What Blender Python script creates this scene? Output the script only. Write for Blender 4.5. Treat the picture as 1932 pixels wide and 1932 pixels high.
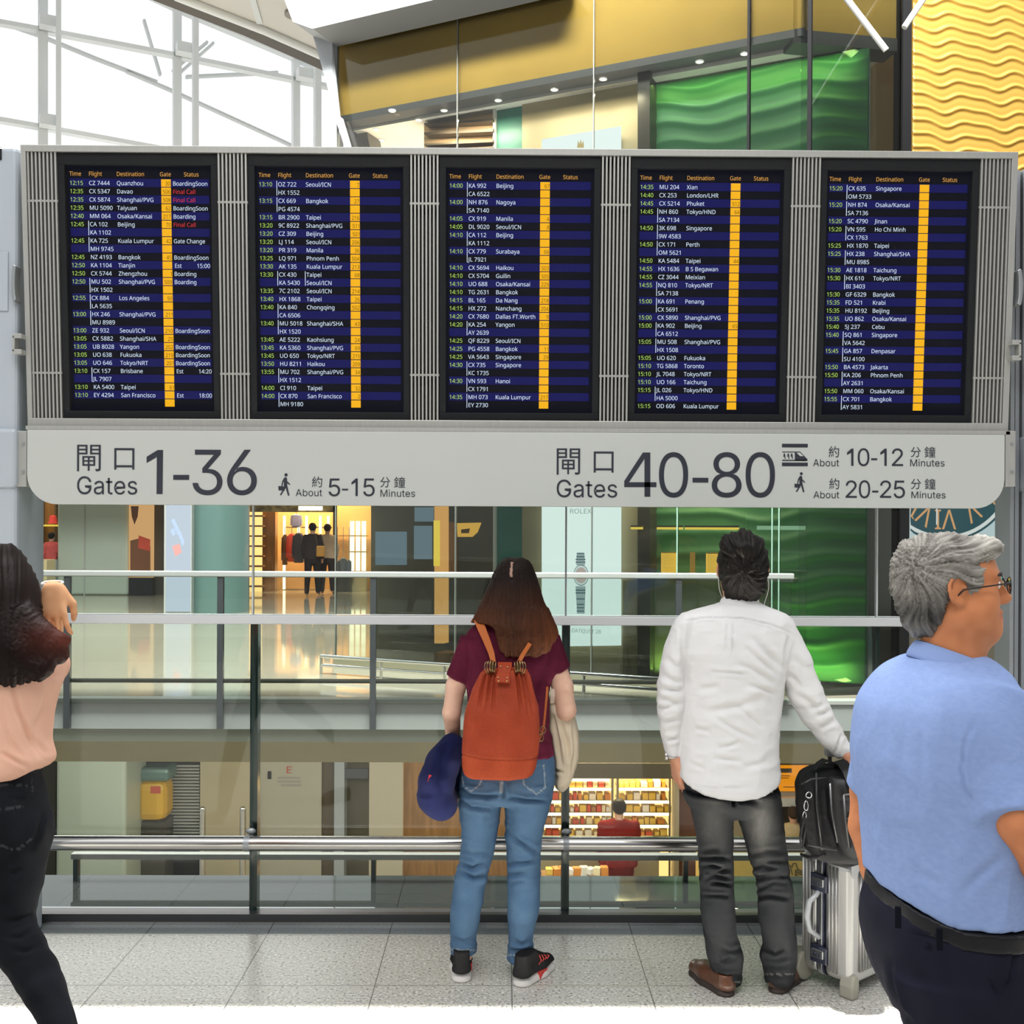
import bpy, bmesh, math, random
import numpy as np
from mathutils import Vector, Matrix, Euler

scene = bpy.context.scene
for _o in list(bpy.data.objects):
    bpy.data.objects.remove(_o, do_unlink=True)

# ------------------------------------------------------------------ camera
CAM_H = 1.65
FOC = 2000.0
YAW = 0.008
ROLL = 0.0045
HX, HY = 966.0, 995.0
cd = bpy.data.cameras.new('camera')
cd.sensor_width = 36.0
cd.sensor_fit = 'HORIZONTAL'
cd.lens = FOC / 1932.0 * 36.0
cd.shift_y = (HY - 966.0) / 1932.0
cd.clip_start = 0.05
cd.clip_end = 300
cam = bpy.data.objects.new('camera', cd)
scene.collection.objects.link(cam)
cam.matrix_world = (Matrix.Translation((0, 0, CAM_H)) @ Matrix.Rotation(-YAW, 4, 'Z')
                    @ Matrix.Rotation(math.pi / 2, 4, 'X') @ Matrix.Rotation(ROLL, 4, 'Z'))
scene.camera = cam

# ------------------------------------------------------------------ world, lamps, exposure
vs = scene.view_settings
vs.view_transform = 'Standard'
vs.look = 'None'
vs.exposure = 0.0
vs.gamma = 1.0
vs.use_curve_mapping = False
scene.cycles.use_denoising = True
scene.cycles.max_bounces = 10
scene.cycles.diffuse_bounces = 3
scene.cycles.glossy_bounces = 3
scene.cycles.transparent_max_bounces = 16
scene.cycles.transmission_bounces = 4
scene.cycles.caustics_reflective = False
scene.cycles.caustics_refractive = False
scene.cycles.sample_clamp_indirect = 6.0

world = bpy.data.worlds.new('bright_sky')
scene.world = world
world.use_nodes = True
wn = world.node_tree.nodes
wl = world.node_tree.links
wn.clear()
w_tc = wn.new('ShaderNodeTexCoord')
w_dot = wn.new('ShaderNodeVectorMath')
w_dot.operation = 'DOT_PRODUCT'
w_dot.inputs[1].default_value = (-0.18, 0.50, 0.80)      # the sky is brightest overhead and beyond the glazed end wall
w_rp = wn.new('ShaderNodeValToRGB')
w_mr = wn.new('ShaderNodeMapRange')
w_bg = wn.new('ShaderNodeBackground')
w_out = wn.new('ShaderNodeOutputWorld')
wl.new(w_tc.outputs['Generated'], w_dot.inputs[0])
wl.new(w_dot.outputs['Value'], w_mr.inputs['Value'])
w_mr.inputs['From Min'].default_value = -1
w_mr.inputs['From Max'].default_value = 1
wl.new(w_mr.outputs[0], w_rp.inputs[0])
e = w_rp.color_ramp.elements
e[0].position = 0.0
e[0].color = (0.12, 0.115, 0.11, 1)
e[1].position = 0.66
e[1].color = (0.96, 0.98, 1.0, 1)
x = e.new(0.25); x.color = (0.16, 0.155, 0.15, 1)
x = e.new(0.47); x.color = (0.36, 0.37, 0.37, 1)
wl.new(w_rp.outputs[0], w_bg.inputs['Color'])
w_bg.inputs['Strength'].default_value = 1.12
wl.new(w_bg.outputs[0], w_out.inputs['Surface'])


def area(name, loc, target, sx, sy, power, col=(1, 1, 1), spread=None):
    l = bpy.data.lights.new(name, 'AREA')
    l.shape = 'RECTANGLE'
    l.size = sx
    l.size_y = sy
    l.energy = power
    l.color = col
    if spread is not None:
        l.spread = spread
    o = bpy.data.objects.new(name, l)
    scene.collection.objects.link(o)
    o.location = loc
    d = Vector(target) - Vector(loc)
    o.rotation_euler = d.to_track_quat('-Z', 'Y').to_euler()
    return o


# added fill lamp, out of view above and behind the travellers
area('overhead_fill_lamp', (-0.6, -0.8, 7.0), (0, 4.0, 1.0), 4.5, 2.5, 215, (1.0, 0.98, 0.95))
# added narrow lamp, in place of sun, that throws the bright floor strip
area('floor_strip_lamp', (0.0, 3.32, 8.0), (0.0, 3.32, 0.0), 7.5, 0.5, 420, (1.0, 0.98, 0.93), spread=math.radians(1.6))

def area_on(name, loc, xdir, aim, sx, sy, power, col):
    """strip lamp whose long side runs along xdir"""
    o = area(name, loc, Vector(loc) + Vector(aim), sx, sy, power, col)
    z = -Vector(aim).normalized()
    x = Vector(xdir).normalized(); y = z.cross(x).normalized(); x = y.cross(z)
    o.rotation_euler = Matrix((x, y, z)).transposed().to_euler()
    return o


# two lamps added out of view to brighten the far side and facade
area('atrium_fill_lamp', (-1.5, 7.2, 12.5), (-1.2, 9.6, 0.0), 12, 3.6, 1700, (1.0, 0.99, 0.96), spread=math.radians(130))
area('facade_fill_lamp', (0.5, 4.6, 13.0), (0.6, 11.0, 7.2), 9, 2.0, 1700, (1.0, 0.98, 0.93), spread=math.radians(75))

# ------------------------------------------------------------------ pixel -> place
_F = Vector((math.sin(YAW), math.cos(YAW), 0))
_R = Vector((math.cos(YAW), -math.sin(YAW), 0))
_cr, _sr = math.cos(ROLL), math.sin(ROLL)


def ray(px, py):
    u = (px - HX) / FOC
    v = -(py - HY) / FOC
    return _F + _R * (u * _cr - v * _sr) + Vector((0, 0, u * _sr + v * _cr))


def PX(px, py, Y):
    d = ray(px, py)
    t = Y / d.y
    return Vector((d.x * t, Y, CAM_H + d.z * t))


def on_plane(px, py, p0, n):
    d = ray(px, py)
    t = (p0 - Vector((0, 0, CAM_H))).dot(n) / d.dot(n)
    return Vector((0, 0, CAM_H)) + d * t


def on_floor(px, py, z=0.0):
    d = ray(px, py)
    t = (z - CAM_H) / d.z
    return Vector((0, 0, CAM_H)) + d * t


# ------------------------------------------------------------------ mesh builder
class MB:
    def __init__(s):
        s.v = []
        s.f = []

    def add(s, vs_, fs_):
        b = len(s.v)
        s.v.extend([tuple(p) for p in vs_])
        s.f.extend([tuple(i + b for i in f) for f in fs_])
        return s

    def box(s, c, size, rot=None):
        hx, hy, hz = size[0] / 2, size[1] / 2, size[2] / 2
        pts = [Vector((a * hx, b * hy, d * hz)) for a in (-1, 1) for b in (-1, 1) for d in (-1, 1)]
        if rot is not None:
            pts = [rot @ p for p in pts]
        c = Vector(c)
        return s.add([p + c for p in pts],
                     [(0, 1, 3, 2), (4, 6, 7, 5), (0, 4, 5, 1), (2, 3, 7, 6), (0, 2, 6, 4), (1, 5, 7, 3)])

    def span(s, a, b):
        a = Vector(a); b = Vector(b)
        return s.box((a + b) / 2, [abs(b[i] - a[i]) for i in range(3)])

    def pbox(s, x0, y0, x1, y1, Y, th):
        """axis-aligned box whose front face (towards the camera) spans the given pixels at depth Y"""
        a = PX((x0 + x1) / 2, y0, Y); b = PX((x0 + x1) / 2, y1, Y)
        l = PX(x0, (y0 + y1) / 2, Y); r = PX(x1, (y0 + y1) / 2, Y)
        return s.span((l.x, Y, b.z), (r.x, Y + th, a.z))

    def prism(s, poly, ext):
        """closed planar polygon (3-D points) extruded by vector"""
        n = len(poly)
        ext = Vector(ext)
        p = [Vector(q) for q in poly]
        fs_ = [tuple(range(n)), tuple(reversed(range(n, 2 * n)))]
        for i in range(n):
            j = (i + 1) % n
            fs_.append((j, i, n + i, n + j))
        return s.add(p + [q + ext for q in p], fs_)

    def tube(s, path, r, n=12, caps=True, closed=False):
        path = [Vector(p) for p in path]
        m = len(path)
        rs = r if isinstance(r, (list, tuple)) else [r] * m
        vs_ = []
        prev = None
        for i, p in enumerate(path):
            if closed:
                t = path[(i + 1) % m] - path[i - 1]
            else:
                t = path[min(i + 1, m - 1)] - path[max(i - 1, 0)]
            t.normalize()
            if prev is None:
                a = Vector((0, 0, 1)) if abs(t.z) < 0.9 else Vector((1, 0, 0))
                u = t.cross(a).normalized()
            else:
                u = (prev - t * prev.dot(t)).normalized()
            prev = u
            w = t.cross(u)
            for k in range(n):
                a = 2 * math.pi * k / n
                vs_.append(p + (u * math.cos(a) + w * math.sin(a)) * rs[i])
        fs_ = []
        for i in range(m if closed else m - 1):
            j = (i + 1) % m
            for k in range(n):
                l = (k + 1) % n
                fs_.append((i * n + k, i * n + l, j * n + l, j * n + k))
        if caps and not closed:
            fs_.append(tuple(reversed(range(n))))
            fs_.append(tuple(range((m - 1) * n, m * n)))
        return s.add(vs_, fs_)

    def ribbon(s, path, wdir, w, th):
        """flat strap: path points, width vectors, thickness"""
        path = [Vector(p) for p in path]
        m = len(path)
        ws = w if isinstance(w, (list, tuple)) else [w] * m
        wds = wdir if isinstance(wdir, list) else [wdir] * m
        vs_ = []
        for i, p in enumerate(path):
            t = (path[min(i + 1, m - 1)] - path[max(i - 1, 0)]).normalized()
            wd = Vector(wds[i]); wd = (wd - t * wd.dot(t)).normalized()
            nn = t.cross(wd)
            for a, b in ((-1, -1), (1, -1), (1, 1), (-1, 1)):
                vs_.append(p + wd * (a * ws[i] / 2) + nn * (b * th / 2))
        fs_ = [(3, 2, 1, 0), tuple((m - 1) * 4 + k for k in range(4))]
        for i in range(m - 1):
            for k in range(4):
                l = (k + 1) % 4
                fs_.append((i * 4 + k, i * 4 + l, i * 4 + 4 + l, i * 4 + 4 + k))
        return s.add(vs_, fs_)

    def lathe(s, prof, c, n=24, axis='Z'):
        c = Vector(c)
        vs_ = []
        for r, h in prof:
            for k in range(n):
                a = 2 * math.pi * k / n
                if axis == 'Z':
                    q = Vector((r * math.cos(a), r * math.sin(a), h))
                elif axis == 'Y':
                    q = Vector((r * math.cos(a), h, r * math.sin(a)))
                else:
                    q = Vector((h, r * math.cos(a), r * math.sin(a)))
                vs_.append(c + q)
        fs_ = []
        for i in range(len(prof) - 1):
            for k in range(n):
                l = (k + 1) % n
                fs_.append((i * n + k, i * n + l, i * n + n + l, i * n + n + k))
        fs_.append(tuple(reversed(range(n))))
        fs_.append(tuple(range((len(prof) - 1) * n, len(prof) * n)))
        return s.add(vs_, fs_)

    def ball(s, c, r, n=12):
        c = Vector(c)
        rr = r if isinstance(r, (list, tuple)) else (r, r, r)
        prof = []
        vs_ = [c + Vector((0, 0, -rr[2]))]
        m = max(4, n // 2)
        for i in range(1, m):
            a = math.pi * i / m - math.pi / 2
            for k in range(n):
                b = 2 * math.pi * k / n
                vs_.append(c + Vector((rr[0] * math.cos(a) * math.cos(b), rr[1] * math.cos(a) * math.sin(b), rr[2] * math.sin(a))))
        vs_.append(c + Vector((0, 0, rr[2])))
        fs_ = []
        for k in range(n):
            fs_.append((0, 1 + (k + 1) % n, 1 + k))
        for i in range(m - 2):
            for k in range(n):
                l = (k + 1) % n
                fs_.append((1 + i * n + k, 1 + i * n + l, 1 + i * n + n + l, 1 + i * n + n + k))
        b = len(vs_) - 1
        q = 1 + (m - 2) * n
        for k in range(n):
            fs_.append((b, q + k, q + (k + 1) % n))
        return s.add(vs_, fs_)


def fix_normals(me):
    bm = bmesh.new()
    bm.from_mesh(me)
    bmesh.ops.recalc_face_normals(bm, faces=bm.faces)
    bm.to_mesh(me)
    bm.free()


def props(o, label=None, cat=None, group=None, kind=None):
    if label:
        o['label'] = label
    if cat:
        o['category'] = cat
    if group:
        o['group'] = group
    if kind:
        o['kind'] = kind
    return o


def setparent(o, parent):
    o.parent = parent
    o.matrix_parent_inverse = Matrix.Translation(-parent.location) if parent.type == 'EMPTY' else Matrix.Identity(4)


def obj(name, mb, mat, parent=None, label=None, cat=None, group=None, kind=None, bevel=0, seg=2, smooth=False, fix=True):
    me = bpy.data.meshes.new(name)
    me.from_pydata(mb.v, [], mb.f)
    if fix:
        fix_normals(me)
    me.materials.append(mat)
    if smooth:
        me.polygons.foreach_set('use_smooth', [True] * len(me.polygons))
        if smooth != 'all':
            try:
                me.set_sharp_from_angle(angle=math.radians(40))
            except Exception:
                pass
    o = bpy.data.objects.new(name, me)
    scene.collection.objects.link(o)
    if bevel:
        m = o.modifiers.new('bevel', 'BEVEL')
        m.width = bevel
        m.segments = seg
        m.limit_method = 'ANGLE'
        m.angle_limit = math.radians(35)
    if parent is not None:
        setparent(o, parent)
    return props(o, label, cat, group, kind)


def thing(name, loc, label, cat, group=None):
    o = bpy.data.objects.new(name, None)
    o.empty_display_size = 0.1
    o.location = loc
    scene.collection.objects.link(o)
    return props(o, label, cat, group)


# ------------------------------------------------------------------ materials
_M = {}


def mat(name, col, rough=0.5, metal=0.0, spec=0.5, emit=None, estr=0.0, vary=0.0, vscale=8.0, bump=0.0, bscale=40.0,
        col2=None, stretch=None, attr=False, sheen=0.0, coat=0.0, bdist=0.002):
    if name in _M:
        return _M[name]
    m = bpy.data.materials.new(name)
    m.use_nodes = True
    nt = m.node_tree
    b = nt.nodes['Principled BSDF']
    b.inputs['Base Color'].default_value = (*col, 1)
    b.inputs['Roughness'].default_value = rough
    b.inputs['Metallic'].default_value = metal
    b.inputs['Specular IOR Level'].default_value = spec
    if sheen:
        b.inputs['Sheen Weight'].default_value = sheen
    if coat:
        b.inputs['Coat Weight'].default_value = coat
        b.inputs['Coat Roughness'].default_value = 0.08
    if emit:
        b.inputs['Emission Color'].default_value = (*emit, 1)
        b.inputs['Emission Strength'].default_value = estr
    tc = None
    if vary or bump:
        tc = nt.nodes.new('ShaderNodeTexCoord')
        mp = nt.nodes.new('ShaderNodeMapping')
        nt.links.new(tc.outputs['Object'], mp.inputs[0])
        if stretch:
            mp.inputs['Scale'].default_value = stretch
    src = None
    if attr:
        a = nt.nodes.new('ShaderNodeAttribute')
        a.attribute_name = 'Col'
        src = a.outputs['Color']
    if vary:
        nz = nt.nodes.new('ShaderNodeTexNoise')
        nz.inputs['Scale'].default_value = vscale
        nz.inputs['Detail'].default_value = 4
        nt.links.new(mp.outputs[0], nz.inputs['Vector'])
        mx = nt.nodes.new('ShaderNodeMix')
        mx.data_type = 'RGBA'
        c2 = col2 or tuple(max(0, c * (1 - vary)) for c in col)
        rp = nt.nodes.new('ShaderNodeMapRange')
        rp.inputs['From Min'].default_value = 0.35
        rp.inputs['From Max'].default_value = 0.65
        nt.links.new(nz.outputs['Fac'], rp.inputs['Value'])
        if src is not None:
            mx.blend_type = 'MULTIPLY'
            mx.inputs['A'].default_value = (1, 1, 1, 1)
            nt.links.new(src, mx.inputs['A'])
            mx.inputs['B'].default_value = (1 - vary, 1 - vary, 1 - vary, 1)
        else:
            mx.inputs['A'].default_value = (*col, 1)
            mx.inputs['B'].default_value = (*c2, 1)
        nt.links.new(rp.outputs[0], mx.inputs['Factor'])
        src = mx.outputs['Result']
    if src is not None:
        nt.links.new(src, b.inputs['Base Color'])
    if bump:
        nb = nt.nodes.new('ShaderNodeTexNoise')
        nb.inputs['Scale'].default_value = bscale
        nb.inputs['Detail'].default_value = 3
        nt.links.new(mp.outputs[0], nb.inputs['Vector'])
        bp = nt.nodes.new('ShaderNodeBump')
        bp.inputs['Strength'].default_value = bump
        bp.inputs['Distance'].default_value = bdist
        nt.links.new(nb.outputs['Fac'], bp.inputs['Height'])
        nt.links.new(bp.outputs[0], b.inputs['Normal'])
    _M[name] = m
    return m


def emission(name, col, strength):
    """a surface that gives off light (screen, lamp, light box) or a panel given a glow"""
    if name in _M:
        return _M[name]
    m = bpy.data.materials.new(name)
    m.use_nodes = True
    b = m.node_tree.nodes['Principled BSDF']
    b.inputs['Base Color'].default_value = (0.006, 0.006, 0.006, 1)
    b.inputs['Roughness'].default_value = 0.6
    b.inputs['Specular IOR Level'].default_value = 0.03
    b.inputs['Emission Color'].default_value = (*col, 1)
    b.inputs['Emission Strength'].default_value = strength
    _M[name] = m
    return m


def glass_mat(name, tint=(0.9, 0.95, 0.93), refl=1.0, rough=0.0):
    if name in _M:
        return _M[name]
    m = bpy.data.materials.new(name)
    m.use_nodes = True
    nt = m.node_tree
    nt.nodes.clear()
    o = nt.nodes.new('ShaderNodeOutputMaterial')
    t = nt.nodes.new('ShaderNodeBsdfTransparent')
    t.inputs['Color'].default_value = (*tint, 1)
    g = nt.nodes.new('ShaderNodeBsdfGlossy')
    g.inputs['Roughness'].default_value = rough
    g.inputs['Color'].default_value = (refl, refl, refl, 1)
    f = nt.nodes.new('ShaderNodeFresnel')
    f.inputs['IOR'].default_value = 1.45
    mx = nt.nodes.new('ShaderNodeMixShader')
    nt.links.new(f.outputs[0], mx.inputs[0])
    nt.links.new(t.outputs[0], mx.inputs[1])
    nt.links.new(g.outputs[0], mx.inputs[2])
    nt.links.new(mx.outputs[0], o.inputs['Surface'])
    _M[name] = m
    return m


# ------------------------------------------------------------------ lettering
_tc = {}
try:                                    # Blender's own bundled sans serif; the built-in typeface otherwise
    import os
    _fd = os.path.join(bpy.utils.system_resource('DATAFILES'), 'fonts')
    _FONTS = {'sign': bpy.data.fonts.load(os.path.join(_fd, 'Inter.woff2')), 'screen': bpy.data.fonts.load(os.path.join(_fd, 'NotoSansHebrew-Regular.woff2'))}
except Exception:
    _FONTS = {}
_face = 'screen'


def glyphs(txt):
    """flat outline mesh of a text string in the built-in typeface: verts (N,2), faces"""
    key = (_face, txt)
    if key in _tc:
        return _tc[key]
    cu = bpy.data.curves.new('lettering', 'FONT')
    cu.body = txt
    cu.size = 1.0
    cu.resolution_u = 3
    if _face in _FONTS and ord(max(txt)) < 256:
        cu.font = _FONTS[_face]
    cu.fill_mode = 'FRONT'
    to = bpy.data.objects.new('lettering', cu)
    scene.collection.objects.link(to)
    dg = bpy.context.evaluated_depsgraph_get()
    ev = to.evaluated_get(dg)
    me = ev.to_mesh()
    vv = np.array([(v.co.x, v.co.y) for v in me.vertices]) if len(me.vertices) else np.zeros((0, 2))
    ff = [tuple(p.vertices) for p in me.polygons]
    ev.to_mesh_clear()
    bpy.data.objects.remove(to, do_unlink=True)
    bpy.data.curves.remove(cu)
    _tc[key] = (vv, ff)
    return _tc[key]


class Frame:
    """a flat panel: origin, right, up and outward normal"""
    def __init__(s, o, ex, ey):
        s.o = Vector(o); s.ex = Vector(ex).normalized(); s.ey = Vector(ey).normalized()
        s.n = s.ex.cross(s.ey).normalized()

    def at(s, a, b, off=0.0):
        return s.o + s.ex * a + s.ey * b + s.n * off

    def st(s, px, py):
        p = on_plane(px, py, s.o, s.n) - s.o
        return p.dot(s.ex), p.dot(s.ey)

    def rect(s, mb, a0, b0, a1, b1, off0, off1):
        """slab between two offsets from the panel"""
        pts = [s.at(a, b, c) for c in (off0, off1) for (a, b) in ((a0, b0), (a1, b0), (a1, b1), (a0, b1))]
        return mb.add(pts, [(0, 3, 2, 1), (4, 5, 6, 7), (0, 1, 5, 4), (1, 2, 6, 5), (2, 3, 7, 6), (3, 0, 4, 7)])

    def text(s, mb, txt, a, b, h, xs=1.0, off=0.002, align='L', bold=0.0):
        """cap height h, baseline at (a,b)"""
        vv, ff = glyphs(txt)
        if not len(vv):
            return 0
        k = h / 0.70
        x = vv[:, 0] * k * xs
        w = x.max()
        if align == 'R':
            x = x - w
        elif align == 'C':
            x = x - w / 2
        y = vv[:, 1] * k
        mb.add([s.at(a + x[i], b + y[i], off) for i in range(len(x))], ff)
        return w

    def fit(s, mb, txt, a0, b0, a1, b1, off=0.002):
        vv, ff = glyphs(txt)
        lo = vv.min(0); hi = vv.max(0)
        x = a0 + (vv[:, 0] - lo[0]) / (hi[0] - lo[0]) * (a1 - a0)
        y = b0 + (vv[:, 1] - lo[1]) / (hi[1] - lo[1]) * (b1 - b0)
        mb.add([s.at(x[i], y[i], off) for i in range(len(x))], ff)

    def fitpx(s, mb, txt, x0, y0, x1, y1, off=0.002):
        a0, b1 = s.st(x0, (y0 + y1) / 2)[0], s.st((x0 + x1) / 2, y0)[1]
        a1, b0 = s.st(x1, (y0 + y1) / 2)[0], s.st((x0 + x1) / 2, y1)[1]
        s.fit(mb, txt, a0, b0, a1, b1, off)

    def poly(s, mb, pts, off=0.002):
        mb.add([s.at(a, b, off) for a, b in pts], [tuple(range(len(pts)))])

    def polypx(s, mb, pts, off=0.002):
        s.poly(mb, [s.st(*p) for p in pts], off)
# ================================================================== departures board
M_alu = mat('brushed_aluminium', (0.56, 0.56, 0.53), 0.42, 0.55, vary=0.06, vscale=3, stretch=(30, 30, 2))
M_alud = mat('grey_aluminium', (0.42, 0.44, 0.46), 0.38, 0.6)
M_post = mat('pale_grey_enamel', (0.50, 0.55, 0.61), 0.4, 0.1)
M_sign = mat('light_grey_sign_enamel', (0.57, 0.59, 0.565), 0.45, 0.05, vary=0.02, vscale=2)
M_ink = mat('navy_black_lettering', (0.022, 0.026, 0.04), 0.5)
M_bez = mat('black_bezel', (0.016, 0.017, 0.019), 0.5, spec=0.12)
M_mesh = mat('dark_perforated_mesh', (0.11, 0.105, 0.095), 0.6, vary=0.55, vscale=260)
M_dark = mat('black_rubber', (0.02, 0.02, 0.022), 0.55)
E_bg = emission('screen_black', (0.10, 0.12, 0.35), 0.02)
E_band = emission('screen_navy', (0.035, 0.04, 0.52), 0.17)
E_white = emission('screen_white_text', (0.72, 0.84, 1.0), 0.95)
E_time = emission('screen_green_text', (0.55, 0.86, 0.16), 0.8)
E_head = emission('screen_orange_text', (0.95, 0.48, 0.10), 0.75)
E_gate = emission('screen_amber', (1.0, 0.50, 0.012), 0.92)
E_gtxt = emission('screen_brown_text', (0.26, 0.10, 0.0), 0.35)
E_red = emission('screen_red_text', (0.95, 0.06, 0.07), 0.65)

A_T = math.radians(4.0)
BF = Frame((0, 4.12, 2.03), (1, 0, 0), (0, -math.sin(A_T), math.cos(A_T)))
rowsT = """12:15/CZ 7444/Quanzhou/30/BoardingSoon;12:35/CX 5347/Davao/506/*Final Call;12:35/CX 5874/Shanghai~PVG/508/*Final Call;12:35/MU 5090/Taiyuan/62/BoardingSoon;12:40/MM 064/Osaka~Kansai/217/Boarding;12:45/|CA 102/Beijing/70/*Final Call;/^KA 1102;12:45/|KA 725/Kuala Lumpur/42/Gate Change;/^MH 9745;12:45/NZ 4193/Bangkok/45/BoardingSoon;12:50/KA 1104/Tianjin//Est@15:00;12:50/CX 5744/Zhengzhou/1/Boarding;12:50/|MU 502/Shanghai~PVG/509/Boarding;/^HX 1502;12:55/|CX 884/Los Angeles/50;/^LA 5635;13:00/|HX 246/Shanghai~PVG/211;/^MU 8989;13:00/ZE 932/Seoul~ICN/210/BoardingSoon;13:05/CX 5882/Shanghai~SHA/25;13:05/UB 8028/Yangon/202/BoardingSoon;13:05/UO 638/Fukuoka/219/BoardingSoon;13:05/UO 646/Tokyo~NRT/201/BoardingSoon;13:10/|CX 157/Brisbane//Est@14:20;/^JL 7907;13:10/KA 5400/Taipei/61;13:10/EY 4294/San Francisco//Est@18:00;
13:10/|OZ 722/Seoul~ICN/7;/^HX 1552;13:15/|CX 669/Bangkok/27;/^PG 4574;13:15/BR 2900/Taipei/216;13:20/9C 8922/Shanghai~PVG/511;13:20/CZ 309/Beijing/501;13:20/LJ 114/Seoul~ICN/206;13:20/PR 319/Manila/36;13:25/LQ 971/Phnom Penh/504;13:30/AK 135/Kuala Lumpur/213;13:30/|CX 430/|Taipei/68;/^KA 5430/^Seoul~ICN;13:35/7C 2102/Seoul~ICN/214;13:40/HX 1868/Taipei/26;13:40/|KA 840/Chongqing/502;/^CA 6506;13:40/|MU 5018/Shanghai~SHA/43;/^HX 1520;13:45/AE 5222/Kaohsiung/24;13:45/KA 5360/Shanghai~PVG/69;13:45/UO 650/Tokyo~NRT/215;13:50/HU 8211/Haikou/209;13:55/|MU 702/Shanghai~PVG/34;/^HX 1512;14:00/CI 910/Taipei/32;14:00/|CX 870/San Francisco/2;/^MH 9180
14:00/|KA 992/Beijing/67;/^CA 6522;14:00/|NH 876/Nagoya;/^SA 7140;14:05/CX 919/Manila/4;14:05/DL 9020/Seoul~ICN/8;14:10/|CA 112/Beijing;/^KA 1112;14:10/|CX 779/Surabaya/66;/^JL 7921;14:10/CX 5694/Haikou/503;14:10/CX 5704/Guilin/505;14:10/UO 688/Osaka~Kansai/229;14:10/TG 2631/Bangkok;14:15/BL 165/Da Nang/218;14:15/HX 272/Nanchang/204;14:20/CX 7680/Dallas FT.Worth/9;14:20/|KA 254/Yangon/510;/^AY 2639;14:25/QF 8229/Seoul~ICN;14:25/PG 4558/Bangkok/11;14:25/VA 5643/Singapore/29;14:30/|CX 735/Singapore;/^KC 1735;14:30/|VN 593/Hanoi;/^CX 1791;14:35/|MH 073/Kuala Lumpur/217;/^EY 2730
14:35/MU 204/Xian;14:40/CX 253/London~LHR;14:45/CX 5214/Phuket/512;14:45/|NH 860/Tokyo~HND/64;/^SA 7134;14:50/|3K 698/Singapore;/^9W 4583;14:50/|CX 171/Perth;/^OM 5621;14:50/KA 5484/Taipei/44;14:55/HX 1636/B S Begawan;14:55/CZ 3044/Meixian;14:55/|NQ 810/Tokyo~NRT;/^SA 7138;15:00/|KA 691/Penang;/^CX 5691;15:00/CX 5890/Shanghai~PVG;15:00/|KA 902/Beijing/65;/^CA 6512;15:05/|MU 508/Shanghai~PVG;/^HX 1508;15:05/UO 620/Fukuoka;15:10/TG 5868/Toronto;15:10/JL 7048/Tokyo~NRT;15:10/UO 166/Taichung;15:15/|JL 026/Tokyo~HND;/^HA 5000;15:15/OD 606/Kuala Lumpur
15:20/|CX 635/Singapore;/^OM 5733;15:20/|NH 874/Osaka~Kansai;/^SA 7136;15:20/SC 4790/Jinan;15:20/|VN 595/Ho Chi Minh;/^CX 1763;15:25/HX 1870/Taipei;15:25/|HX 238/Shanghai~SHA;/^MU 8985;15:30/AE 1818/Taichung;15:30/|HX 610/Tokyo~NRT;/^BI 3403;15:30/GF 6329/Bangkok;15:35/FD 521/Krabi;15:35/HU 8192/Beijing;15:35/UO 862/Osaka~Kansai;15:40/5J 237/Cebu;15:40/|SQ 861/Singapore;/^VA 5642;15:45/|GA 857/Denpasar;/^SU 4100;15:50/BA 4573/Jakarta;15:50/|KA 206/Phnom Penh;/^AY 2631;15:50/MM 060/Osaka~Kansai;15:55/|CX 701/Bangkok;/^AY 5831""".split('\n')

def xscale(txt, px, h):
    vv, ff = glyphs(txt)
    return px * 4.09 / FOC / (vv[:, 0].max() * h / 0.70)


CAP = 0.0192
XS_D, XS_F, XS_T = xscale('Shanghai/PVG', 68.4, CAP), xscale('CX 5347', 39.2, CAP), xscale('12:15', 25.0, CAP)
XS_H, XS_S, XS_G, XS_R = xscale('Destination', 51.6, CAP), xscale('BoardingSoon', 65, CAP), xscale('506', 15.3, CAP), xscale('Final Call', 42, CAP)
# regular layout from the board's edges
aL = BF.st(38, 273)[0]; aR = BF.st(1919, 286)[0]
aL2 = BF.st(52, 806)[0]; aR2 = BF.st(1905, 815)[0]
aL = (aL + aL2) / 2; aR = (aR + aR2) / 2
bT = (BF.st(50, 273)[1] + BF.st(1900, 286)[1]) / 2
bB = (BF.st(60, 805)[1] + BF.st(1890, 814)[1]) / 2
iT = (BF.st(60, 286)[1] + BF.st(1880, 298)[1]) / 2
iB = (BF.st(70, 789)[1] + BF.st(1880, 798)[1]) / 2


def bmid(xt, xb):
    return (BF.st(xt, 288)[0] + BF.st(xb, 792)[0]) / 2


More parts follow.
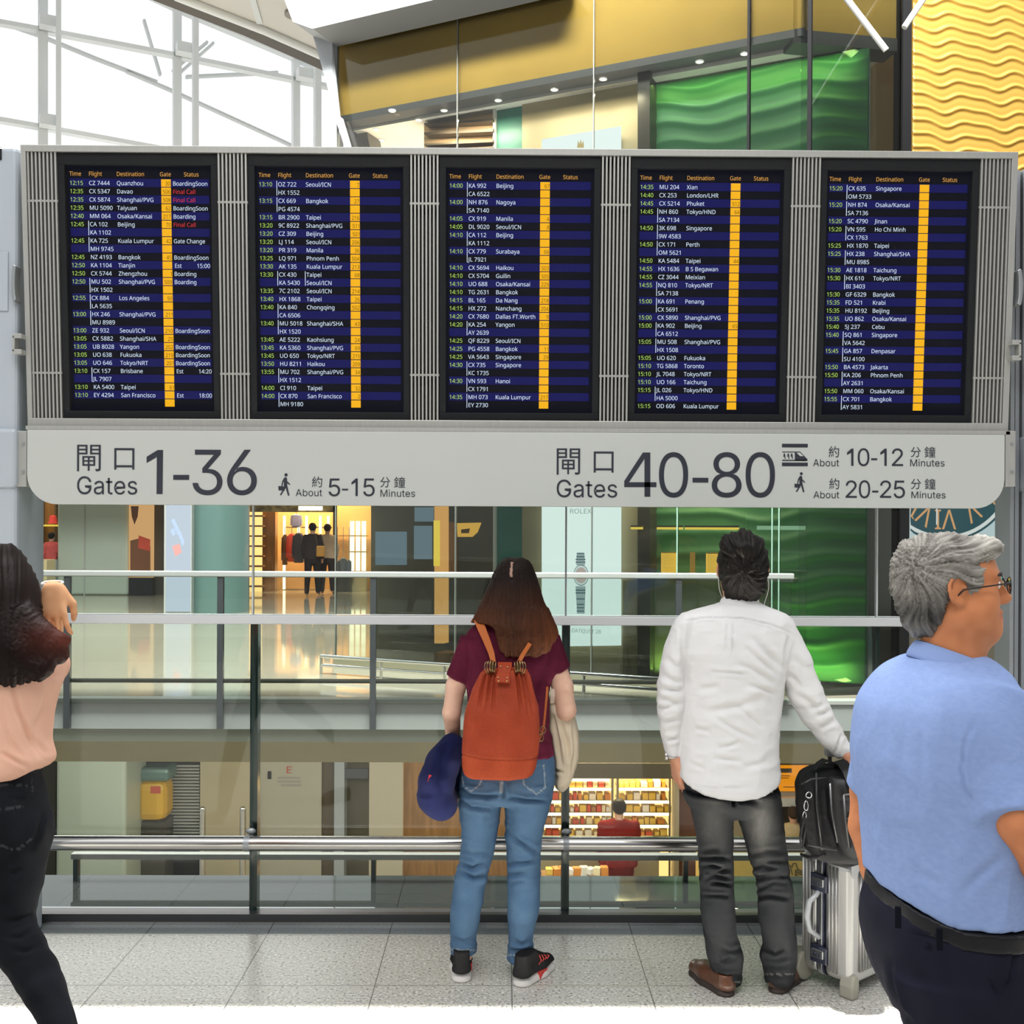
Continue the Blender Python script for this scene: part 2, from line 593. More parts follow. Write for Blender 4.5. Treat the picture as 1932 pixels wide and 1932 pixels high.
gr = [bmid(50, 59), bmid(108, 115), bmid(410, 413.5), bmid(468, 469), bmid(773, 773), bmid(829.5, 827),
      bmid(1134, 1131), bmid(1190, 1187), bmid(1494, 1485), bmid(1550, 1541), bmid(1850, 1837), bmid(1908, 1894)]
board = thing('departures_board', BF.at(0, 0, -0.1), 'long aluminium departures board housing with ribbed vent grilles between five screens', 'departures board')
m = MB()
D = 0.16
BF.rect(m, aL, iT, aR, bT, -D, 0.0)
BF.rect(m, aL, bB, aR, iB, -D, 0.0)
BF.rect(m, aL, iB, gr[0], iT, -D, 0.0)
BF.rect(m, gr[11], iB, aR, iT, -D, 0.0)
obj('frame', m, M_alu, board, bevel=0.002)
m = MB()
BF.rect(m, gr[0], iB, gr[11], iT, -D + 0.001, -D + 0.012)
obj('back_panel', m, M_alud, board)
for k in range(6):
    a0, a1 = gr[2 * k], gr[2 * k + 1]
    m = MB()
    n = 8
    for i in range(n):
        a = a0 + 0.006 + (a1 - a0 - 0.012) * i / (n - 1)
        BF.rect(m, a - 0.0033, iB, a + 0.0033, iT, -0.05, -0.006)
    for py in (378, 702):
        b = BF.st(960, py + 6)[1]
        BF.rect(m, a0, b - 0.004, a1, b + 0.004, -0.04, -0.008)
    g = obj('vent_grille', m, M_alu, board)
    m = MB()
    BF.rect(m, a0, iB, a1, iT, -0.075, -0.052)
    obj('mesh_backing', m, M_mesh, g)
for side, xk, xl in ((-1, 33, 36), (1, 1917, 1914)):
    m = MB()
    c = PX(xk, 536 if side < 0 else 544, 4.10)
    path = [c + Vector((side * 0.008 * math.sin(math.pi * q / 8), 0, 0.068 * math.cos(math.pi * q / 8))) for q in range(9)]
    m.ribbon(path, (0, 1, 0), 0.05, 0.016)
    obj('lock_lever', m, M_alud, board, bevel=0.004)
    c = PX(xl, 650 if side < 0 else 662, 4.08)
    m = MB()
    for dz in (-0.03, 0.03):
        m.box(c + Vector((0, 0, dz)), (0.035, 0.04, 0.018))
    m.box(c + Vector((side * 0.013, 0, 0)), (0.009, 0.04, 0.06))
    obj('hinge_block', m, M_alu, board, bevel=0.002)

names5 = ['leftmost departures screen, flights from 12:15 with red Final Call rows',
          'departures screen second from left, flights from 13:10 to Seoul',
          'middle departures screen, flights from 14:00 to Beijing',
          'departures screen second from right, flights from 14:35 to Xian',
          'rightmost departures screen, flights from 15:20 with no gate numbers']
PXM = 4.09 / FOC          # metres per pixel at the board
for k in range(5):
    a0, a1 = gr[2 * k + 1], gr[2 * k + 2]
    sc = thing('departures_screen', BF.at((a0 + a1) / 2, iB, -0.04), names5[k], 'screen', 'departures screens')
    m = MB()
    BF.rect(m, a0, iT - 0.045, a1, iT, -0.07, -0.012)
    BF.rect(m, a0, iB, a1, iB + 0.03, -0.07, -0.012)
    BF.rect(m, a0, iB + 0.03, a0 + 0.026, iT - 0.045, -0.07, -0.012)
    BF.rect(m, a1 - 0.026, iB + 0.03, a1, iT - 0.045, -0.07, -0.012)
    obj('bezel', m, M_bez, sc, bevel=0.002)
    p0, p1 = a0 + 0.026, a1 - 0.026
    pt, pb = iT - 0.045, iB + 0.03
    m = MB()
    BF.rect(m, p0, pb, p1, pt, -0.06, -0.03)
    obj('display_panel', m, E_bg, sc)
    OFF = -0.0285
    # column x positions, measured from the bezel's left edge (pixels of the first screen)
    X = lambda px: a0 + (px - 111.5) * PXM
    row0 = BF.st(260, 337 if k == 0 else 340 + k * 2.0)[1]
    row0 = (iT - 0.108)
    dr = (row0 - 0.0 - (iB + 0.062)) / 27.0
    cap = 0.0192
    mt, mf, mg, mx, ms, mr, mb_, mh = MB(), MB(), MB(), MB(), MB(), MB(), MB(), MB()
    for txt, px, al in (('Time', 130, 'L'), ('Flight', 166, 'L'), ('Destination', 218, 'L'), ('Gate', 299, 'L'), ('Status', 344, 'L')):
        BF.text(mh, txt, X(px), row0 + dr * 1.12 - cap * 0.5, cap, XS_H, OFF, al)
    rws = rowsT[k].split(';')
    for i in range(28):
        yc = row0 - i * dr
        if i % 2 == 0:
            BF.rect(mb_, p0 + 0.012, yc - dr * 0.5, p1 - 0.012, yc + dr * 0.5, -0.031, -0.0294)
        BF.rect(mx, X(301.5), yc - dr * 0.45, X(319.5), yc + dr * 0.45, -0.031, -0.0287)
        c = (rws[i] if i < len(rws) else '').split('/')
        c += [''] * (5 - len(c))
        base = yc - cap * 0.5
        if c[0]:
            BF.text(mt, c[0], X(130), base, cap, XS_T, OFF)
        for q, px in ((1, 166), (2, 218)):
            t = c[q]
            if t[:1] in ('|', '^'):
                lo, hi = (yc - dr * 0.5, yc + dr * 0.36) if t[0] == '|' else (yc - dr * 0.40, yc + dr * 0.5)
                BF.rect(mf, X(px - 2.6), lo, X(px - 1.6), hi, -0.031, -0.0285)
                t = t[1:]
            if t:
                BF.text(mf, t.replace('~', '/'), X(px), base, cap, XS_F if q == 1 else XS_D, OFF)
        if c[3]:
            BF.text(mg, c[3], X(318.6), base, cap * 0.95, XS_G, OFF + 0.0005, 'R')
        s_ = c[4]
        if s_.startswith('*'):
            BF.text(mr, s_[1:], X(323), base, cap, XS_R, OFF)
        elif '@' in s_:
            u, v = s_.split('@')
            BF.text(ms, u, X(324), base, cap, XS_S, OFF)
            BF.text(ms, v, X(391), base, cap, XS_T, OFF, 'R')
        elif s_:
            BF.text(ms, s_, X(323), base, cap, XS_S, OFF)
    obj('row_bands', mb_, E_band, sc)
    obj('headings', mh, E_head, sc, fix=False)
    obj('time_column', mt, E_time, sc, fix=False)
    obj('flight_text', mf, E_white, sc, fix=False)
    gcol = obj('gate_column', mx, E_gate, sc)
    if mg.v:
        obj('gate_numbers', mg, E_gtxt, gcol, fix=False)
    if ms.v:
        obj('status_text', ms, E_white, sc, fix=False)
    if mr.v:
        obj('final_call_text', mr, E_red, sc, label='red Final Call lettering', fix=False)

# ------------------------------------------------------------------ gates sign
_face = 'sign'
SY = 4.10
SF = Frame((0, SY, 1.73), (1, 0, 0), (0, 0, 1))
sign = thing('gates_sign', (0, SY, 1.73), 'pale grey gates direction sign with rounded lower corners under the departures board', 'sign')
a0 = SF.st(51, 815)[0]; a1 = SF.st(1896, 820)[0]
bt = (SF.st(60, 812)[1] + SF.st(1890, 819)[1]) / 2
bb = (SF.st(100, 951)[1] + SF.st(1850, 960)[1]) / 2
R = 0.115
pts = [(a0, bt)]
for q in range(0, 9):
    an = math.pi + q / 8 * math.pi / 2
    pts.append((a0 + R + R * math.cos(an), bb + R + R * math.sin(an)))
for q in range(0, 9):
    an = 1.5 * math.pi + q / 8 * math.pi / 2
    pts.append((a1 - R + R * math.cos(an), bb + R + R * math.sin(an)))
pts.append((a1, bt))
m = MB()
m.prism([SF.at(a, b, 0) for a, b in pts], (0, 0.035, 0))
obj('sign_plate', m, M_sign, sign, bevel=0.002)
m = MB()
SF.rect(m, aL, bt + 0.001, aR, bt + 0.016, -0.03, -0.004)
obj('top_trim', m, M_alu, sign)
m1 = MB()
TO = 0.0012


def sprect(mm, x0, y0, x1, y1):
    p, q = SF.st(x0, y1), SF.st(x1, y0)
    mm.add([SF.at(a, b, TO) for a, b in ((p[0], p[1]), (q[0], p[1]), (q[0], q[1]), (p[0], q[1]))], [(0, 1, 2, 3)])


for dx in (0, 1):
    ox, oy, kx = (120, 820, 5.084) if dx == 0 else (1030, 820, 4.293)
    if dx == 0:
        SF.fitpx(m1, '\u9598', 120 + 130 / kx, 820 + 98 / kx, 120 + 357 / kx, 820 + 352 / kx, TO)
        SF.fitpx(m1, '\u53e3', 120 + 487 / kx, 820 + 130 / kx, 120 + 680 / kx, 820 + 336 / kx, TO)
        SF.fitpx(m1, 'Gates', 120 + 130 / kx, 820 + 400 / kx, 120 + 707 / kx, 820 + 575 / kx, TO)
        obj('gates_lettering', m1, M_ink, sign, fix=False); m1 = MB()
    else:
        SF.fitpx(m1, '\u9598', 1030 + 87 / kx, 820 + 112 / kx, 1030 + 277 / kx, 820 + 325 / kx, TO)
        SF.fitpx(m1, '\u53e3', 1030 + 387 / kx, 820 + 137 / kx, 1030 + 548 / kx, 820 + 308 / kx, TO)
        SF.fitpx(m1, 'Gates', 1030 + 87 / kx, 820 + 365 / kx, 1030 + 577 / kx, 820 + 510 / kx, TO)
obj('gates_lettering', m1, M_ink, sign, fix=False)
m1 = MB()
k1 = 5.084
# the long numeral 1 with a flag but no foot
SF.polypx(m1, [(120 + x / k1, 820 + y / k1) for x, y in ((892, 570), (950, 570), (955, 148), (903, 148), (797, 213), (797, 272), (895, 215))], TO)
sprect(m1, 120 + 1052 / k1, 820 + 387 / k1, 120 + 1205 / k1, 820 + 434 / k1)
SF.fitpx(m1, '3', 120 + 1238 / k1, 820 + 145 / k1, 120 + 1525 / k1, 820 + 582 / k1, TO)
SF.fitpx(m1, '6', 120 + 1568 / k1, 820 + 145 / k1, 120 + 1855 / k1, 820 + 582 / k1, TO)
obj('gate_numerals', m1, M_ink, sign, fix=False); m1 = MB()
k2 = 4.293
for q4 in ([(798, 145), (845, 145), (845, 503), (798, 503)], [(634, 386), (895, 386), (895, 425), (634, 425)], [(785, 145), (798, 145), (798, 196), (672, 386), (634, 386), (634, 376)]):
    SF.polypx(m1, [(1030 + x / k2, 820 + y / k2) for x, y in q4], TO)
SF.fitpx(m1, '0', 1030 + 915 / k2, 820 + 142 / k2, 1030 + 1152 / k2, 820 + 511 / k2, TO)
sprect(m1, 1030 + 1187 / k2, 820 + 350 / k2, 1030 + 1315 / k2, 820 + 388 / k2)
SF.fitpx(m1, '8', 1030 + 1343 / k2, 820 + 142 / k2, 1030 + 1585 / k2, 820 + 511 / k2, TO)
SF.fitpx(m1, '0', 1030 + 1617 / k2, 820 + 142 / k2, 1030 + 1855 / k2, 820 + 511 / k2, TO)
obj('gate_numerals', m1, M_ink, sign, fix=False)
m1 = MB()


def one(mm, x0, y0, x1, y1):
    w = x1 - x0
    SF.polypx(mm, [(x1 - w * 0.36, y1), (x1, y1), (x1, y0), (x1 - w * 0.32, y0), (x0, y0 + w * 0.6), (x0, y0 + w * 0.98), (x1 - w * 0.36, y0 + w * 0.62)], TO)


k3 = 6.0375
f3 = lambda t, a, b, c, d: SF.fitpx(m1, t, 500 + a / k3, 870 + b / k3, 500 + c / k3, 870 + d / k3, TO)
f3('\u7d04', 535, 175, 652, 298); f3('About', 350, 320, 652, 400)
f3('5', 725, 198, 857, 402); sprect(m1, 500 + 877 / k3, 870 + 315 / k3, 500 + 947 / k3, 870 + 333 / k3)
one(m1, 500 + 985 / k3, 870 + 198 / k3, 500 + 1057 / k3, 870 + 398 / k3); f3('5', 1120, 198, 1250, 402)
f3('\u5206', 1313, 182, 1425, 300); f3('\u9418', 1470, 180, 1597, 302); f3('Minutes', 1315, 325, 1710, 408)
obj('minutes_lettering', m1, M_ink, sign, fix=False); m1 = MB()
k4 = 5.3667
f4 = lambda t, a, b, c, d: SF.fitpx(m1, t, 1460 + a / k4, 820 + b / k4, 1460 + c / k4, 820 + d / k4, TO)
f4('\u7d04', 555, 117, 660, 230); f4('About', 397, 250, 660, 322)
one(m1, 1460 + 740 / k4, 820 + 142 / k4, 1460 + 806 / k4, 820 + 316 / k4); f4('0', 848, 138, 967, 320)
sprect(m1, 1460 + 984 / k4, 820 + 240 / k4, 1460 + 1046 / k4, 820 + 259 / k4)
one(m1, 1460 + 1077 / k4, 820 + 142 / k4, 1460 + 1142 / k4, 820 + 316 / k4); f4('2', 1195, 140, 1308, 318)
f4('\u5206', 1385, 125, 1488, 230); f4('\u9418', 1525, 122, 1635, 230); f4('Minutes', 1380, 250, 1728, 323)
obj('minutes_lettering', m1, M_ink, sign, fix=False); m1 = MB()
f4('\u7d04', 560, 442, 662, 552); f4('About', 400, 575, 662, 645)
f4('2', 727, 464, 840, 640); f4('0', 860, 462, 975, 645)
sprect(m1, 1460 + 995 / k4, 820 + 567 / k4, 1460 + 1057 / k4, 820 + 586 / k4)
f4('2', 1075, 464, 1188, 640); f4('5', 1213, 466, 1327, 645)
f4('\u5206', 1387, 448, 1490, 553); f4('\u9418', 1527, 446, 1637, 553); f4('Minutes', 1392, 576, 1738, 645)
obj('minutes_lettering', m1, M_ink, sign, fix=False)


def walker(name, ox, oy, k):
    mm = MB()
    P = lambda x, y: (ox + x / k, oy + y / k)
    c = SF.st(*P(240, 157)); r = 19 / k * SY / FOC
    SF.poly(mm, [(c[0] + r * math.cos(t / 12 * 2 * math.pi), c[1] + r * math.sin(t / 12 * 2 * math.pi)) for t in range(12)], TO)
    SF.polypx(mm, [P(*q) for q in ((218, 190), (240, 182), (252, 200), (252, 240), (255, 285), (280, 390), (262, 394), (236, 305), (222, 330), (184, 390), (168, 384), (208, 320), (216, 280), (214, 240))], TO)
    SF.polypx(mm, [P(*q) for q in ((250, 225), (288, 262), (282, 274), (248, 246))], TO + 0.0002)
    SF.polypx(mm, [P(*q) for q in ((220, 188), (196, 230), (186, 286), (198, 290), (208, 240), (226, 208))], TO + 0.0002)
    SF.polypx(mm, [P(*q) for q in ((152, 284), (226, 290), (226, 336), (154, 332))], TO + 0.0004)
    obj(name, mm, M_ink, sign, fix=False)


walker('walking_pictogram', 500, 870, k3)
walker('walking_pictogram', 1460 - 0 + 147 / k4 * 0 + 16.2, 820 + 385 / k4 * 0 + 50.5, 6.75)
mm = MB()
P4 = lambda x, y: (1460 + x / k4, 820 + y / k4)
sprect(mm, *P4(82, 94), *P4(343, 129)); sprect(mm, *P4(82, 284), *P4(343, 319))
SF.polypx(mm, [P4(*q) for q in ((85, 172), (265, 172), (340, 250), (340, 264), (212, 264), (212, 180), (85, 180))], TO)
sprect(mm, *P4(85, 256), *P4(330, 266))
for q in (106, 145, 180):
    SF.polypx(mm, [P4(q - 9, 205), P4(q - 3, 190), P4(q + 3, 190), P4(q + 9, 205), P4(q + 12, 245), P4(q + 4, 246), P4(q, 220), P4(q - 10, 228)], TO + 0.0002)
tp = obj('train_pictogram', mm, M_ink, sign, fix=False)
mm = MB()
SF.polypx(mm, [P4(*q) for q in ((228, 182), (262, 182), (300, 218), (264, 218))], TO + 0.0006)
obj('train_window', mm, M_sign, tp, fix=False)
for x0, x1 in ((30, 50), (1897, 1916)):
    m = MB(); m.pbox(x0, 813, x1, 918, SY + 0.004, 0.05)
    br = obj('bracket', m, M_alu, sign, bevel=0.002)
    m = MB()
    for py in (837, 890):
        c = PX((x0 + x1) / 2 + 3, py, SY)
        m.lathe([(0.0055, -0.003), (0.0055, 0.002), (0.004, 0.004)], c, 12, 'Y')
    obj('screw', m, M_alud, br)

_face = 'screen'
# ------------------------------------------------------------------ gantry posts
for nm, xs, lab in (('l', (-95, 31, 31, 40), 'left pale grey gantry post holding up the departures board'),
                    ('r', (1946, 2060, 1906, 1940), 'right grey gantry post with grooved channel beside the departures board')):
    z1 = PX(0, 268 if nm == 'l' else 282, 4.06).z
    A = PX(xs[0], 900, 4.10).x; B = PX(xs[1], 900, 4.10).x
    C_ = PX(xs[2], 900, 4.17).x; D_ = PX(xs[3], 900, 4.17).x
    t = thing('gantry_post', ((A + B) / 2, 4.2, 0), lab, 'post', 'gantry posts')
    m = MB(); m.span((A, 4.10, 0), (B, 4.36, z1))
    obj('column', m, M_post, t, bevel=0.02, seg=3)
    m = MB()
    n = 3
    for i in range(n):
        u0 = C_ + (D_ - C_) * i / n; u1 = C_ + (D_ - C_) * (i + 0.72) / n
        m.span((u0, 4.17 + 0.01 * (i % 2), 0), (u1, 4.30, z1 - 0.01))
    obj('channel', m, M_alud, t, bevel=0.002)
    zc0, zc1 = PX(0, 920, 4.09).z, PX(0, 808, 4.09).z
    m = MB(); m.span((A - 0.004, 4.085, zc0), (B + 0.004, 4.365, zc1))
    obj('collar', m, M_post, t, bevel=0.015, seg=3)
    if nm == 'l':
        m = MB(); m.span((A + 0.02, 4.094, PX(0, 586, 4.09).z), (PX(15, 500, 4.094).x, 4.101, PX(0, 474, 4.09).z))
        obj('access_plate', m, M_post, t, bevel=0.002)
        m = MB(); m.span((A + 0.02, 4.094, PX(0, 300, 4.09).z), (PX(2, 280, 4.094).x, 4.101, PX(0, 280, 4.09).z))
        obj('socket', m, M_bez, t)
# ================================================================== our own deck
def granite(name, base, joint=True, rough=0.32, c2=(0.16, 0.15, 0.14), c3=(0.86, 0.84, 0.80), speck=0.42):
    m = bpy.data.materials.new(name)
    m.use_nodes = True
    nt = m.node_tree
    L = nt.links
    b = nt.nodes['Principled BSDF']
    tc = nt.nodes.new('ShaderNodeTexCoord')
    vo = nt.nodes.new('ShaderNodeTexNoise'); vo.inputs['Scale'].default_value = 95; vo.inputs['Detail'].default_value = 3
    L.new(tc.outputs['Object'], vo.inputs['Vector'])
    r1 = nt.nodes.new('ShaderNodeValToRGB')
    el = r1.color_ramp.elements
    el[0].position = speck - 0.10; el[0].color = (*c2, 1)
    el[1].position = speck + 0.02; el[1].color = (*base, 1)
    q = el.new(speck + 0.16); q.color = (*base, 1)
    q = el.new(speck + 0.24); q.color = (*c3, 1)
    L.new(vo.outputs['Fac'], r1.inputs[0])
    src = r1.outputs[0]
    if joint:
        sx = nt.nodes.new('ShaderNodeSeparateXYZ'); L.new(tc.outputs['Object'], sx.inputs[0])
        outs = []
        for ax, off in (('X', 0.035), ('Y', 3.815)):
            a = nt.nodes.new('ShaderNodeMath'); a.operation = 'SUBTRACT'; L.new(sx.outputs[ax], a.inputs[0]); a.inputs[1].default_value = off
            d = nt.nodes.new('ShaderNodeMath'); d.operation = 'DIVIDE'; L.new(a.outputs[0], d.inputs[0]); d.inputs[1].default_value = 0.4925 if ax == 'X' else 0.475
            f = nt.nodes.new('ShaderNodeMath'); f.operation = 'FRACT'; L.new(d.outputs[0], f.inputs[0])
            g = nt.nodes.new('ShaderNodeMath'); g.operation = 'LESS_THAN'; L.new(f.outputs[0], g.inputs[0]); g.inputs[1].default_value = 0.008
            outs.append(g)
        mxm = nt.nodes.new('ShaderNodeMath'); mxm.operation = 'MAXIMUM'
        L.new(outs[0].outputs[0], mxm.inputs[0]); L.new(outs[1].outputs[0], mxm.inputs[1])
        mx = nt.nodes.new('ShaderNodeMix'); mx.data_type = 'RGBA'
        L.new(mxm.outputs[0], mx.inputs['Factor']); L.new(src, mx.inputs['A']); mx.inputs['B'].default_value = (base[0] * 0.3, base[1] * 0.3, base[2] * 0.3, 1)
        src = mx.outputs['Result']
    L.new(src, b.inputs['Base Color'])
    b.inputs['Roughness'].default_value = rough
    return m


M_granite = granite('speckled_granite', (0.56, 0.54, 0.49), rough=0.27)
M_polish = granite('polished_dark_stone', (0.045, 0.048, 0.046), rough=0.05, c2=(0.03, 0.03, 0.03), c3=(0.07, 0.072, 0.07))
EDGE_Y = 4.29
SLAB_Y = 5.02
m = MB(); m.span((-9, -4, -0.35), (9, EDGE_Y, 0))
obj('floor', m, M_granite, kind='structure')
m = MB(); m.span((-9, EDGE_Y, -0.35), (9, 4.395, 0))
obj('trim_24', m, granite('polished_grey_stone', (0.25, 0.275, 0.28), rough=0.10, c2=(0.20, 0.22, 0.22), c3=(0.30, 0.32, 0.32)), kind='structure')
m = MB(); m.span((-9, 4.395, -0.35), (9, SLAB_Y, 0))
obj('trim_1', m, M_polish, kind='structure', label='polished dark stone border along the glass')
m = MB()
m.span((-9, EDGE_Y - 0.004, 0.0), (9, EDGE_Y + 0.004, 0.0012))
obj('trim_2', m, M_alu, kind='structure')
# inset access cover
m = MB()
pA, pB, pC, pD = on_floor(1004, 1811), on_floor(1222, 1811), on_floor(1238, 1860), on_floor(990, 1860)
for a, b in ((pA, pB), (pB, pC), (pD, pC)):
    d = (b - a).normalized()
    m.ribbon([a + Vector((0, 0, 0.0008)), b + Vector((0, 0, 0.0008))], Vector((-d.y, d.x, 0)), 0.006, 0.0016)
obj('floor_cover_trim', m, mat('worn_brass_edge', (0.6, 0.58, 0.5), 0.4, 0.4), label='thin metal edge of a cover set in the granite beside the black trainers', cat='floor cover')

# ------------------------------------------------------------------ near glass screen
GY = 4.43
M_glass = glass_mat('clear_glass', (0.93, 0.965, 0.95), 0.75)
M_gedge = mat('dark_glass_edge', (0.035, 0.065, 0.06), 0.12)
M_rail = mat('white_painted_rail', (0.72, 0.74, 0.76), 0.35)
M_steel = mat('polished_stainless', (0.72, 0.70, 0.67), 0.16, 1.0)
scr = thing('glass_screen', (0, GY, 0), 'clear glass balustrade screen with white rail in front of the atrium', 'glass screen')
px_posts = [-112, 476, 1066, 1652, 2240]
xs = [PX(p, 1500, GY).x for p in px_posts]
zr0, zr1 = PX(966, 1178, GY).z, PX(966, 1161, GY).z
ztop = 2.85
for i in range(4):
    m = MB(); m.span((xs[i] + 0.006, GY - 0.006, 0.06), (xs[i + 1] - 0.006, GY + 0.006, zr0))
    obj('glass_pane', m, M_glass, scr)
    m = MB(); m.span((xs[i] + 0.003, GY - 0.006, zr1), (xs[i + 1] - 0.003, GY + 0.006, ztop))
    obj('glass_pane', m, M_glass, scr)
for i in range(5):
    m = MB(); m.span((xs[i] - 0.013, GY + 0.010, 0.0), (xs[i] + 0.019, GY + 0.06, zr0))
    obj('glass_fin', m, M_gedge, scr)
    m = MB(); m.span((xs[i] - 0.004, GY - 0.008, zr1), (xs[i] + 0.003, GY + 0.008, ztop))
    obj('joint_strip', m, M_rail if i % 2 else M_alud, scr)
m = MB(); m.span((xs[0] - 0.5, GY - 0.04, zr0), (xs[-1] + 0.5, GY + 0.03, zr1))
obj('top_rail', m, M_rail, scr, bevel=0.004)
m = MB(); m.span((xs[0] - 0.5, GY - 0.03, 0.0), (xs[-1] + 0.5, GY + 0.05, 0.042))
obj('base_channel', m, mat('dark_channel', (0.06, 0.062, 0.065), 0.3, 0.3), scr)
m = MB(); m.span((xs[0] - 0.5, GY - 0.036, 0.0), (xs[-1] + 0.5, GY - 0.0305, 0.012))
obj('base_trim', m, M_steel, scr)
# bumper rail
RY = 4.35
rz = PX(966, 1592, RY).z
br = thing('bumper_rail', (0, RY, 0), 'round stainless steel bumper rail low in front of the glass screen', 'rail')
m = MB(); m.tube([(xs[0] - 0.5, RY, rz), (xs[-1] + 0.5, RY, rz)], 0.030, 20)
obj('tube', m, M_steel, br, smooth=True)
for i in range(5):
    m = MB(); m.tube([(xs[i], RY + 0.02, rz), (xs[i], GY + 0.02, rz)], 0.012, 10)
    m.lathe([(0.0315, -0.012), (0.0315, 0.012)], (xs[i], RY, rz), 20, 'X')
    m.ball((xs[i] + 0.005, RY + 0.035, rz + 0.04), (0.022, 0.012, 0.014), 10)
    obj('rail_bracket', m, M_alud, br, smooth=True)
# slim rail on the outer edge of the deck
m = MB()
LY = 4.93
z0 = PX(140, 1622, LY).z; z1 = PX(140, 1611, LY).z
xl = PX(133, 1617, LY).x
er = thing('edge_rail', (0, LY, 0), 'slim grey edge rail behind the glass along the deck edge', 'rail')
m = MB(); m.span((xl, LY, z0), (PX(1545, 1617, LY).x, LY + 0.04, z1))
obj('bar', m, mat('grey_painted_metal', (0.42, 0.42, 0.38), 0.4, 0.2), er, bevel=0.003)
for px in (137, 700, 1290, 1530):
    x = PX(px, 1617, LY).x
    m = MB(); m.span((x, LY + 0.005, 0), (x + 0.022, LY + 0.035, z0))
    obj('post', m, M_gedge, er)
# ================================================================== far side of the atrium
M_farfl = granite('far_polished_floor', (0.36, 0.32, 0.25), joint=False, rough=0.06, c2=(0.28, 0.25, 0.19), c3=(0.44, 0.40, 0.32))
M_fasc = mat('grey_fascia_panel', (0.35, 0.37, 0.355), 0.45, vary=0.05, vscale=1.5)
M_soff = mat('olive_soffit', (0.36, 0.33, 0.23), 0.6, vary=0.08, vscale=2)
M_white = mat('white_plaster', (0.74, 0.73, 0.70), 0.6)
M_beige = mat('beige_stone_panel', (0.46, 0.40, 0.28), 0.5, vary=0.08, vscale=1.2)
M_pgreen = mat('pale_green_cladding', (0.40, 0.46, 0.40), 0.35, vary=0.05, vscale=1)
M_teal = mat('teal_cladding', (0.12, 0.21, 0.20), 0.25, 0.2)
M_dkshop = mat('dark_shopfront', (0.06, 0.055, 0.045), 0.3)
M_brown = mat('dark_brown_panel', (0.10, 0.075, 0.05), 0.4)
M_wood = mat('warm_wood', (0.33, 0.17, 0.06), 0.4, vary=0.3, vscale=3, stretch=(6, 6, 0.6))
M_orange = mat('orange_shop_wall', (0.75, 0.42, 0.16), 0.5)
M_gold = mat('gold_trim', (0.70, 0.48, 0.16), 0.3, 0.5)
E_strip = emission('warm_light_strip', (1.0, 0.86, 0.55), 2.6)
E_warmw = emission('glowing_shelf_back', (1.0, 0.62, 0.22), 1.6)  # glow put into the shelf backs so the bays look brightly lit
E_yel = emission('yellow_light_strip', (1.0, 0.70, 0.10), 1.0)
E_ban = emission('lightbox_print', (0.78, 0.85, 1.0), 0.85)
E_dl = emission('downlight_glow', (1.0, 0.93, 0.8), 2.5)
M_fglass = glass_mat('shop_glass', (0.92, 0.94, 0.92), 0.6)
FE = 10.15

# ---- decks, fascia, lower level (structure)
m = MB(); m.span((-16, FE, -0.26), (14, 36, 0))
obj('floor_far', m, M_farfl, kind='structure', label='glossy floor of the deck across the atrium')
za = PX(966, 1320, FE).z; zb = PX(966, 1376, FE).z; zc = PX(966, 1401, FE + 0.1).z; zd = PX(966, 1439, 11.2).z
m = MB(); m.span((-16, FE - 0.03, zb), (14, FE + 0.10, -0.03))
obj('trim_3', m, M_fasc, kind='structure')
m = MB(); m.span((-16, FE - 0.05, -0.03), (14, FE + 0.12, 0.004))
obj('trim_4', m, mat('edge_strip', (0.42, 0.43, 0.40), 0.35), kind='structure')
m = MB(); m.span((-16, FE + 0.10, zc), (14, FE + 0.3, zb - 0.004))
obj('trim_5', m, mat('pale_green_fascia', (0.42, 0.45, 0.38), 0.5), kind='structure')
m = MB()
m.prism([(-16, FE + 0.3, zc), (-16, 11.2, zd), (-16, 11.2, zb), (-16, FE + 0.3, zb)], (30, 0, 0))
obj('ceiling_lower', m, M_soff, kind='structure')
m = MB(); m.span((-16, 11.2, zd), (14, 24, zd + 0.2))
obj('ceiling_lower_deck', m, M_soff, kind='structure')
LZ = -4.1
m = MB(); m.span((-16, 4, LZ - 0.2), (14, 24, LZ))
obj('floor_lower', m, M_farfl, kind='structure')
WY = 16.0
m = MB(); m.span((-16, 19.0, LZ), (14, 19.2, zd))
obj('wall_lower', m, M_brown, kind='structure')


def piece(name, x0, y0, x1, y1, Y, th, mt, parent=None, bevel=0, z0=None, z1=None, **kw):
    m = MB()
    a = PX((x0 + x1) / 2, y0, Y); b = PX((x0 + x1) / 2, y1, Y)
    l = PX(x0, (y0 + y1) / 2, Y); r = PX(x1, (y0 + y1) / 2, Y)
    m.span((l.x, Y, b.z if z0 is None else z0), (r.x, Y + th, a.z if z1 is None else z1))
    return obj(name, m, mt, parent, bevel=bevel, **kw)


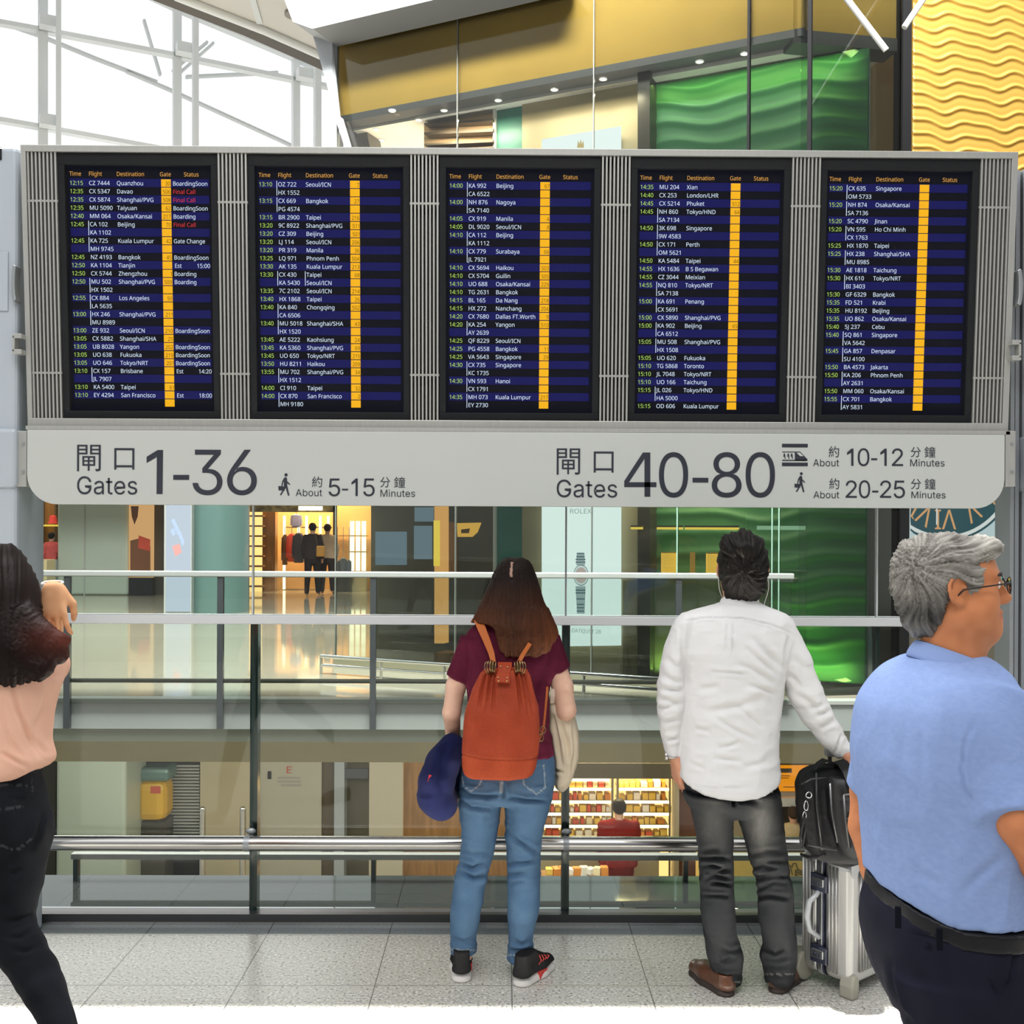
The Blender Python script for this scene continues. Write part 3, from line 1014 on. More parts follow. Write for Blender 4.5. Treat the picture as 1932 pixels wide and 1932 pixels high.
# far balustrade
M_post2 = mat('dark_grey_post', (0.05, 0.055, 0.06), 0.4)
fb = thing('far_balustrade', (0, FE, 0), 'glass balustrade with dark posts on the edge of the deck across the atrium', 'balustrade')
ppx = [-162, 127, 416, 704, 992, 1280, 1497]
fx = [PX(p, 1200, FE - 0.08).x for p in ppx]
zt0, zt1 = PX(966, 1090, FE).z, PX(966, 1079, FE).z
for i in range(6):
    m = MB(); m.span((fx[i] + 0.03, FE - 0.085, -0.02), (fx[i + 1] - 0.03, FE - 0.075, zt0))
    obj('glass_pane', m, M_glass, fb)
for i in range(6):
    m = MB(); m.span((fx[i] - 0.028, FE - 0.10, -0.27), (fx[i] + 0.028, FE - 0.05, zt0))
    obj('post', m, M_post2, fb)
m = MB(); m.span((fx[0], FE - 0.11, zt0), (fx[-1], FE - 0.04, zt1))
obj('top_rail', m, mat('satin_rail', (0.52, 0.53, 0.51), 0.35, 0.3), fb, bevel=0.01)
m = MB(); zz = PX(500, 1284, FE).z
m.tube([(fx[0], FE - 0.02, zz), (fx[-2], FE - 0.02, zz)], 0.022, 10)
obj('kerb_rail', m, mat('bronze_rail', (0.23, 0.21, 0.16), 0.3, 0.5), fb, smooth=True)

# ---- lower level shop fronts
m = MB(); m.span((PX(105, 1500, 15.0).x, 15.0, LZ), (PX(237, 1500, 15.0).x, 15.9, zd))
o = obj('column', m, M_pgreen, kind=None, bevel=0.05, seg=3)
props(o, 'square pale green column on the lower level behind the dark-jeaned walker', 'column')
piece('wall_lower_1', -200, 1438, 105, 1800, WY, 0.3, M_dkshop, z0=LZ, z1=zd, kind='structure')
piece('wall_lower_2', 237, 1438, 315, 1800, WY + 0.6, 0.3, M_bez, z0=LZ, z1=zd, kind='structure')
lv = thing('louvre_panel', PX(345, 1700, WY), 'dark louvred panel beside the yellow sign on the lower level', 'louvre')
piece('backing', 313, 1438, 377, 1800, WY + 0.1, 0.1, M_bez, lv, z0=LZ, z1=zd)
for k in range(24):
    piece('slat', 314, 1444 + k * 6, 376, 1447 + k * 6, WY + 0.03, 0.06, M_fasc, lv)
ys = thing('yellow_machine', PX(280, 1660, WY - 0.4), 'bright yellow vending cabinet in the dark recess beside the green column', 'cabinet')
piece('body', 252, 1476, 311, 1552, WY - 0.4, 0.5, mat('yellow_paint', (0.62, 0.36, 0.02), 0.4), ys, bevel=0.12)
piece('label_panel', 284, 1484, 302, 1497, WY - 0.41, 0.02, mat('red_print', (0.5, 0.08, 0.04), 0.5), ys)
piece('plinth', 252, 1552, 311, 1800, WY - 0.36, 0.42, M_dkshop, ys, z0=LZ)
piece('hood', 246, 1450, 318, 1476, WY - 0.38, 0.46, M_teal, ys, bevel=0.06)
piece('wall_lower_3', 377, 1438, 472, 1800, WY, 0.4, M_beige, z0=LZ, z1=zd, kind='structure')
piece('wall_lower_4', 472, 1438, 606, 1800, WY + 0.2, 0.3, mat('grey_white_hoarding', (0.42, 0.40, 0.33), 0.5), z0=LZ, z1=zd, kind='structure')
for px in (382, 458):
    x = PX(px, 1600, 14.6).x
    m = MB(); m.tube([(x, 14.6, LZ), (x, 14.6, PX(px, 1527, 14.6).z)], 0.042, 14)
    m.ball((x, 14.6, PX(px, 1527, 14.6).z), 0.042, 12)
    m.lathe([(0.09, 0), (0.09, 0.015), (0.045, 0.02)], (x, 14.6, LZ), 16)
    o = obj('bollard', m, M_steel, smooth=True)
    props(o, ('left' if px == 382 else 'right') + ' tall stainless steel bollard in front of the beige wall on the lower level', 'bollard', 'steel bollards')
n_ = thing('wall_notice', PX(545, 1500, WY + 0.18), 'small hoarding notice with a red mark on the grey lower-level wall', 'notice')
LF = Frame((0, WY + 0.19, 0), (1, 0, 0), (0, 0, 1))
m = MB(); LF.fitpx(m, 'E', 541, 1446, 551, 1459, 0.004)
obj('red_mark', m, mat('red_print', (0.5, 0.08, 0.04), 0.5), n_, fix=False)
m = MB()
for yy, a, b in ((1466, 524, 566), (1473, 524, 568), (1480, 530, 568)):
    LF.rect(m, LF.st(a, yy)[0], LF.st(545, yy + 3)[1], LF.st(b, yy)[0], LF.st(545, yy)[1], 0.001, 0.004)
obj('notice_lines', m, mat('faint_grey_print', (0.33, 0.30, 0.28), 0.6), n_)
m = MB(); m.pbox(505, 1456, 511, 1470, WY + 0.17, 0.03)
o = obj('call_button', m, M_bez); props(o, 'small black call box on the grey lower-level wall', 'call box')
piece('door_1', 606, 1438, 630, 1800, WY + 0.25, 0.2, M_brown, z0=LZ, z1=zd, kind='structure')
piece('trim_6', 630, 1438, 649, 1800, WY + 0.1, 0.3, mat('blue_grey_frame', (0.36, 0.40, 0.44), 0.4), z0=LZ, z1=zd, kind='structure')
piece('door_2', 649, 1438, 696, 1800, WY + 0.5, 0.2, mat('olive_dark_door', (0.15, 0.135, 0.09), 0.4), z0=LZ, z1=zd, kind='structure')
m = MB(); m.pbox(650, 1451, 695, 1469, WY + 0.1, 0.06)
o = obj('hanging_sign', m, mat('slate_sign', (0.07, 0.075, 0.09), 0.4)); props(o, 'dark slate hanging sign above the olive doorway on the lower level', 'sign')
piece('wall_lower_5', 696, 1438, 759, 1800, WY, 0.4, mat('pale_stone_wall', (0.48, 0.44, 0.35), 0.5), z0=LZ, z1=zd, kind='structure')
piece('wall_lower_6', 759, 1438, 1010, 1800, WY + 0.15, 0.3, M_wood, z0=LZ, z1=zd, kind='structure')
piece('trim_7', 1272, 1438, 1281, 1800, WY - 0.1, 0.3, M_beige, z0=LZ, z1=zd, kind='structure')
piece('wall_lower_7', 1281, 1438, 1330, 1800, WY, 0.3, mat('maroon_brown', (0.13, 0.05, 0.035), 0.4), z0=LZ, z1=zd, kind='structure')
piece('wall_lower_8', 1330, 1438, 1470, 1800, WY + 0.3, 0.3, M_beige, z0=LZ, z1=zd, kind='structure')
piece('trim_8', 1005, 1440, 1275, 1469, WY - 0.05, 0.2, mat('dark_olive_header', (0.12, 0.105, 0.075), 0.4), kind='structure')

# bakery: two lit shelf bays with trays and packs
bk = thing('bakery_shelving', PX(1150, 1700, WY + 0.8), 'brightly lit bakery shelves behind the person in red on the lower level', 'shelving')
zt = PX(1100, 1469, WY).z
piece('back_wall', 1008, 1466, 1274, 1800, WY + 1.3, 0.1, E_warmw, bk, z0=LZ)
SHX = [(1012, 1153), (1166, 1262)]
shelf_y = [1488, 1512, 1535, 1558, 1580]
for a, b in SHX:
    for y in shelf_y:
        piece('shelf', a, y, b, y + 3, WY + 0.85, 0.42, M_wood, bk)
        piece('glowing_price_strip', a, y - 1, b, y + 4, WY + 0.83, 0.02, E_strip, bk)  # strips along the shelf edges given a glow of their own
piece('upright', 1153, 1463, 1157, 1800, WY + 0.8, 0.06, M_dkshop, bk, z0=LZ)
piece('upright', 1163, 1463, 1167, 1800, WY + 0.8, 0.06, M_dkshop, bk, z0=LZ)
piece('upright', 1262, 1463, 1265, 1800, WY + 0.8, 0.06, M_dkshop, bk, z0=LZ)
piece('light_panel', 1012, 1469, 1150, 1474, WY + 0.9, 0.3, E_strip, bk)
rnd = random.Random(5)
pk = [mat('pack_orange', (0.72, 0.28, 0.05), 0.4), mat('pack_yellow', (0.80, 0.55, 0.10), 0.4), mat('pack_cream', (0.85, 0.74, 0.48), 0.4),
      mat('pack_red', (0.62, 0.09, 0.04), 0.4), mat('pack_brown', (0.42, 0.20, 0.07), 0.4), mat('pack_white', (0.85, 0.83, 0.76), 0.4)]
pkn = ['orange', 'yellow', 'cream', 'red', 'brown', 'white']
protos = {}
bx = MB(); bx.box((0, 0, 0.5), (1, 1, 1))
bays = ['left', 'right']
for bi, (a, b) in enumerate(SHX):
    for si, y in enumerate(shelf_y):
        xx = a + 3
        while xx < b - 6:
            w = rnd.choice([7, 9, 11, 13]); h = rnd.choice([9, 11, 13, 15])
            ci = rnd.choice([0, 1, 1, 2, 2, 3, 4, 5, 5]) if bi == 0 else rnd.choice([0, 1, 1, 1, 2, 3, 5])
            p0 = PX(xx, y, WY + 0.9); p1 = PX(xx + w, y - h, WY + 0.9)
            if ci not in protos:
                o = obj('bread_pack', bx, pk[ci], bevel=0.08)
                protos[ci] = o
            else:
                o = protos[ci].copy(); scene.collection.objects.link(o)
            o.location = ((p0.x + p1.x) / 2, WY + 1.05, p0.z)
            o.scale = (abs(p1.x - p0.x), 0.2, abs(p1.z - p0.z))
            sh = ['top', 'second', 'third', 'fourth', 'bottom'][si]
            props(o, '%s bakery pack on the %s shelf of the %s lit bakery bay' % (pkn[ci], sh, bays[bi]), 'bakery pack', '%s packs on the %s shelf of the %s bakery bay' % (pkn[ci], sh, bays[bi]))
            xx += w + rnd.choice([1, 2, 4])
ct = thing('bakery_counter', PX(1120, 1700, WY - 0.6), 'grey bakery counter with colourful packs in front of the lit shelves', 'counter')
piece('counter_top', 1008, 1603, 1245, 1610, WY - 0.6, 0.7, M_beige, ct)
piece('counter_front', 1010, 1610, 1243, 1800, WY - 0.5, 0.5, mat('olive_counter', (0.33, 0.29, 0.17), 0.5), ct, z0=LZ)
for k in range(9):
    c = PX(1036 + k * 13, 1640, 14.4)
    ci = [1, 0, 0, 5, 0, 5, 5, 2, 0][k]
    o = protos[ci].copy() if ci in protos else obj('bread_pack', bx, pk[ci], bevel=0.08)
    if o.name not in scene.collection.objects:
        scene.collection.objects.link(o)
    o.location = (c.x, 14.4, c.z - 0.06 - 0.02 * (k % 3)); o.scale = (0.1, 0.12, 0.08 + 0.03 * (k % 3)); o.rotation_euler = (0.1 * (k % 2), 0, 0.4 * k)
    props(o, '%s snack pack on the low display table in front of the bakery counter' % pkn[ci], 'snack pack', '%s packs on the low display table' % pkn[ci])
zt_ = PX(1090, 1646, 14.4).z - 0.06
m = MB(); m.span((PX(1020, 1640, 14.4).x, 14.2, LZ), (PX(1150, 1640, 14.4).x, 14.7, zt_))
o = obj('display_table', m, M_wood, bevel=0.02); props(o, 'low wooden display table with snack packs below the bakery counter', 'table')
# orange sign, white canopy and yellow counter on the right
os_ = thing('orange_sign', PX(1500, 1500, WY - 0.2), 'glowing orange shop sign behind the black bag on the lower level', 'sign')
piece('sign_box', 1462, 1447, 1556, 1493, WY - 0.2, 0.12, emission('orange_lightbox', (1.0, 0.33, 0.012), 0.85), os_)
piece('dark_label', 1472, 1450, 1494, 1458, WY - 0.215, 0.02, M_brown, os_)
m = MB()
OF = Frame((0, WY - 0.2, 0), (1, 0, 0), (0, 0, 1))
for yy, a, b in ((1463, 1470, 1490), (1467, 1470, 1488), (1484, 1478, 1503)):
    OF.rect(m, OF.st(a, yy)[0], OF.st(1480, yy + 1.6)[1], OF.st(b, yy)[0], OF.st(1480, yy)[1], 0.002, 0.005)
obj('small_print', m, mat('sign_brown_print', (0.25, 0.09, 0.01), 0.5), os_)
piece('trim_9', 1470, 1493, 1560, 1506, WY - 0.1, 0.2, mat('grey_fascia_panel', (0.35, 0.37, 0.355), 0.45), kind='structure')
piece('trim_10', 1470, 1506, 1560, 1522, WY - 0.2, 0.3, M_white, kind='structure')
piece('wall_lower_9', 1470, 1522, 1640, 1800, WY + 0.6, 0.3, M_brown, z0=LZ, kind='structure')
yc = thing('yellow_counter', PX(1480, 1700, 14.8), 'yellow counter front with outlined lettering right of the bakery', 'counter')
piece('front', 1322, 1605, 1560, 1800, 14.8, 0.4, mat('mustard_panel', (0.50, 0.37, 0.11), 0.45), yc, z0=LZ)
m = MB()
YF = Frame((0, 14.8, 0), (1, 0, 0), (0, 0, 1))
ly = lambda pts: [YF.at(*YF.st(1440 + x / 8.05, 1420 + y / 8.05), 0.006) for x, y in pts]
for pts in ([(400, 1700), (440, 1850)], [(430, 1740), (450, 1680), (490, 1680), (520, 1770)], [(485, 1870), (485, 1785), (540, 1775), (600, 1800), (675, 1785), (675, 1815), (640, 1815), (640, 1880)], [(510, 1870), (510, 1810), (590, 1815)], [(540, 1840), (590, 1850)], [(610, 1880), (610, 1815)]):
    m.tube(ly(pts), 0.008, 6)
obj('outlined_letters', m, M_brown, yc)
M_shirtw = mat('white_cloth', (0.78, 0.76, 0.72), 0.8)

# ---- upper-level shops along the left (Y ~ 24..30)
SZ = 4.2
m = MB(); m.span((-16, 31, 0), (-1.0, 31.3, SZ)); obj('wall_far', m, M_beige, kind='structure')
m = MB(); m.span((-16, 20.4, SZ), (-0.9, 31.3, SZ + 0.4)); obj('ceiling_far', m, M_white, kind='structure')
m = MB(); m.span((PX(108, 1000, 25.2).x, 25.2, 0), (PX(242, 1000, 25.2).x, 26.4, SZ))
o = obj('column', m, M_pgreen, bevel=0.06, seg=4); props(o, 'broad pale green column on the far deck left of the lit poster', 'column')
for px in (159,):
    piece('trim_11', px - 1, 950, px + 1, 1125, 25.18, 0.04, M_fasc, z0=0, z1=SZ, kind='structure')
c = PX(415, 1000, 20.6)
m = MB(); m.lathe([(0.56, 0), (0.56, SZ)], (c.x, 20.6, 0), 40)
o = obj('column', m, M_teal, smooth=True); props(o, 'round teal clad column beside the tall lit banner', 'column')
# hat shop, far left
hs = thing('hat_display', PX(75, 1080, 26.2), 'wooden display wall with hat shelves left of the pale green column', 'display')
piece('back_panel', 36, 940, 110, 1130, 26.6, 0.2, M_wood, hs, z0=0, z1=SZ)
for px in (40, 76, 104):
    piece('upright', px - 1.5, 940, px + 1.5, 1125, 26.4, 0.2, M_brown, hs, z0=0, z1=SZ)
for a, b, y in ((44, 76, 990), (78, 109, 990), (42, 78, 1033), (42, 78, 1053)):
    piece('shelf', a, y, b, y + 3, 26.1, 0.5, E_yel, hs)  # shelves glow by their material to look warmly lit
hp = [(64, 988, 17, 27, (0.85, 0.42, 0.01), 'yellow pointed hat on the upper left shelf of the wooden hat display', 1),
      (100, 988, 16, 16, (0.75, 0.06, 0.08), 'red bowl hat on the upper right shelf of the wooden hat display', 0),
      (57, 1032, 14, 16, (0.80, 0.38, 0.02), 'square yellow box hat on the lower shelf of the wooden hat display', 2),
      (72, 1032, 9, 13, (0.80, 0.25, 0.02), 'small orange hat on the lower shelf of the wooden hat display', 0),
      (53, 1052, 18, 16, (0.55, 0.52, 0.42), 'beige bag under the lower shelf of the wooden hat display', 2)]
for px, y, w, h, col, lab, shp in hp:
    p = PX(px, y, 26.35); k = 26.35 / FOC
    m = MB()
    if shp == 1:
        m.lathe([(w * k * 0.5, 0), (w * k * 0.5, h * k * 0.35), (w * k * 0.4, h * k * 0.7), (w * k * 0.12, h * k)], p, 14)
    elif shp == 0:
        m.lathe([(w * k * 0.55, 0), (w * k * 0.45, h * k * 0.3), (w * k * 0.35, h * k * 0.9), (w * k * 0.2, h * k)], p, 14)
    else:
        m.box(p + Vector((0, 0, h * k / 2)), (w * k, 0.2, h * k), Matrix.Rotation(0.3, 3, 'Z'))
    o = obj('hat' if 'hat on' in lab else 'bag', m, mat('hat_' + lab.split()[0] + lab.split()[1], col, 0.5), bevel=0.01, smooth=True)
    props(o, lab, 'hat' if 'hat on' in lab else 'bag')
m = MB(); m.span((PX(36, 1080, 24.6).x, 24.6, 0), (PX(88, 1080, 24.6).x, 25.1, PX(60, 1056, 24.6).z))
o = obj('shop_counter', m, mat('light_beige_counter', (0.62, 0.52, 0.30), 0.5), bevel=0.02); props(o, 'light beige shop counter in front of the hat display', 'counter')
# lit poster + dark wall
pt = thing('lit_poster', PX(265, 1080, 25.1), 'warm lit poster of a figure with a red clutch bag beside the pale green column', 'poster')
piece('light_panel', 243, 940, 287, 1090, 25.1, 0.15, emission('warm_poster', (0.95, 0.52, 0.22), 0.72), pt)
piece('base', 243, 1090, 287, 1130, 25.05, 0.2, M_bez, pt, z0=0)
m = MB()
QF = Frame((0, 25.1, 0), (1, 0, 0), (0, 0, 1))
QF.polypx(m, [(247, 955), (262, 955), (260, 975), (254, 990), (249, 975)], 0.01)
QF.polypx(m, [(246, 1020), (262, 1016), (284, 1030), (284, 1088), (246, 1088)], 0.01)
obj('printed_figure', m, mat('poster_brown', (0.16, 0.06, 0.025), 0.6), pt, fix=False)
m = MB()
QF.polypx(m, [(262, 1010), (284, 1018), (283, 1040), (261, 1034)], 0.014)
obj('printed_clutch', m, mat('poster_red', (0.5, 0.06, 0.03), 0.6), pt, fix=False)
piece('wall_far_1', 287, 940, 311, 1130, 25.4, 0.3, M_dkshop, z0=0, z1=SZ, kind='structure')
bn = thing('banner_lightbox', PX(335, 1157, 20.0), 'tall pale blue banner light box standing on the glossy far floor', 'light box')
piece('frame', 309.5, 930, 361.5, 1159, 20.02, 0.18, mat('satin_rail', (0.52, 0.53, 0.51), 0.35, 0.3), bn, z0=0, z1=4.1)
piece('printed_panel', 313, 930, 359, 1154, 19.99, 0.05, E_ban, bn, z1=4.0)
m = MB()
NF = Frame((0, 19.99, 0), (1, 0, 0), (0, 0, 1))
for pts in ([(323, 982), (329, 978), (349, 1022), (345, 1030)], [(322, 1000), (330, 996), (332, 1008), (326, 1012)]):
    NF.polypx(m, pts, 0.006)
obj('printed_strokes', m, mat('banner_blue_print', (0.30, 0.38, 0.55), 0.6), bn, fix=False)
m = MB(); NF.polypx(m, [(325, 1030), (339, 1026), (343, 1042), (331, 1050)], 0.008)
obj('printed_bag', m, mat('banner_red_print', (0.55, 0.25, 0.25), 0.6), bn, fix=False)
# clothing shop
CY = 26.5
piece('wall_far_2', 470, 940, 700, 1130, CY + 2.2, 0.3, M_orange, z0=0, z1=SZ, kind='structure')
piece('trim_12', 470, 940, 632, 966, CY - 0.3, 0.3, mat('patterned_header', (0.16, 0.12, 0.06), 0.5, vary=0.7, vscale=6, col2=(0.55, 0.42, 0.18)), z1=SZ, kind='structure')
piece('trim_13', 628, 940, 632, 1130, CY - 0.3, 0.1, M_brown, z0=0, z1=SZ, kind='structure')
wf = thing('shop_light_box', PX(590, 960, CY), 'bright white light panel above the clothing shop entrance', 'light')
piece('panel', 563, 955, 608, 963, CY - 0.35, 0.1, E_strip, wf)
sp = thing('shelf_tower', PX(484, 1110, CY), 'tower of small lit shelves at the left side of the clothing shop', 'shelving')
piece('back', 471, 966, 495, 1112, CY + 0.3, 0.1, E_warmw, sp, z0=0)
for y in range(972, 1112, 19):
    piece('shelf', 470, y, 496, y + 3, CY, 0.3, M_wood, sp)
piece('wall_far_3', 495, 966, 519, 1118, CY + 0.3, 0.3, M_wood, z0=0, z1=SZ, kind='structure')
wb = thing('clothes_wall', PX(575, 1115, CY + 1.4), 'orange lit clothes wall with vertical light strips in the clothing shop', 'clothes display')
piece('panel', 518, 966, 628, 1116, CY + 1.6, 0.1, M_orange, wb, z0=0)
piece('plinth', 534, 1113, 598, 1118, CY + 1.0, 0.5, M_brown, wb, z0=0)
for a, y0, y1 in ((536, 973, 1112), (578, 973, 1048), (604, 973, 1008), (619, 973, 1008), (563, 990, 1008)):
    piece('light_strip', a - 2.2, y0, a + 2.2, y1, CY + 1.0, 0.05, E_strip, wb)
piece('hanging_rail', 540, 994, 626, 996, CY + 1.1, 0.05, M_brown, wb)


def garment(px0, y0, px1, y1, Y, mt, lab, cat='jacket', nm='jacket'):
    """a hanging garment: shouldered body with two sleeves and a hanger hook"""
    a = PX(px0, y0, Y); b = PX(px1, y1, Y)
    w = b.x - a.x; h = a.z - b.z; cx = (a.x + b.x) / 2
    t = thing(nm, (cx, Y, b.z), lab, cat, 'clothes in the clothing shop')
    m = MB()
    pf = [(-0.15, 1.0), (0.15, 1.0), (0.36, 0.92), (0.40, 0.5), (0.38, 0.0), (-0.38, 0.0), (-0.40, 0.5), (-0.36, 0.92)]
    m.prism([(cx + p * w, Y - 0.06, b.z + q * h) for p, q in pf], (0, 0.14, 0))
    obj('body', m, mt, t, bevel=0.03)
    for s in (-1, 1):
        m = MB(); m.tube([(cx + s * 0.33 * w, Y, b.z + 0.9 * h), (cx + s * 0.44 * w, Y, b.z + 0.55 * h), (cx + s * 0.46 * w, Y - 0.02, b.z + 0.15 * h)], [0.08 * w + 0.02, 0.07 * w + 0.015, 0.06 * w + 0.01], 10)
        obj('sleeve', m, mt, t, smooth=True)
    m = MB(); m.tube([(cx, Y, b.z + h), (cx, Y, max(a.z + 0.1, PX(560, 994, CY + 1.1).z)), (cx, CY + 1.12, max(a.z + 0.1, PX(560, 994, CY + 1.1).z))], 0.008, 6)
    obj('hanger_hook', m, M_steel, t)


garment(541, 1006, 560, 1060, CY + 0.75, mat('red_jacket', (0.55, 0.06, 0.04), 0.7), 'red jacket hanging beside the long light strip in the clothing shop')
garment(552, 1005, 575, 1062, CY + 0.55, mat('navy_jacket', (0.03, 0.035, 0.06), 0.7), 'navy jacket hanging right of the red jacket in the clothing shop')
garment(532, 1008, 543, 1066, CY + 0.9, mat('brown_jacket', (0.10, 0.05, 0.03), 0.7), 'narrow brown jacket hanging left of the red jacket in the clothing shop')
garment(549, 970, 569, 995, CY + 0.8, mat('blue_shirt', (0.20, 0.22, 0.42), 0.7), 'blue shirt hanging high above the jackets in the clothing shop', 'shirt', 'shirt')
# glass cabinets right of the clothing shop
cb = thing('display_cabinet', PX(670, 1080, CY), 'cream display cabinet with bright white glass shelves right of the clothing shop', 'cabinet')
piece('back_panel', 632, 940, 706, 1130, CY + 1.2, 0.1, M_orange, cb, z0=0, z1=SZ)
for a in (664, 675, 686):
    piece('light_panel', a - 4, 983, a + 4, 1077, CY + 0.9, 0.06, E_strip, cb)
for y in (1010, 1040):
    piece('shelf', 634, y, 692, y + 2, CY + 0.85, 0.3, M_gold, cb)
piece('pedestal', 662, 1080, 690, 1130, CY + 0.6, 0.3, mat('light_beige_counter', (0.62, 0.52, 0.30), 0.5), cb, z0=0)
for k, (a, b) in enumerate(((633, 640), (641, 654), (655, 662))):
    garment(a, 1052 if k == 1 else 1056, b, 1086, CY + 0.4, mat('denim_blue_cloth', (0.16, 0.21, 0.28), 0.8), ['leftmost', 'middle', 'rightmost'][k] + ' of three folded denim tops in front of the cream cabinet', 'top', 'denim_top')
tb = thing('folding_table', PX(648, 1110, CY + 0.3), 'low table under the folded denim tops in front of the cream cabinet', 'table')
piece('table_top', 630, 1086, 664, 1089, CY + 0.25, 0.4, M_wood, tb)
piece('table_base', 633, 1089, 661, 1130, CY + 0.3, 0.3, M_dkshop, tb, z0=0)
area('clothing_shop_lamp', (PX(575, 900, CY).x, CY + 0.3, 3.6), (PX(575, 900, CY).x, CY + 1.5, 0), 2.5, 1.0, 420, (1.0, 0.72, 0.42))
area('hat_shop_lamp', (PX(75, 900, 25.6).x, 25.4, 3.6), (PX(75, 900, 26).x, 26.6, 0.5), 1.2, 0.5, 45, (1.0, 0.75, 0.4))
area('bakery_lamp', (PX(1140, 1450, WY).x, WY + 0.2, zd - 0.1), (PX(1140, 1450, WY).x, WY + 1.0, LZ), 2.2, 0.5, 300, (1.0, 0.78, 0.45))
area('lower_deck_lamp', (-1.5, 13.5, zd - 0.05), (-1.5, 15.0, LZ), 10, 2.0, 330, (1.0, 0.93, 0.78))
area('far_deck_lamp', (-6, 19, SZ + 3), (-6, 21, 0), 8, 5, 900, (1.0, 0.97, 0.9))
# ================================================================== boutique facade on the right
C0 = Vector((2.88, 10.4, 0))
dL = Vector((-2.13, 1.0, 0)).normalized()
nB = Vector((1.0, 2.13, 0)).normalized()          # away from the camera
FF = lambda off: Frame(C0 + nB * off, -dL, (0, 0, 1))
F0 = FF(0.0)
M_tan = mat('tan_fabric_panel', (0.56, 0.345, 0.058), 0.75, vary=0.10, vscale=1.2)
M_blk = mat('black_mullion', (0.010, 0.010, 0.011), 0.6, spec=0.06)
M_soffw = mat('white_soffit', (0.80, 0.78, 0.72), 0.6)
M_bpanel = mat('beige_boutique_wall', (0.44, 0.37, 0.22), 0.55, vary=0.07, vscale=1.5)


def fslab(name, pts, off, th, mt, parent=None, **kw):
    """slab with the pixel outline pts at distance off behind the facade, thickness th going back"""
    F = FF(off)
    poly = [on_plane(px, py, F.o, F.n) for px, py in pts]
    m = MB(); m.prism(poly, nB * th)
    return obj(name, m, mt, parent, **kw)


# tan band, its dark edge, slanted white fascia
fslab('wall_boutique', [(636, 222), (1519, 52), (1519, -120), (636, -80)], 0.10, 0.25, M_tan, kind='structure')
fslab('trim_14', [(640, 232), (1519, 66), (1519, 51), (636, 220)], 0.08, 0.35, mat('dark_grey_edge', (0.10, 0.10, 0.10), 0.5), kind='structure')
m = MB()
F_ = FF(-0.02)
outl = [(636, 88), (966, 13), (1080, -14), (1080, -140), (560, -90), (574, 8), (600, 75)]
poly = [on_plane(px, py, F_.o, F_.n) for px, py in outl]
m.prism(poly, -nB * 0.5)
obj('trim_15', m, mat('white_fascia', (0.46, 0.49, 0.52), 0.5), kind='structure')
# slanted white end fin going down at the left end of the facade
pf = [(574, 8), (600, 75), (657, 276), (657, 330), (663, 330), (663, 276), (648, 225), (636, 215), (636, 86)]
m = MB(); m.prism([on_plane(px, py, F_.o, F_.n) for px, py in pf], -nB * 0.10)
obj('trim_16', m, mat('white_fascia', (0.46, 0.49, 0.52), 0.5), kind='structure')
# facade glass, upper and lower, with joints
a_l = F0.st(637, 200)[0]
zt_f = 8.2
bt_ = thing('shopfront_glass', F0.at((a_l) / 2, 0), 'tall shop glass facade with black mullions above and below the departures board', 'shopfront')
jx = [637, 863, 1120, 1412, 1527]
aa = [F0.st(j, 200)[0] for j in jx]
for i in range(4):
    m = MB(); F0.rect(m, aa[i] + 0.01, 0.02, aa[i + 1] - 0.01, zt_f, -0.012, 0.0)
    obj('glass_pane', m, M_fglass, bt_)
for j, w in zip(jx, (2, 1.6, 1.6, 4.5, 7)):
    a = F0.st(j, 200)[0]; hw = w / 2 * 10.8 / FOC
    m = MB(); F0.rect(m, a - hw, 3.6 if w > 3 else 0.0, a + hw, zt_f, -0.06 if w > 3 else -0.02, 0.01)
    obj('mullion', m, M_blk if w > 3 else mat('grey_joint', (0.16, 0.17, 0.15), 0.4), bt_)
for j in (1278, 1457, 1470, 1545):
    a = F0.st(min(j, 1520), 1000)[0] if j < 1530 else None
    if a is not None:
        m = MB(); F0.rect(m, a - 0.006, 0.0, a + 0.006, 3.3, -0.02, 0.012)
        obj('joint', m, mat('pale_green_glass_edge', (0.30, 0.48, 0.38), 0.3), bt_)
# soffit with downlights
F1, F2 = FF(0.35), FF(3.2)
zs = 6.48
sl, sr = F0.st(640, 200)[0], 0.05
m = MB(); F_s = FF(0.3)
m.prism([F_s.at(sl, zs), F_s.at(sr, zs), FF(3.4).at(sr, zs), FF(3.4).at(sl, zs)], (0, 0, 0.2))
obj('ceiling_boutique', m, M_soffw, kind='structure')
for k, (px, py) in enumerate([(740, 209), (790, 226), (838, 208), (940, 189), (1046, 169), (1138, 149), (1320, 116), (1405, 101), (720, 264), (710, 244)]):
    p = on_floor(px, py, zs - 0.001)
    m = MB(); m.lathe([(0.036, -0.006), (0.036, 0.0)], p, 16)
    t = thing('downlight', p, 'small round downlight in the boutique soffit above the departures board', 'downlight', 'boutique downlights')
    obj('glow_disc', m, E_dl, t)
    m = MB(); m.tube([p + Vector((0.042 * math.cos(q * math.pi / 8), 0.042 * math.sin(q * math.pi / 8), -0.002)) for q in range(16)], 0.006, 6, closed=True)
    obj('ring', m, M_white, t)
# rear walls behind the glass
G_OFF = 0.47


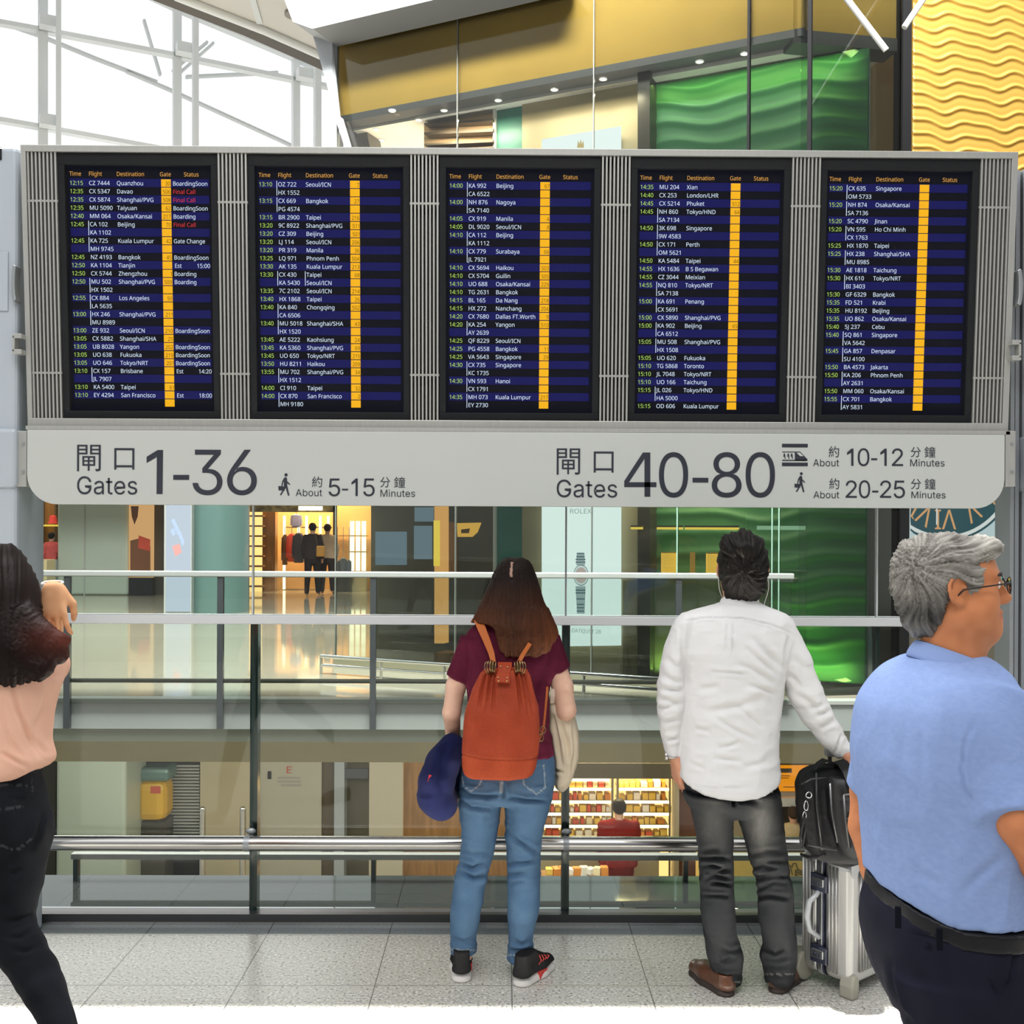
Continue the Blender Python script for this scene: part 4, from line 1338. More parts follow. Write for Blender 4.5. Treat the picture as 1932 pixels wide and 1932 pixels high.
def wavy(name, F, a0, b0, a1, b1, na, nb, mt, pitch=0.16, amp=0.035, wl=1.1, kind='structure', thick=0.08, ridge=0.22):
    """a panel carved in rows of horizontal waves; heights are modelled in the mesh"""
    A = np.linspace(a0, a1, na); B = np.linspace(b0, b1, nb)
    AA, BB = np.meshgrid(A, B)
    ph = BB / pitch + 0.21 * np.sin(AA * 2 * np.pi / wl + BB * 1.9) + 0.09 * np.sin(AA * 2 * np.pi / (wl * 0.53) + BB * 2.7)
    fr = ph - np.floor(ph)
    H = amp * np.exp(-((fr - 0.5) / ridge) ** 2) + amp * 0.12 * np.cos(fr * 6.283)
    ex, ey, n = np.array(F.ex), np.array(F.ey), np.array(F.n)
    P = np.array(F.o)[None, None, :] + AA[..., None] * ex + BB[..., None] * ey + H[..., None] * n
    idx = np.arange(na * nb).reshape(nb, na)
    q = np.stack([idx[:-1, :-1], idx[:-1, 1:], idx[1:, 1:], idx[1:, :-1]], -1).reshape(-1, 4)
    me = bpy.data.meshes.new(name)
    vs_ = P.reshape(-1, 3)
    bk = np.stack([np.array(F.at(a, b, -thick)) for a, b in ((a0, b0), (a1, b0), (a1, b1), (a0, b1))])
    nv = len(vs_)
    c4 = [idx[0, 0], idx[0, -1], idx[-1, -1], idx[-1, 0]]
    extra = [(nv, nv + 3, nv + 2, nv + 1)]
    extra.append(tuple(reversed([int(i) for i in idx[0, :]])) + (nv, nv + 1))
    extra.append(tuple(int(i) for i in idx[-1, :]) + (nv + 2, nv + 3))
    extra.append(tuple(int(i) for i in idx[:, 0]) + (nv + 3, nv))
    extra.append(tuple(reversed([int(i) for i in idx[:, -1]])) + (nv + 1, nv + 2))
    me.from_pydata(np.vstack([vs_, bk]).tolist(), [], q.tolist() + extra)
    me.materials.append(mt)
    me.polygons.foreach_set('use_smooth', [True] * len(q) + [False] * 5)
    o = bpy.data.objects.new(name, me)
    scene.collection.objects.link(o)
    return props(o, kind=kind)


FG = FF(G_OFF)
M_green = mat('green_wave_panel', (0.05, 0.19, 0.08), 0.5)
g0, g1 = FG.st(1226, 240)[0], FG.st(1640, 240)[0]
wavy('wall_green', FG, g0, 0.10, g1, zs - 0.02, 90, 420, M_green, pitch=0.21, amp=0.03, wl=1.5)
E_grn = emission('green_glow_strip', (0.28, 1.0, 0.10), 1.2)
for z0_, z1_ in ((zs - 0.10, zs - 0.03),):
    pass
area_on('green_wall_lamp', FG.at((g0 + g1) / 2, zs - 0.08, 0.16), -dL, Vector((0, 0, -1)) + nB * 0.5, g1 - g0 - 0.1, 0.08, 7, (0.6, 1.0, 0.3))
area_on('green_floor_lamp', FG.at((g0 + g1) / 2, 0.14, 0.20), -dL, Vector((0, 0, 1)) + nB * 0.5, g1 - g0 - 0.1, 0.06, 14, (0.55, 1.0, 0.2))
area_on('boutique_fill_lamp', FF(0.1).at((g0 + g1) / 2, 3.45, 0.0), -dL, Vector((0, 0, -1)) + nB * 0.6, 3.5, 0.3, 22, (1.0, 0.92, 0.75))  # hidden lamp added to brighten the green wall
fslab('wall_bronze', [(1203, 60), (1226, 60), (1226, 1400), (1203, 1400)], 0.22, 0.3, mat('dark_bronze', (0.055, 0.05, 0.035), 0.4), kind='structure')
fslab('wall_beige', [(985, 100), (1204, 100), (1204, 1330), (985, 1330)], 0.40, 0.3, M_bpanel, kind='structure')
fslab('wall_teal', [(934, 180), (990, 180), (990, 1330), (934, 1330)], 0.44, 0.2, mat('teal_panel', (0.05, 0.24, 0.19), 0.4, vary=0.3, vscale=1), kind='structure')
fslab('trim_17', [(930, 180), (935, 180), (935, 1330), (930, 1330)], 0.40, 0.2, M_soffw, kind='structure')
fslab('wall_warm', [(800, 120), (934, 120), (934, 600), (800, 600)], 0.50, 0.2, mat('warm_lit_wall', (0.72, 0.50, 0.28), 0.6), kind='structure')
fslab('wall_warm_rear', [(660, 120), (800, 120), (800, 600), (660, 600)], 2.9, 0.2, mat('warm_lit_wall', (0.72, 0.50, 0.28), 0.6), kind='structure')
area('upper_shop_lamp', FF(0.12).at(F0.st(868, 200)[0], 6.3), FF(0.5).at(F0.st(868, 200)[0], 4.9), 0.9, 0.12, 24, (1.0, 0.85, 0.6))
area('upper_shop_lamp', FF(1.2).at(F0.st(745, 200)[0], 4.2), FF(1.8).at(F0.st(745, 200)[0], 6.4), 1.2, 0.8, 120, (1.0, 0.85, 0.6))
area_on('soffit_fill_lamp', FF(0.2).at(F0.st(1080, 200)[0], 4.0), -dL, Vector((0, 0, 1)), 4.6, 0.25, 62, (1.0, 0.96, 0.88))  # upward lamp added behind the board to brighten the soffit
area('upper_shop_lamp', FF(0.08).at(F0.st(1095, 200)[0], 6.3), FF(0.4).at(F0.st(1095, 200)[0], 4.9), 1.2, 0.1, 12, (1.0, 0.88, 0.62))
for y0, y1 in ((224, 229), (242, 248), (263, 268), (276, 282)):
    fslab('shelf_board', [(800, y0 + 8), (930, y0), (930, y1), (800, y1 + 6)], 0.36, 0.13, M_brown, label='dark shelf board on the warm lit upper shop wall', cat='shelf', group='dark shelf boards of the warm lit upper shop')
fslab('wall_grey', [(640, 205), (686, 215), (700, 290), (700, 600), (640, 600)], 0.4, 0.3, mat('grey_shop_column', (0.19, 0.17, 0.15), 0.5), kind='structure')
m = MB(); m.prism([FF(0.8).at(sl, 3.55), FF(0.8).at(0, 3.55), FF(3.4).at(0, 3.55), FF(3.4).at(sl, 3.55)], (0, 0, 0.35))
obj('floor_boutique', m, M_bpanel, kind='structure')
fslab('wall_boutique_rear', [(640, 100), (1520, 60), (1520, 640), (640, 640)], 3.3, 0.2, M_dkshop, kind='structure')
fslab('wall_boutique_lower', [(712, 640), (1520, 640), (1520, 1330), (712, 1290)], 3.3, 0.2, M_dkshop, kind='structure')
# corner pier right of the green wall, dark mullion, side wall
CR = Vector((1.0, 0.17, 0)).normalized()
FRt = Frame(C0, CR, (0, 0, 1))
aP0, aP1, aP2 = 0.0, FRt.st(1700, 300)[0], FRt.st(1716, 300)[0]
m = MB(); FRt.rect(m, FRt.st(1640, 300)[0] - 0.02, 0, aP1 + 0.5, 7.2, -0.95, -0.75)
obj('wall_pier', m, mat('beige_pier', (0.36, 0.31, 0.20), 0.5), kind='structure')
m = MB(); FRt.rect(m, aP0, 6.60, aP1, 8.4, -0.35, -0.10)
obj('wall_tan_side', m, M_tan, kind='structure')
m = MB(); FRt.rect(m, aP0, 6.47, aP1, 6.60, -0.35, -0.08)
obj('trim_18', m, mat('dark_grey_edge', (0.10, 0.10, 0.10), 0.5), kind='structure')
m = MB(); FRt.rect(m, 0.0, zs + 0.05, aP1, zs + 0.2, -1.6, -0.3)
obj('ceiling_side', m, M_soffw, kind='structure')
m = MB(); FRt.rect(m, 0.03, 0.0, aP1, 8.4, -0.012, 0.0)
o = obj('side_glass', m, M_fglass); props(o, 'glass pane right of the thick black mullion beside the gold wave wall', 'glass pane')
m = MB(); FRt.rect(m, aP1, 0.0, aP2, 8.4, -0.15, 0.03)
obj('trim_19', m, M_blk, kind='structure')
m = MB(); FRt.rect(m, FRt.st(1640, 1200)[0] - 0.1, 0.0, aP1 + 0.4, 3.3, -0.74, -0.5)
obj('wall_dark_side', m, mat('dark_taupe', (0.10, 0.085, 0.065), 0.4), kind='structure')
# gold wave wall
M_goldw = mat('gold_wave_panel', (0.36, 0.205, 0.035), 0.45, 0.1)
F_gd = Frame(FRt.at(0, 0, 0.02), CR, (0, 0, 1))
wavy('wall_gold', F_gd, aP2 + 0.02, 3.9, aP2 + 2.6, 8.2, 130, 380, M_goldw, pitch=0.135, amp=0.020, wl=0.62, thick=0.3, ridge=0.12)
area('gold_wall_lamp', F_gd.at(aP2 + 0.6, 8.6, 1.0), F_gd.at(aP2 + 0.6, 6.5, 0.0), 2.2, 0.3, 10, (1.0, 0.92, 0.72))
# watch advertisement below it
ad = thing('watch_advertisement', F_gd.at(aP2 + 0.5, 0, 0), 'large printed watch dial advertisement behind the right end of the gates sign', 'advertisement')
wx = lambda px, py: F_gd.st(px, py)
p0 = wx(1718, 700)[0]; p1 = wx(2040, 700)[0]
z0_ = wx(1800, 1165)[1]
m = MB(); F_gd.rect(m, p0, z0_, p1, 3.88, -0.1, 0.0)
obj('poster_panel', m, emission('pale_poster', (0.82, 0.90, 0.93), 0.75), ad)
cx, cy = wx(1784, 868)
R1 = wx(1784 + 128, 868)[0] - cx


def disc(r0, r1, mt, off, nm, n=72):
    m = MB()
    if r0 == 0:
        F_gd.poly(m, [(cx + r1 * math.cos(2 * math.pi * k / n), cy + r1 * math.sin(2 * math.pi * k / n)) for k in range(n)], off)
    else:
        for k in range(n):
            a, b = 2 * math.pi * k / n, 2 * math.pi * (k + 1) / n
            m.add([F_gd.at(cx + r * math.cos(t), cy + r * math.sin(t), off) for r, t in ((r0, a), (r1, a), (r1, b), (r0, b))], [(0, 1, 2, 3)])
    return obj(nm, m, mt, ad, fix=False)


def clip_ad(o):
    for v in o.data.vertices:
        w = v.co - F_gd.o
        a = w.dot(F_gd.ex)
        if a < p0 + 0.004:
            v.co += F_gd.ex * (p0 + 0.004 - a)
    return o


E_dial = emission('printed_dial_blue', (0.035, 0.105, 0.125), 0.75)
E_wh = emission('printed_white', (0.85, 0.87, 0.85), 0.8)
E_gld = emission('printed_gold', (0.80, 0.42, 0.19), 0.8)
clip_ad(disc(0, R1, E_dial, 0.002, 'printed_dial'))
clip_ad(disc(R1, R1 * 1.05, E_wh, 0.002, 'minute_ring'))
clip_ad(disc(R1 * 1.05, R1 * 1.08, E_dial, 0.002, 'dial_edge'))
clip_ad(disc(R1 * 1.08, R1 * 1.25, emission('printed_crystal', (0.62, 0.74, 0.78), 0.8), 0.002, 'crystal_ring'))
clip_ad(disc(R1 * 1.25, R1 * 1.27, E_gld, 0.003, 'bezel_line'))
clip_ad(disc(R1 * 1.27, R1 * 1.46, E_wh, 0.002, 'bezel'))
clip_ad(disc(R1 * 1.46, R1 * 1.49, E_gld, 0.003, 'bezel_edge'))
m = MB()
for k in range(40):
    t = 2 * math.pi * k / 40
    u, v = math.cos(t), math.sin(t)
    for rr in (1.31, 1.37, 1.42):
        q = (cx + R1 * rr * math.cos(t + rr), cy + R1 * rr * math.sin(t + rr))
        if q[0] > p0 + 0.03:
            s_ = R1 * 0.018
            F_gd.poly(m, [(q[0] - s_, q[1]), (q[0], q[1] - s_ * 1.4), (q[0] + s_, q[1]), (q[0], q[1] + s_ * 1.4)], 0.004)
obj('printed_stones', m, emission('printed_grey', (0.35, 0.34, 0.30), 0.8), ad, fix=False)
m = MB()
roman = ['XII', 'I', 'II', 'III', 'IV', 'V', 'VI', 'VII', 'VIII', 'IX', 'X', 'XI']
for k in (3, 4, 5, 6, 7, 8):
    vv, ff = glyphs(roman[k])
    lo, hi = vv.min(0), vv.max(0)
    hgt = R1 * 0.26
    kk = hgt / (hi[1] - lo[1])
    th = math.pi / 2 - k * math.pi / 6
    er = Vector((math.cos(th), math.sin(th))); et = Vector((math.sin(th), -math.cos(th)))
    pts = []
    for x_, y_ in vv:
        u = (x_ - (lo[0] + hi[0]) / 2) * kk * 0.95; v = (y_ - lo[1]) * kk
        q = Vector((cx, cy)) + er * (R1 * 0.66 + v) + et * u
        pts.append(F_gd.at(max(q.x, p0 + 0.004), q.y, 0.005))
    m.add(pts, ff)
obj('roman_numerals', m, E_gld, ad, fix=False)
m = MB(); q0 = wx(1767, 965)
F_gd.poly(m, [(q0[0] - 0.008, wx(1767, 990)[1]), (q0[0] + 0.008, wx(1767, 990)[1]), (q0[0] + 0.008, cy), (q0[0] - 0.008, cy)], 0.006)
obj('hand', m, E_wh, ad, fix=False)
m = MB(); F_gd.rect(m, p0, 0.0, p1, z0_, -0.1, -0.02)
obj('wall_below_advert', m, mat('dark_taupe', (0.10, 0.085, 0.065), 0.4), kind='structure')

# tall white banner with the pale watch
FB_ = FF(0.28)
bn2 = thing('watch_banner', FB_.at(FB_.st(1095, 1000)[0], 0.3), 'tall white watch banner hanging behind the glass beside the green wall', 'banner')
pts = [(1022, 263), (1170, 238), (1170, 1218), (1022, 1220)]
poly = [on_plane(px, py, FB_.o, FB_.n) for px, py in pts]
m = MB(); m.prism(poly, nB * 0.04)
obj('banner_panel', m, emission('banner_white', (0.78, 0.88, 0.87), 1.25), bn2)
m = MB()
bc = lambda pts: FB_.polypx(m, pts, 0.004)
bc([(1089, 279), (1091, 265), (1094, 272), (1096, 262), (1098, 272), (1101, 265), (1102, 279)])
obj('crown_emblem', m, emission('printed_crown_gold', (0.75, 0.58, 0.25), 0.85), bn2, fix=False)
m = MB(); FB_.fitpx(m, 'ROLEX', 1076, 960, 1116, 969, 0.004)
FB_.fitpx(m, '-DATEJUST 28', 1076, 1187, 1134, 1196, 0.004)
obj('banner_lettering', m, emission('printed_grey_green', (0.34, 0.45, 0.44), 0.8), bn2, fix=False)
E_wdk = emission('printed_watch_dark', (0.14, 0.22, 0.24), 0.8)
E_wlt = emission('printed_watch_light', (0.80, 0.90, 0.92), 0.95)
m = MB()
wq = lambda pts: FB_.polypx(m, [(900 + x / 4.83, 930 + y / 4.83) for x, y in pts], 0.006)
for y in (545, 575, 600, 625, 880, 905, 960, 1010, 1040, 1070):
    w = 38 if 560 < y < 1000 else 33
    if y in (600, 625, 880, 905):
        w = 45
    wq([(945 - w, y), (945 + w, y), (945 + w, y + 12), (945 - w, y + 12)])
obj('printed_bracelet', m, E_wdk, bn2, fix=False)
m = MB()
wq([(910, 545), (980, 545), (985, 660), (905, 660)]); wq([(900, 850), (990, 850), (982, 1100), (912, 1100)])
for v_ in range(len(m.v)):
    m.v[v_] = tuple(Vector(m.v[v_]) + nB * 0.0015)
obj('printed_links', m, emission('printed_link_grey', (0.46, 0.58, 0.60), 0.8), bn2, fix=False)


def wdisc(r, mt, off, nm):
    c = FB_.st(900 + 950 / 4.83, 930 + 750 / 4.83)
    k = 11.4 / FOC / 4.83
    m = MB(); FB_.poly(m, [(c[0] + r * k * math.cos(t / 20 * math.pi), c[1] + r * k * 1.28 * math.sin(t / 20 * math.pi)) for t in range(40)], off)
    return obj(nm, m, mt, bn2, fix=False)


wdisc(76, E_wdk, 0.007, 'printed_case')
wdisc(71, E_wlt, 0.008, 'printed_rim')
wdisc(58, emission('printed_dial_pink', (0.70, 0.56, 0.54), 0.85), 0.009, 'printed_face')
# showcase shelf, light bars and yellow boxes in front of the green wall
FS = FF(0.08)
s0, s1, zsh = FS.st(1171, 1086)[0], FS.st(1497, 1086)[0], FS.st(1300, 1088)[1]
m = MB(); FS.rect(m, s0, zsh - 0.03, s1, zsh, -0.3, 0.02)
o = obj('showcase_shelf', m, mat('pale_shelf', (0.55, 0.54, 0.46), 0.4)); props(o, 'long pale shelf carrying the yellow boxes behind the boutique glass', 'shelf')
for a, b, lab in ((1189, 1210, 'short yellow light bar in front of the beige boutique wall'), (1238, 1286, 'middle yellow light bar above the left yellow box'), (1291, 1392, 'long yellow light bar above the right yellow box')):
    x0, x1 = FS.st(a, 997)[0], FS.st(b, 997)[0]; z_ = FS.st(1290, 997)[1]
    m = MB(); FS.rect(m, x0, z_ - 0.012, x1, z_ + 0.012, -0.06, -0.02)
    t = thing('light_bar', FS.at((x0 + x1) / 2, z_), lab, 'light bar', 'boutique light bars')
    obj('tube', m, E_yel, t)
    m = MB(); FS.rect(m, x0, z_ + 0.013, x1, z_ + 0.03, -0.07, -0.01)
    obj('housing', m, M_brown, t)
x0, x1 = FS.st(1427, 996)[0], FS.st(1518, 996)[0]; z_ = FS.st(1480, 996)[1]
m = MB(); FS.rect(m, x0, z_ - 0.02, x1, z_ + 0.02, -0.06, -0.02)
o = obj('light_bar', m, emission('pale_light_bar', (0.30, 0.50, 0.32), 0.9)); props(o, 'pale green light bar right of the white-shirted man in front of the green wall', 'light bar', 'boutique light bars')
M_ybox = mat('yellow_glow_box', (0.85, 0.50, 0.06), 0.4, emit=(1.0, 0.60, 0.09), estr=0.62)  # glow put into the gift boxes to make them look lit
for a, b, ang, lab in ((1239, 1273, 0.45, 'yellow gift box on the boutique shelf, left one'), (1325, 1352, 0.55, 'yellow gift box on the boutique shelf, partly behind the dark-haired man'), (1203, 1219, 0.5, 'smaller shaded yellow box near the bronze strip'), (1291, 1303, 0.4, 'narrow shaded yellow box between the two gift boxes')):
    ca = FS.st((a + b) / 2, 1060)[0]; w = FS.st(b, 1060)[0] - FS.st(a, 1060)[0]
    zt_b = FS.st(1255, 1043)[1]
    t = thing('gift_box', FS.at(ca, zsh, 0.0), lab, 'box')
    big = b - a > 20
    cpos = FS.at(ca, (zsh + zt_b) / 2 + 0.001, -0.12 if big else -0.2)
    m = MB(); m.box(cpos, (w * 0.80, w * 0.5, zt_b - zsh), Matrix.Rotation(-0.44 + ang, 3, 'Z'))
    obj('body', m, M_ybox if big else mat('dim_yellow_box', (0.32, 0.20, 0.05), 0.5, emit=(0.5, 0.30, 0.06), estr=0.25), t, bevel=0.01)  # smaller boxes take a darker, weakly glowing copy as if in shade
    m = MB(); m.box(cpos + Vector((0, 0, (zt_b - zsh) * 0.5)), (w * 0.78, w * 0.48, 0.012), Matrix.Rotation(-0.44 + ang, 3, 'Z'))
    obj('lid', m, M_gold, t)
area_on('showcase_fill_lamp', FS.at((s0 + s1) / 2 - 0.2, 2.35, -0.05), -dL, Vector((0, 0, -1)) + nB * 0.10, 1.5, 0.08, 16, (1.0, 0.8, 0.4))  # lamp added behind the gates sign to light the dull yellow boxes
# low beige plinth and floor rails in front of the facade
m = MB(); F0.rect(m, a_l, 0.0, 0.0, 0.10, -0.05, 0.03)
obj('trim_20', m, mat('olive_plinth', (0.20, 0.18, 0.12), 0.4), kind='structure')
fslab('wall_taupe', [(1175, 1095), (1452, 1095), (1452, 1330), (1175, 1330)], 0.40, 0.06, mat('taupe_panel', (0.17, 0.145, 0.11), 0.5), kind='structure')
fr_ = thing('floor_rail', PX(850, 1290, 11.2), 'low stainless floor rail in front of the boutique facade', 'rail')
z1_, z2_ = 0.20, 0.10
pa, pb = on_floor(606, 1238, z1_), on_floor(1246, 1281, z1_)
m = MB(); m.tube([pa, pb], 0.022, 12)
obj('upper_tube', m, M_steel, fr_, smooth=True)
m = MB(); m.tube([Vector((pa.x, pa.y, z2_)), Vector((pb.x, pb.y, z2_))], 0.018, 10)
obj('lower_tube', m, M_steel, fr_, smooth=True)
for k in range(6):
    q = pa.lerp(pb, k / 5)
    m = MB(); m.tube([(q.x, q.y, 0), (q.x, q.y, z1_)], 0.018, 8)
    obj('post', m, M_steel, fr_, smooth=True)
# dark shop left of the banner: gold pillar with yellow strip, yellow sign
gp = thing('gold_pillar', FF(0.25).at(FF(0.25).st(829, 1215)[0], 0), 'slim lit gold pillar with a yellow light strip in the dark shop window', 'pillar')
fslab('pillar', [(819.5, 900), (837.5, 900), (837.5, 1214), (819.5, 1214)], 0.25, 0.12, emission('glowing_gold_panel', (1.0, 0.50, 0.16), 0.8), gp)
fslab('light_strip', [(818, 982), (827, 982), (827, 1068), (818, 1068)], 0.20, 0.04, E_yel, gp)
fslab('base', [(819, 1232), (850, 1234), (850, 1262), (819, 1260)], 0.2, 0.3, M_wood, gp)
ysn = thing('yellow_plaque', FF(0.6).at(FF(0.6).st(878, 1000)[0], 1.7), 'yellow rectangular plaque glowing in the dark shop window', 'plaque')
fslab('panel', [(862, 987), (905, 986), (898, 1004), (888, 1013), (863, 1013)], 0.6, 0.05, emission('amber_plaque', (1.0, 0.55, 0.10), 0.75), ysn)
fslab('print', [(870, 999), (886, 997), (884, 1006), (870, 1006)], 0.59, 0.01, M_brown, ysn)
fslab('wall_shop_dark', [(700, 900), (934, 900), (934, 1320), (700, 1300)], 1.6, 0.2, mat('dark_olive_shop', (0.075, 0.065, 0.04), 0.5, vary=0.4, vscale=0.8), kind='structure')
for k, (x0, x1, y0, y1) in enumerate([(782, 815, 957, 984), (781, 812, 992, 1055), (708, 764, 1003, 1066)]):
    o = fslab('blue_screen', [(x0, y0), (x1, y0), (x1, y1), (x0, y1)], 1.2, 0.05, emission('blue_grey_screen', (0.20, 0.28, 0.34), 0.75))
    props(o, ['small upper blue-grey panel left of the gold pillar', 'tall blue-grey panel left of the gold pillar', 'wide pale blue panel in the dark shop window'][k], 'panel')
fslab('wall_wood_strip', [(838, 985), (857, 985), (857, 1080), (838, 1080)], 0.8, 0.1, M_wood, kind='structure')
# ================================================================== glazed end wall and roof, upper left
cA = Vector((-10.66, 24.0, 0)); cD = Vector((2.63, 1.3, 0)).normalized()
FW = Frame(cA, cD, (0, 0, 1))
M_steelw = mat('white_painted_steel', (0.88, 0.91, 0.90), 0.5)
M_steels = mat('grey_white_steel', (0.72, 0.75, 0.74), 0.5)
cw = thing('glazed_end_wall', FW.at(3, 0), 'white steel framed glazed end wall with bright sky beyond, upper left', 'glazed wall')


def wbar(name, pts, wpx, mt, d0=-0.1, d1=0.1):
    """bar along pixel polyline on the wall plane, width in pixels"""
    ps = [FW.st(*p) for p in pts]
    for (a, b), (c, d) in zip(ps[:-1], ps[1:]):
        u = Vector((c - a, d - b)); L = u.length; u /= L
        w = Vector((-u.y, u.x)) * (wpx * 25 / FOC / 2)
        poly = [FW.at(a + w.x, b + w.y, d1), FW.at(c + w.x, d + w.y, d1), FW.at(c - w.x, d - w.y, d1), FW.at(a - w.x, b - w.y, d1)]
        m = MB(); m.prism(poly, -FW.n * (d1 - d0))
        obj(name, m, mt, cw)


for x, w in ((81, 16), (334, 15), (558, 14)):
    wbar('mullion', [(x, -60), (x, 420)], w, M_steelw)
for x, w in ((107, 8), (360, 10), (586, 12)):
    wbar('mast', [(x, -60 if x < 300 else (15 if x < 500 else 116)), (x, 420)], w, M_steelw, 0.5, 0.7)
for pts in ([(-40, 36), (81, 58), (334, 106), (560, 152), (640, 168)], [(-40, 220), (81, 241), (334, 287)], [(250, -22), (345, 22), (560, 112), (640, 150)]):
    wbar('transom', pts, 8, M_steelw)
for pts in ([(-30, -10), (78, 28), (190, 75), (310, 122)], [(250, 100), (330, 135), (545, 235), (680, 300)], [(284, 0), (316, 108)], [(350, 108), (420, 46)], [(340, 100), (408, 44)], [(366, 112), (545, 105)], [(-20, 246), (80, 268)]):
    wbar('brace', pts, 4.5, M_steels, -1.2, -1.05)
for x, y in ((93, 54), (93, 238), (347, 103), (571, 150)):
    a, b = FW.st(x, y)
    m = MB(); FW.rect(m, a - 0.22, b - 0.12, a + 0.22, b + 0.12, 0.15, 0.45)
    obj('bracket', m, M_steelw, cw)
# roof slab with dark gap and round lamp
zr = 12.0
m = MB()
pr = [on_floor(px, py, zr) for px, py in ((306, -6), (480, 62), (604, 118), (720, 170))]
m.prism([*pr, Vector((4, pr[-1].y, zr)), Vector((4, 13.5, zr)), Vector((pr[0].x + 1, 13.5, zr))], (0, 0, 0.3))
obj('ceiling', m, mat('off_white_ceiling', (0.70, 0.68, 0.63), 0.6), kind='structure')
m = MB()
pq = [on_floor(px, py, zr) for px, py in ((296, -6), (470, 62), (596, 118), (712, 172))]
for i in range(3):
    m.ribbon([pq[i] + Vector((0, 0, 0.05)), pq[i + 1] + Vector((0, 0, 0.05))], (pr[i] - pq[i]), 0.34, 0.12)
obj('trim_21', m, mat('dark_roof_gap', (0.12, 0.105, 0.085), 0.6), kind='structure')
m = MB()
pz = [on_floor(px, py, zr - 0.05) for px, py in ((330, -8), (500, 58), (622, 112))]
m.tube(pz, 0.09, 10)
obj('trim_22', m, M_steelw, kind='structure', smooth=True)
p = on_floor(555, 26, zr - 0.02)
m = MB(); m.lathe([(0.19, -0.04), (0.19, 0.0)], p, 24)
o = obj('ceiling_lamp', m, mat('dim_lamp_grille', (0.30, 0.27, 0.23), 0.5)); props(o, 'round recessed lamp in the white roof, unlit', 'lamp')
m = MB(); q1 = on_floor(476, -4, zr - 0.03); q2 = on_floor(490, 44, zr - 0.03)
m.ribbon([q1, q2], (1, 0, 0), 0.12, 0.04)
obj('trim_23', m, M_steels, kind='structure')
# V-shaped reflection of the roof truss in the glass, modelled as solid bars
st = thing('truss_reflection', PX(1670, 95, 9.6), 'pale V shaped roof strut end in front of the glass at the upper right', 'strut')
m = MB(); m.tube([PX(1362, -310, 9.6), PX(1672, 95, 9.6)], 0.028, 10)
obj('reflection_bar', m, M_steels, st, smooth=True)
m = MB(); m.tube([PX(1970, -340, 9.6), PX(1706, 52, 9.6)], 0.028, 10)
obj('reflection_bar', m, M_steels, st, smooth=True)
# ================================================================== figure modelling: fields and surfaces
_lat = np.random.RandomState(3).rand(32, 32, 32).astype(np.float32)


def vnoise(P):
    """smooth lattice noise, 0..1"""
    i = np.floor(P).astype(int); f = P - i
    f = f * f * (3 - 2 * f)
    o = 0
    for a in (0, 1):
        for b in (0, 1):
            for c in (0, 1):
                w = (f[:, 0] if a else 1 - f[:, 0]) * (f[:, 1] if b else 1 - f[:, 1]) * (f[:, 2] if c else 1 - f[:, 2])
                o = o + w * _lat[(i[:, 0] + a) % 32, (i[:, 1] + b) % 32, (i[:, 2] + c) % 32]
    return o


def project(P):
    d = P - np.array((0, 0, CAM_H))
    f = d @ np.array(_F); r = d @ np.array(_R); z = d[:, 2]
    u = r / f; v = z / f
    uu = u * _cr + v * _sr; vv = -u * _sr + v * _cr
    return np.stack([HX + uu * FOC, HY - vv * FOC], 1)


def polydist(Q, pts, along=False):
    """distance of 2-D points Q to a polyline"""
    best = np.full(len(Q), 1e9); tt = np.zeros(len(Q))
    pts = np.array(pts, float)
    ls = np.linalg.norm(np.diff(pts, axis=0), axis=1); tot = max(1e-9, ls.sum()); acc = 0.0
    for (a, b), l in zip(zip(pts[:-1], pts[1:]), ls):
        ab = b - a; L = max(1e-9, ab @ ab)
        t = np.clip(((Q - a) @ ab) / L, 0, 1)
        d = np.linalg.norm(Q - a - t[:, None] * ab, axis=1)
        m = d < best
        best = np.where(m, d, best); tt = np.where(m, (acc + t * l) / tot, tt)
        acc += l
    return (best, tt) if along else best


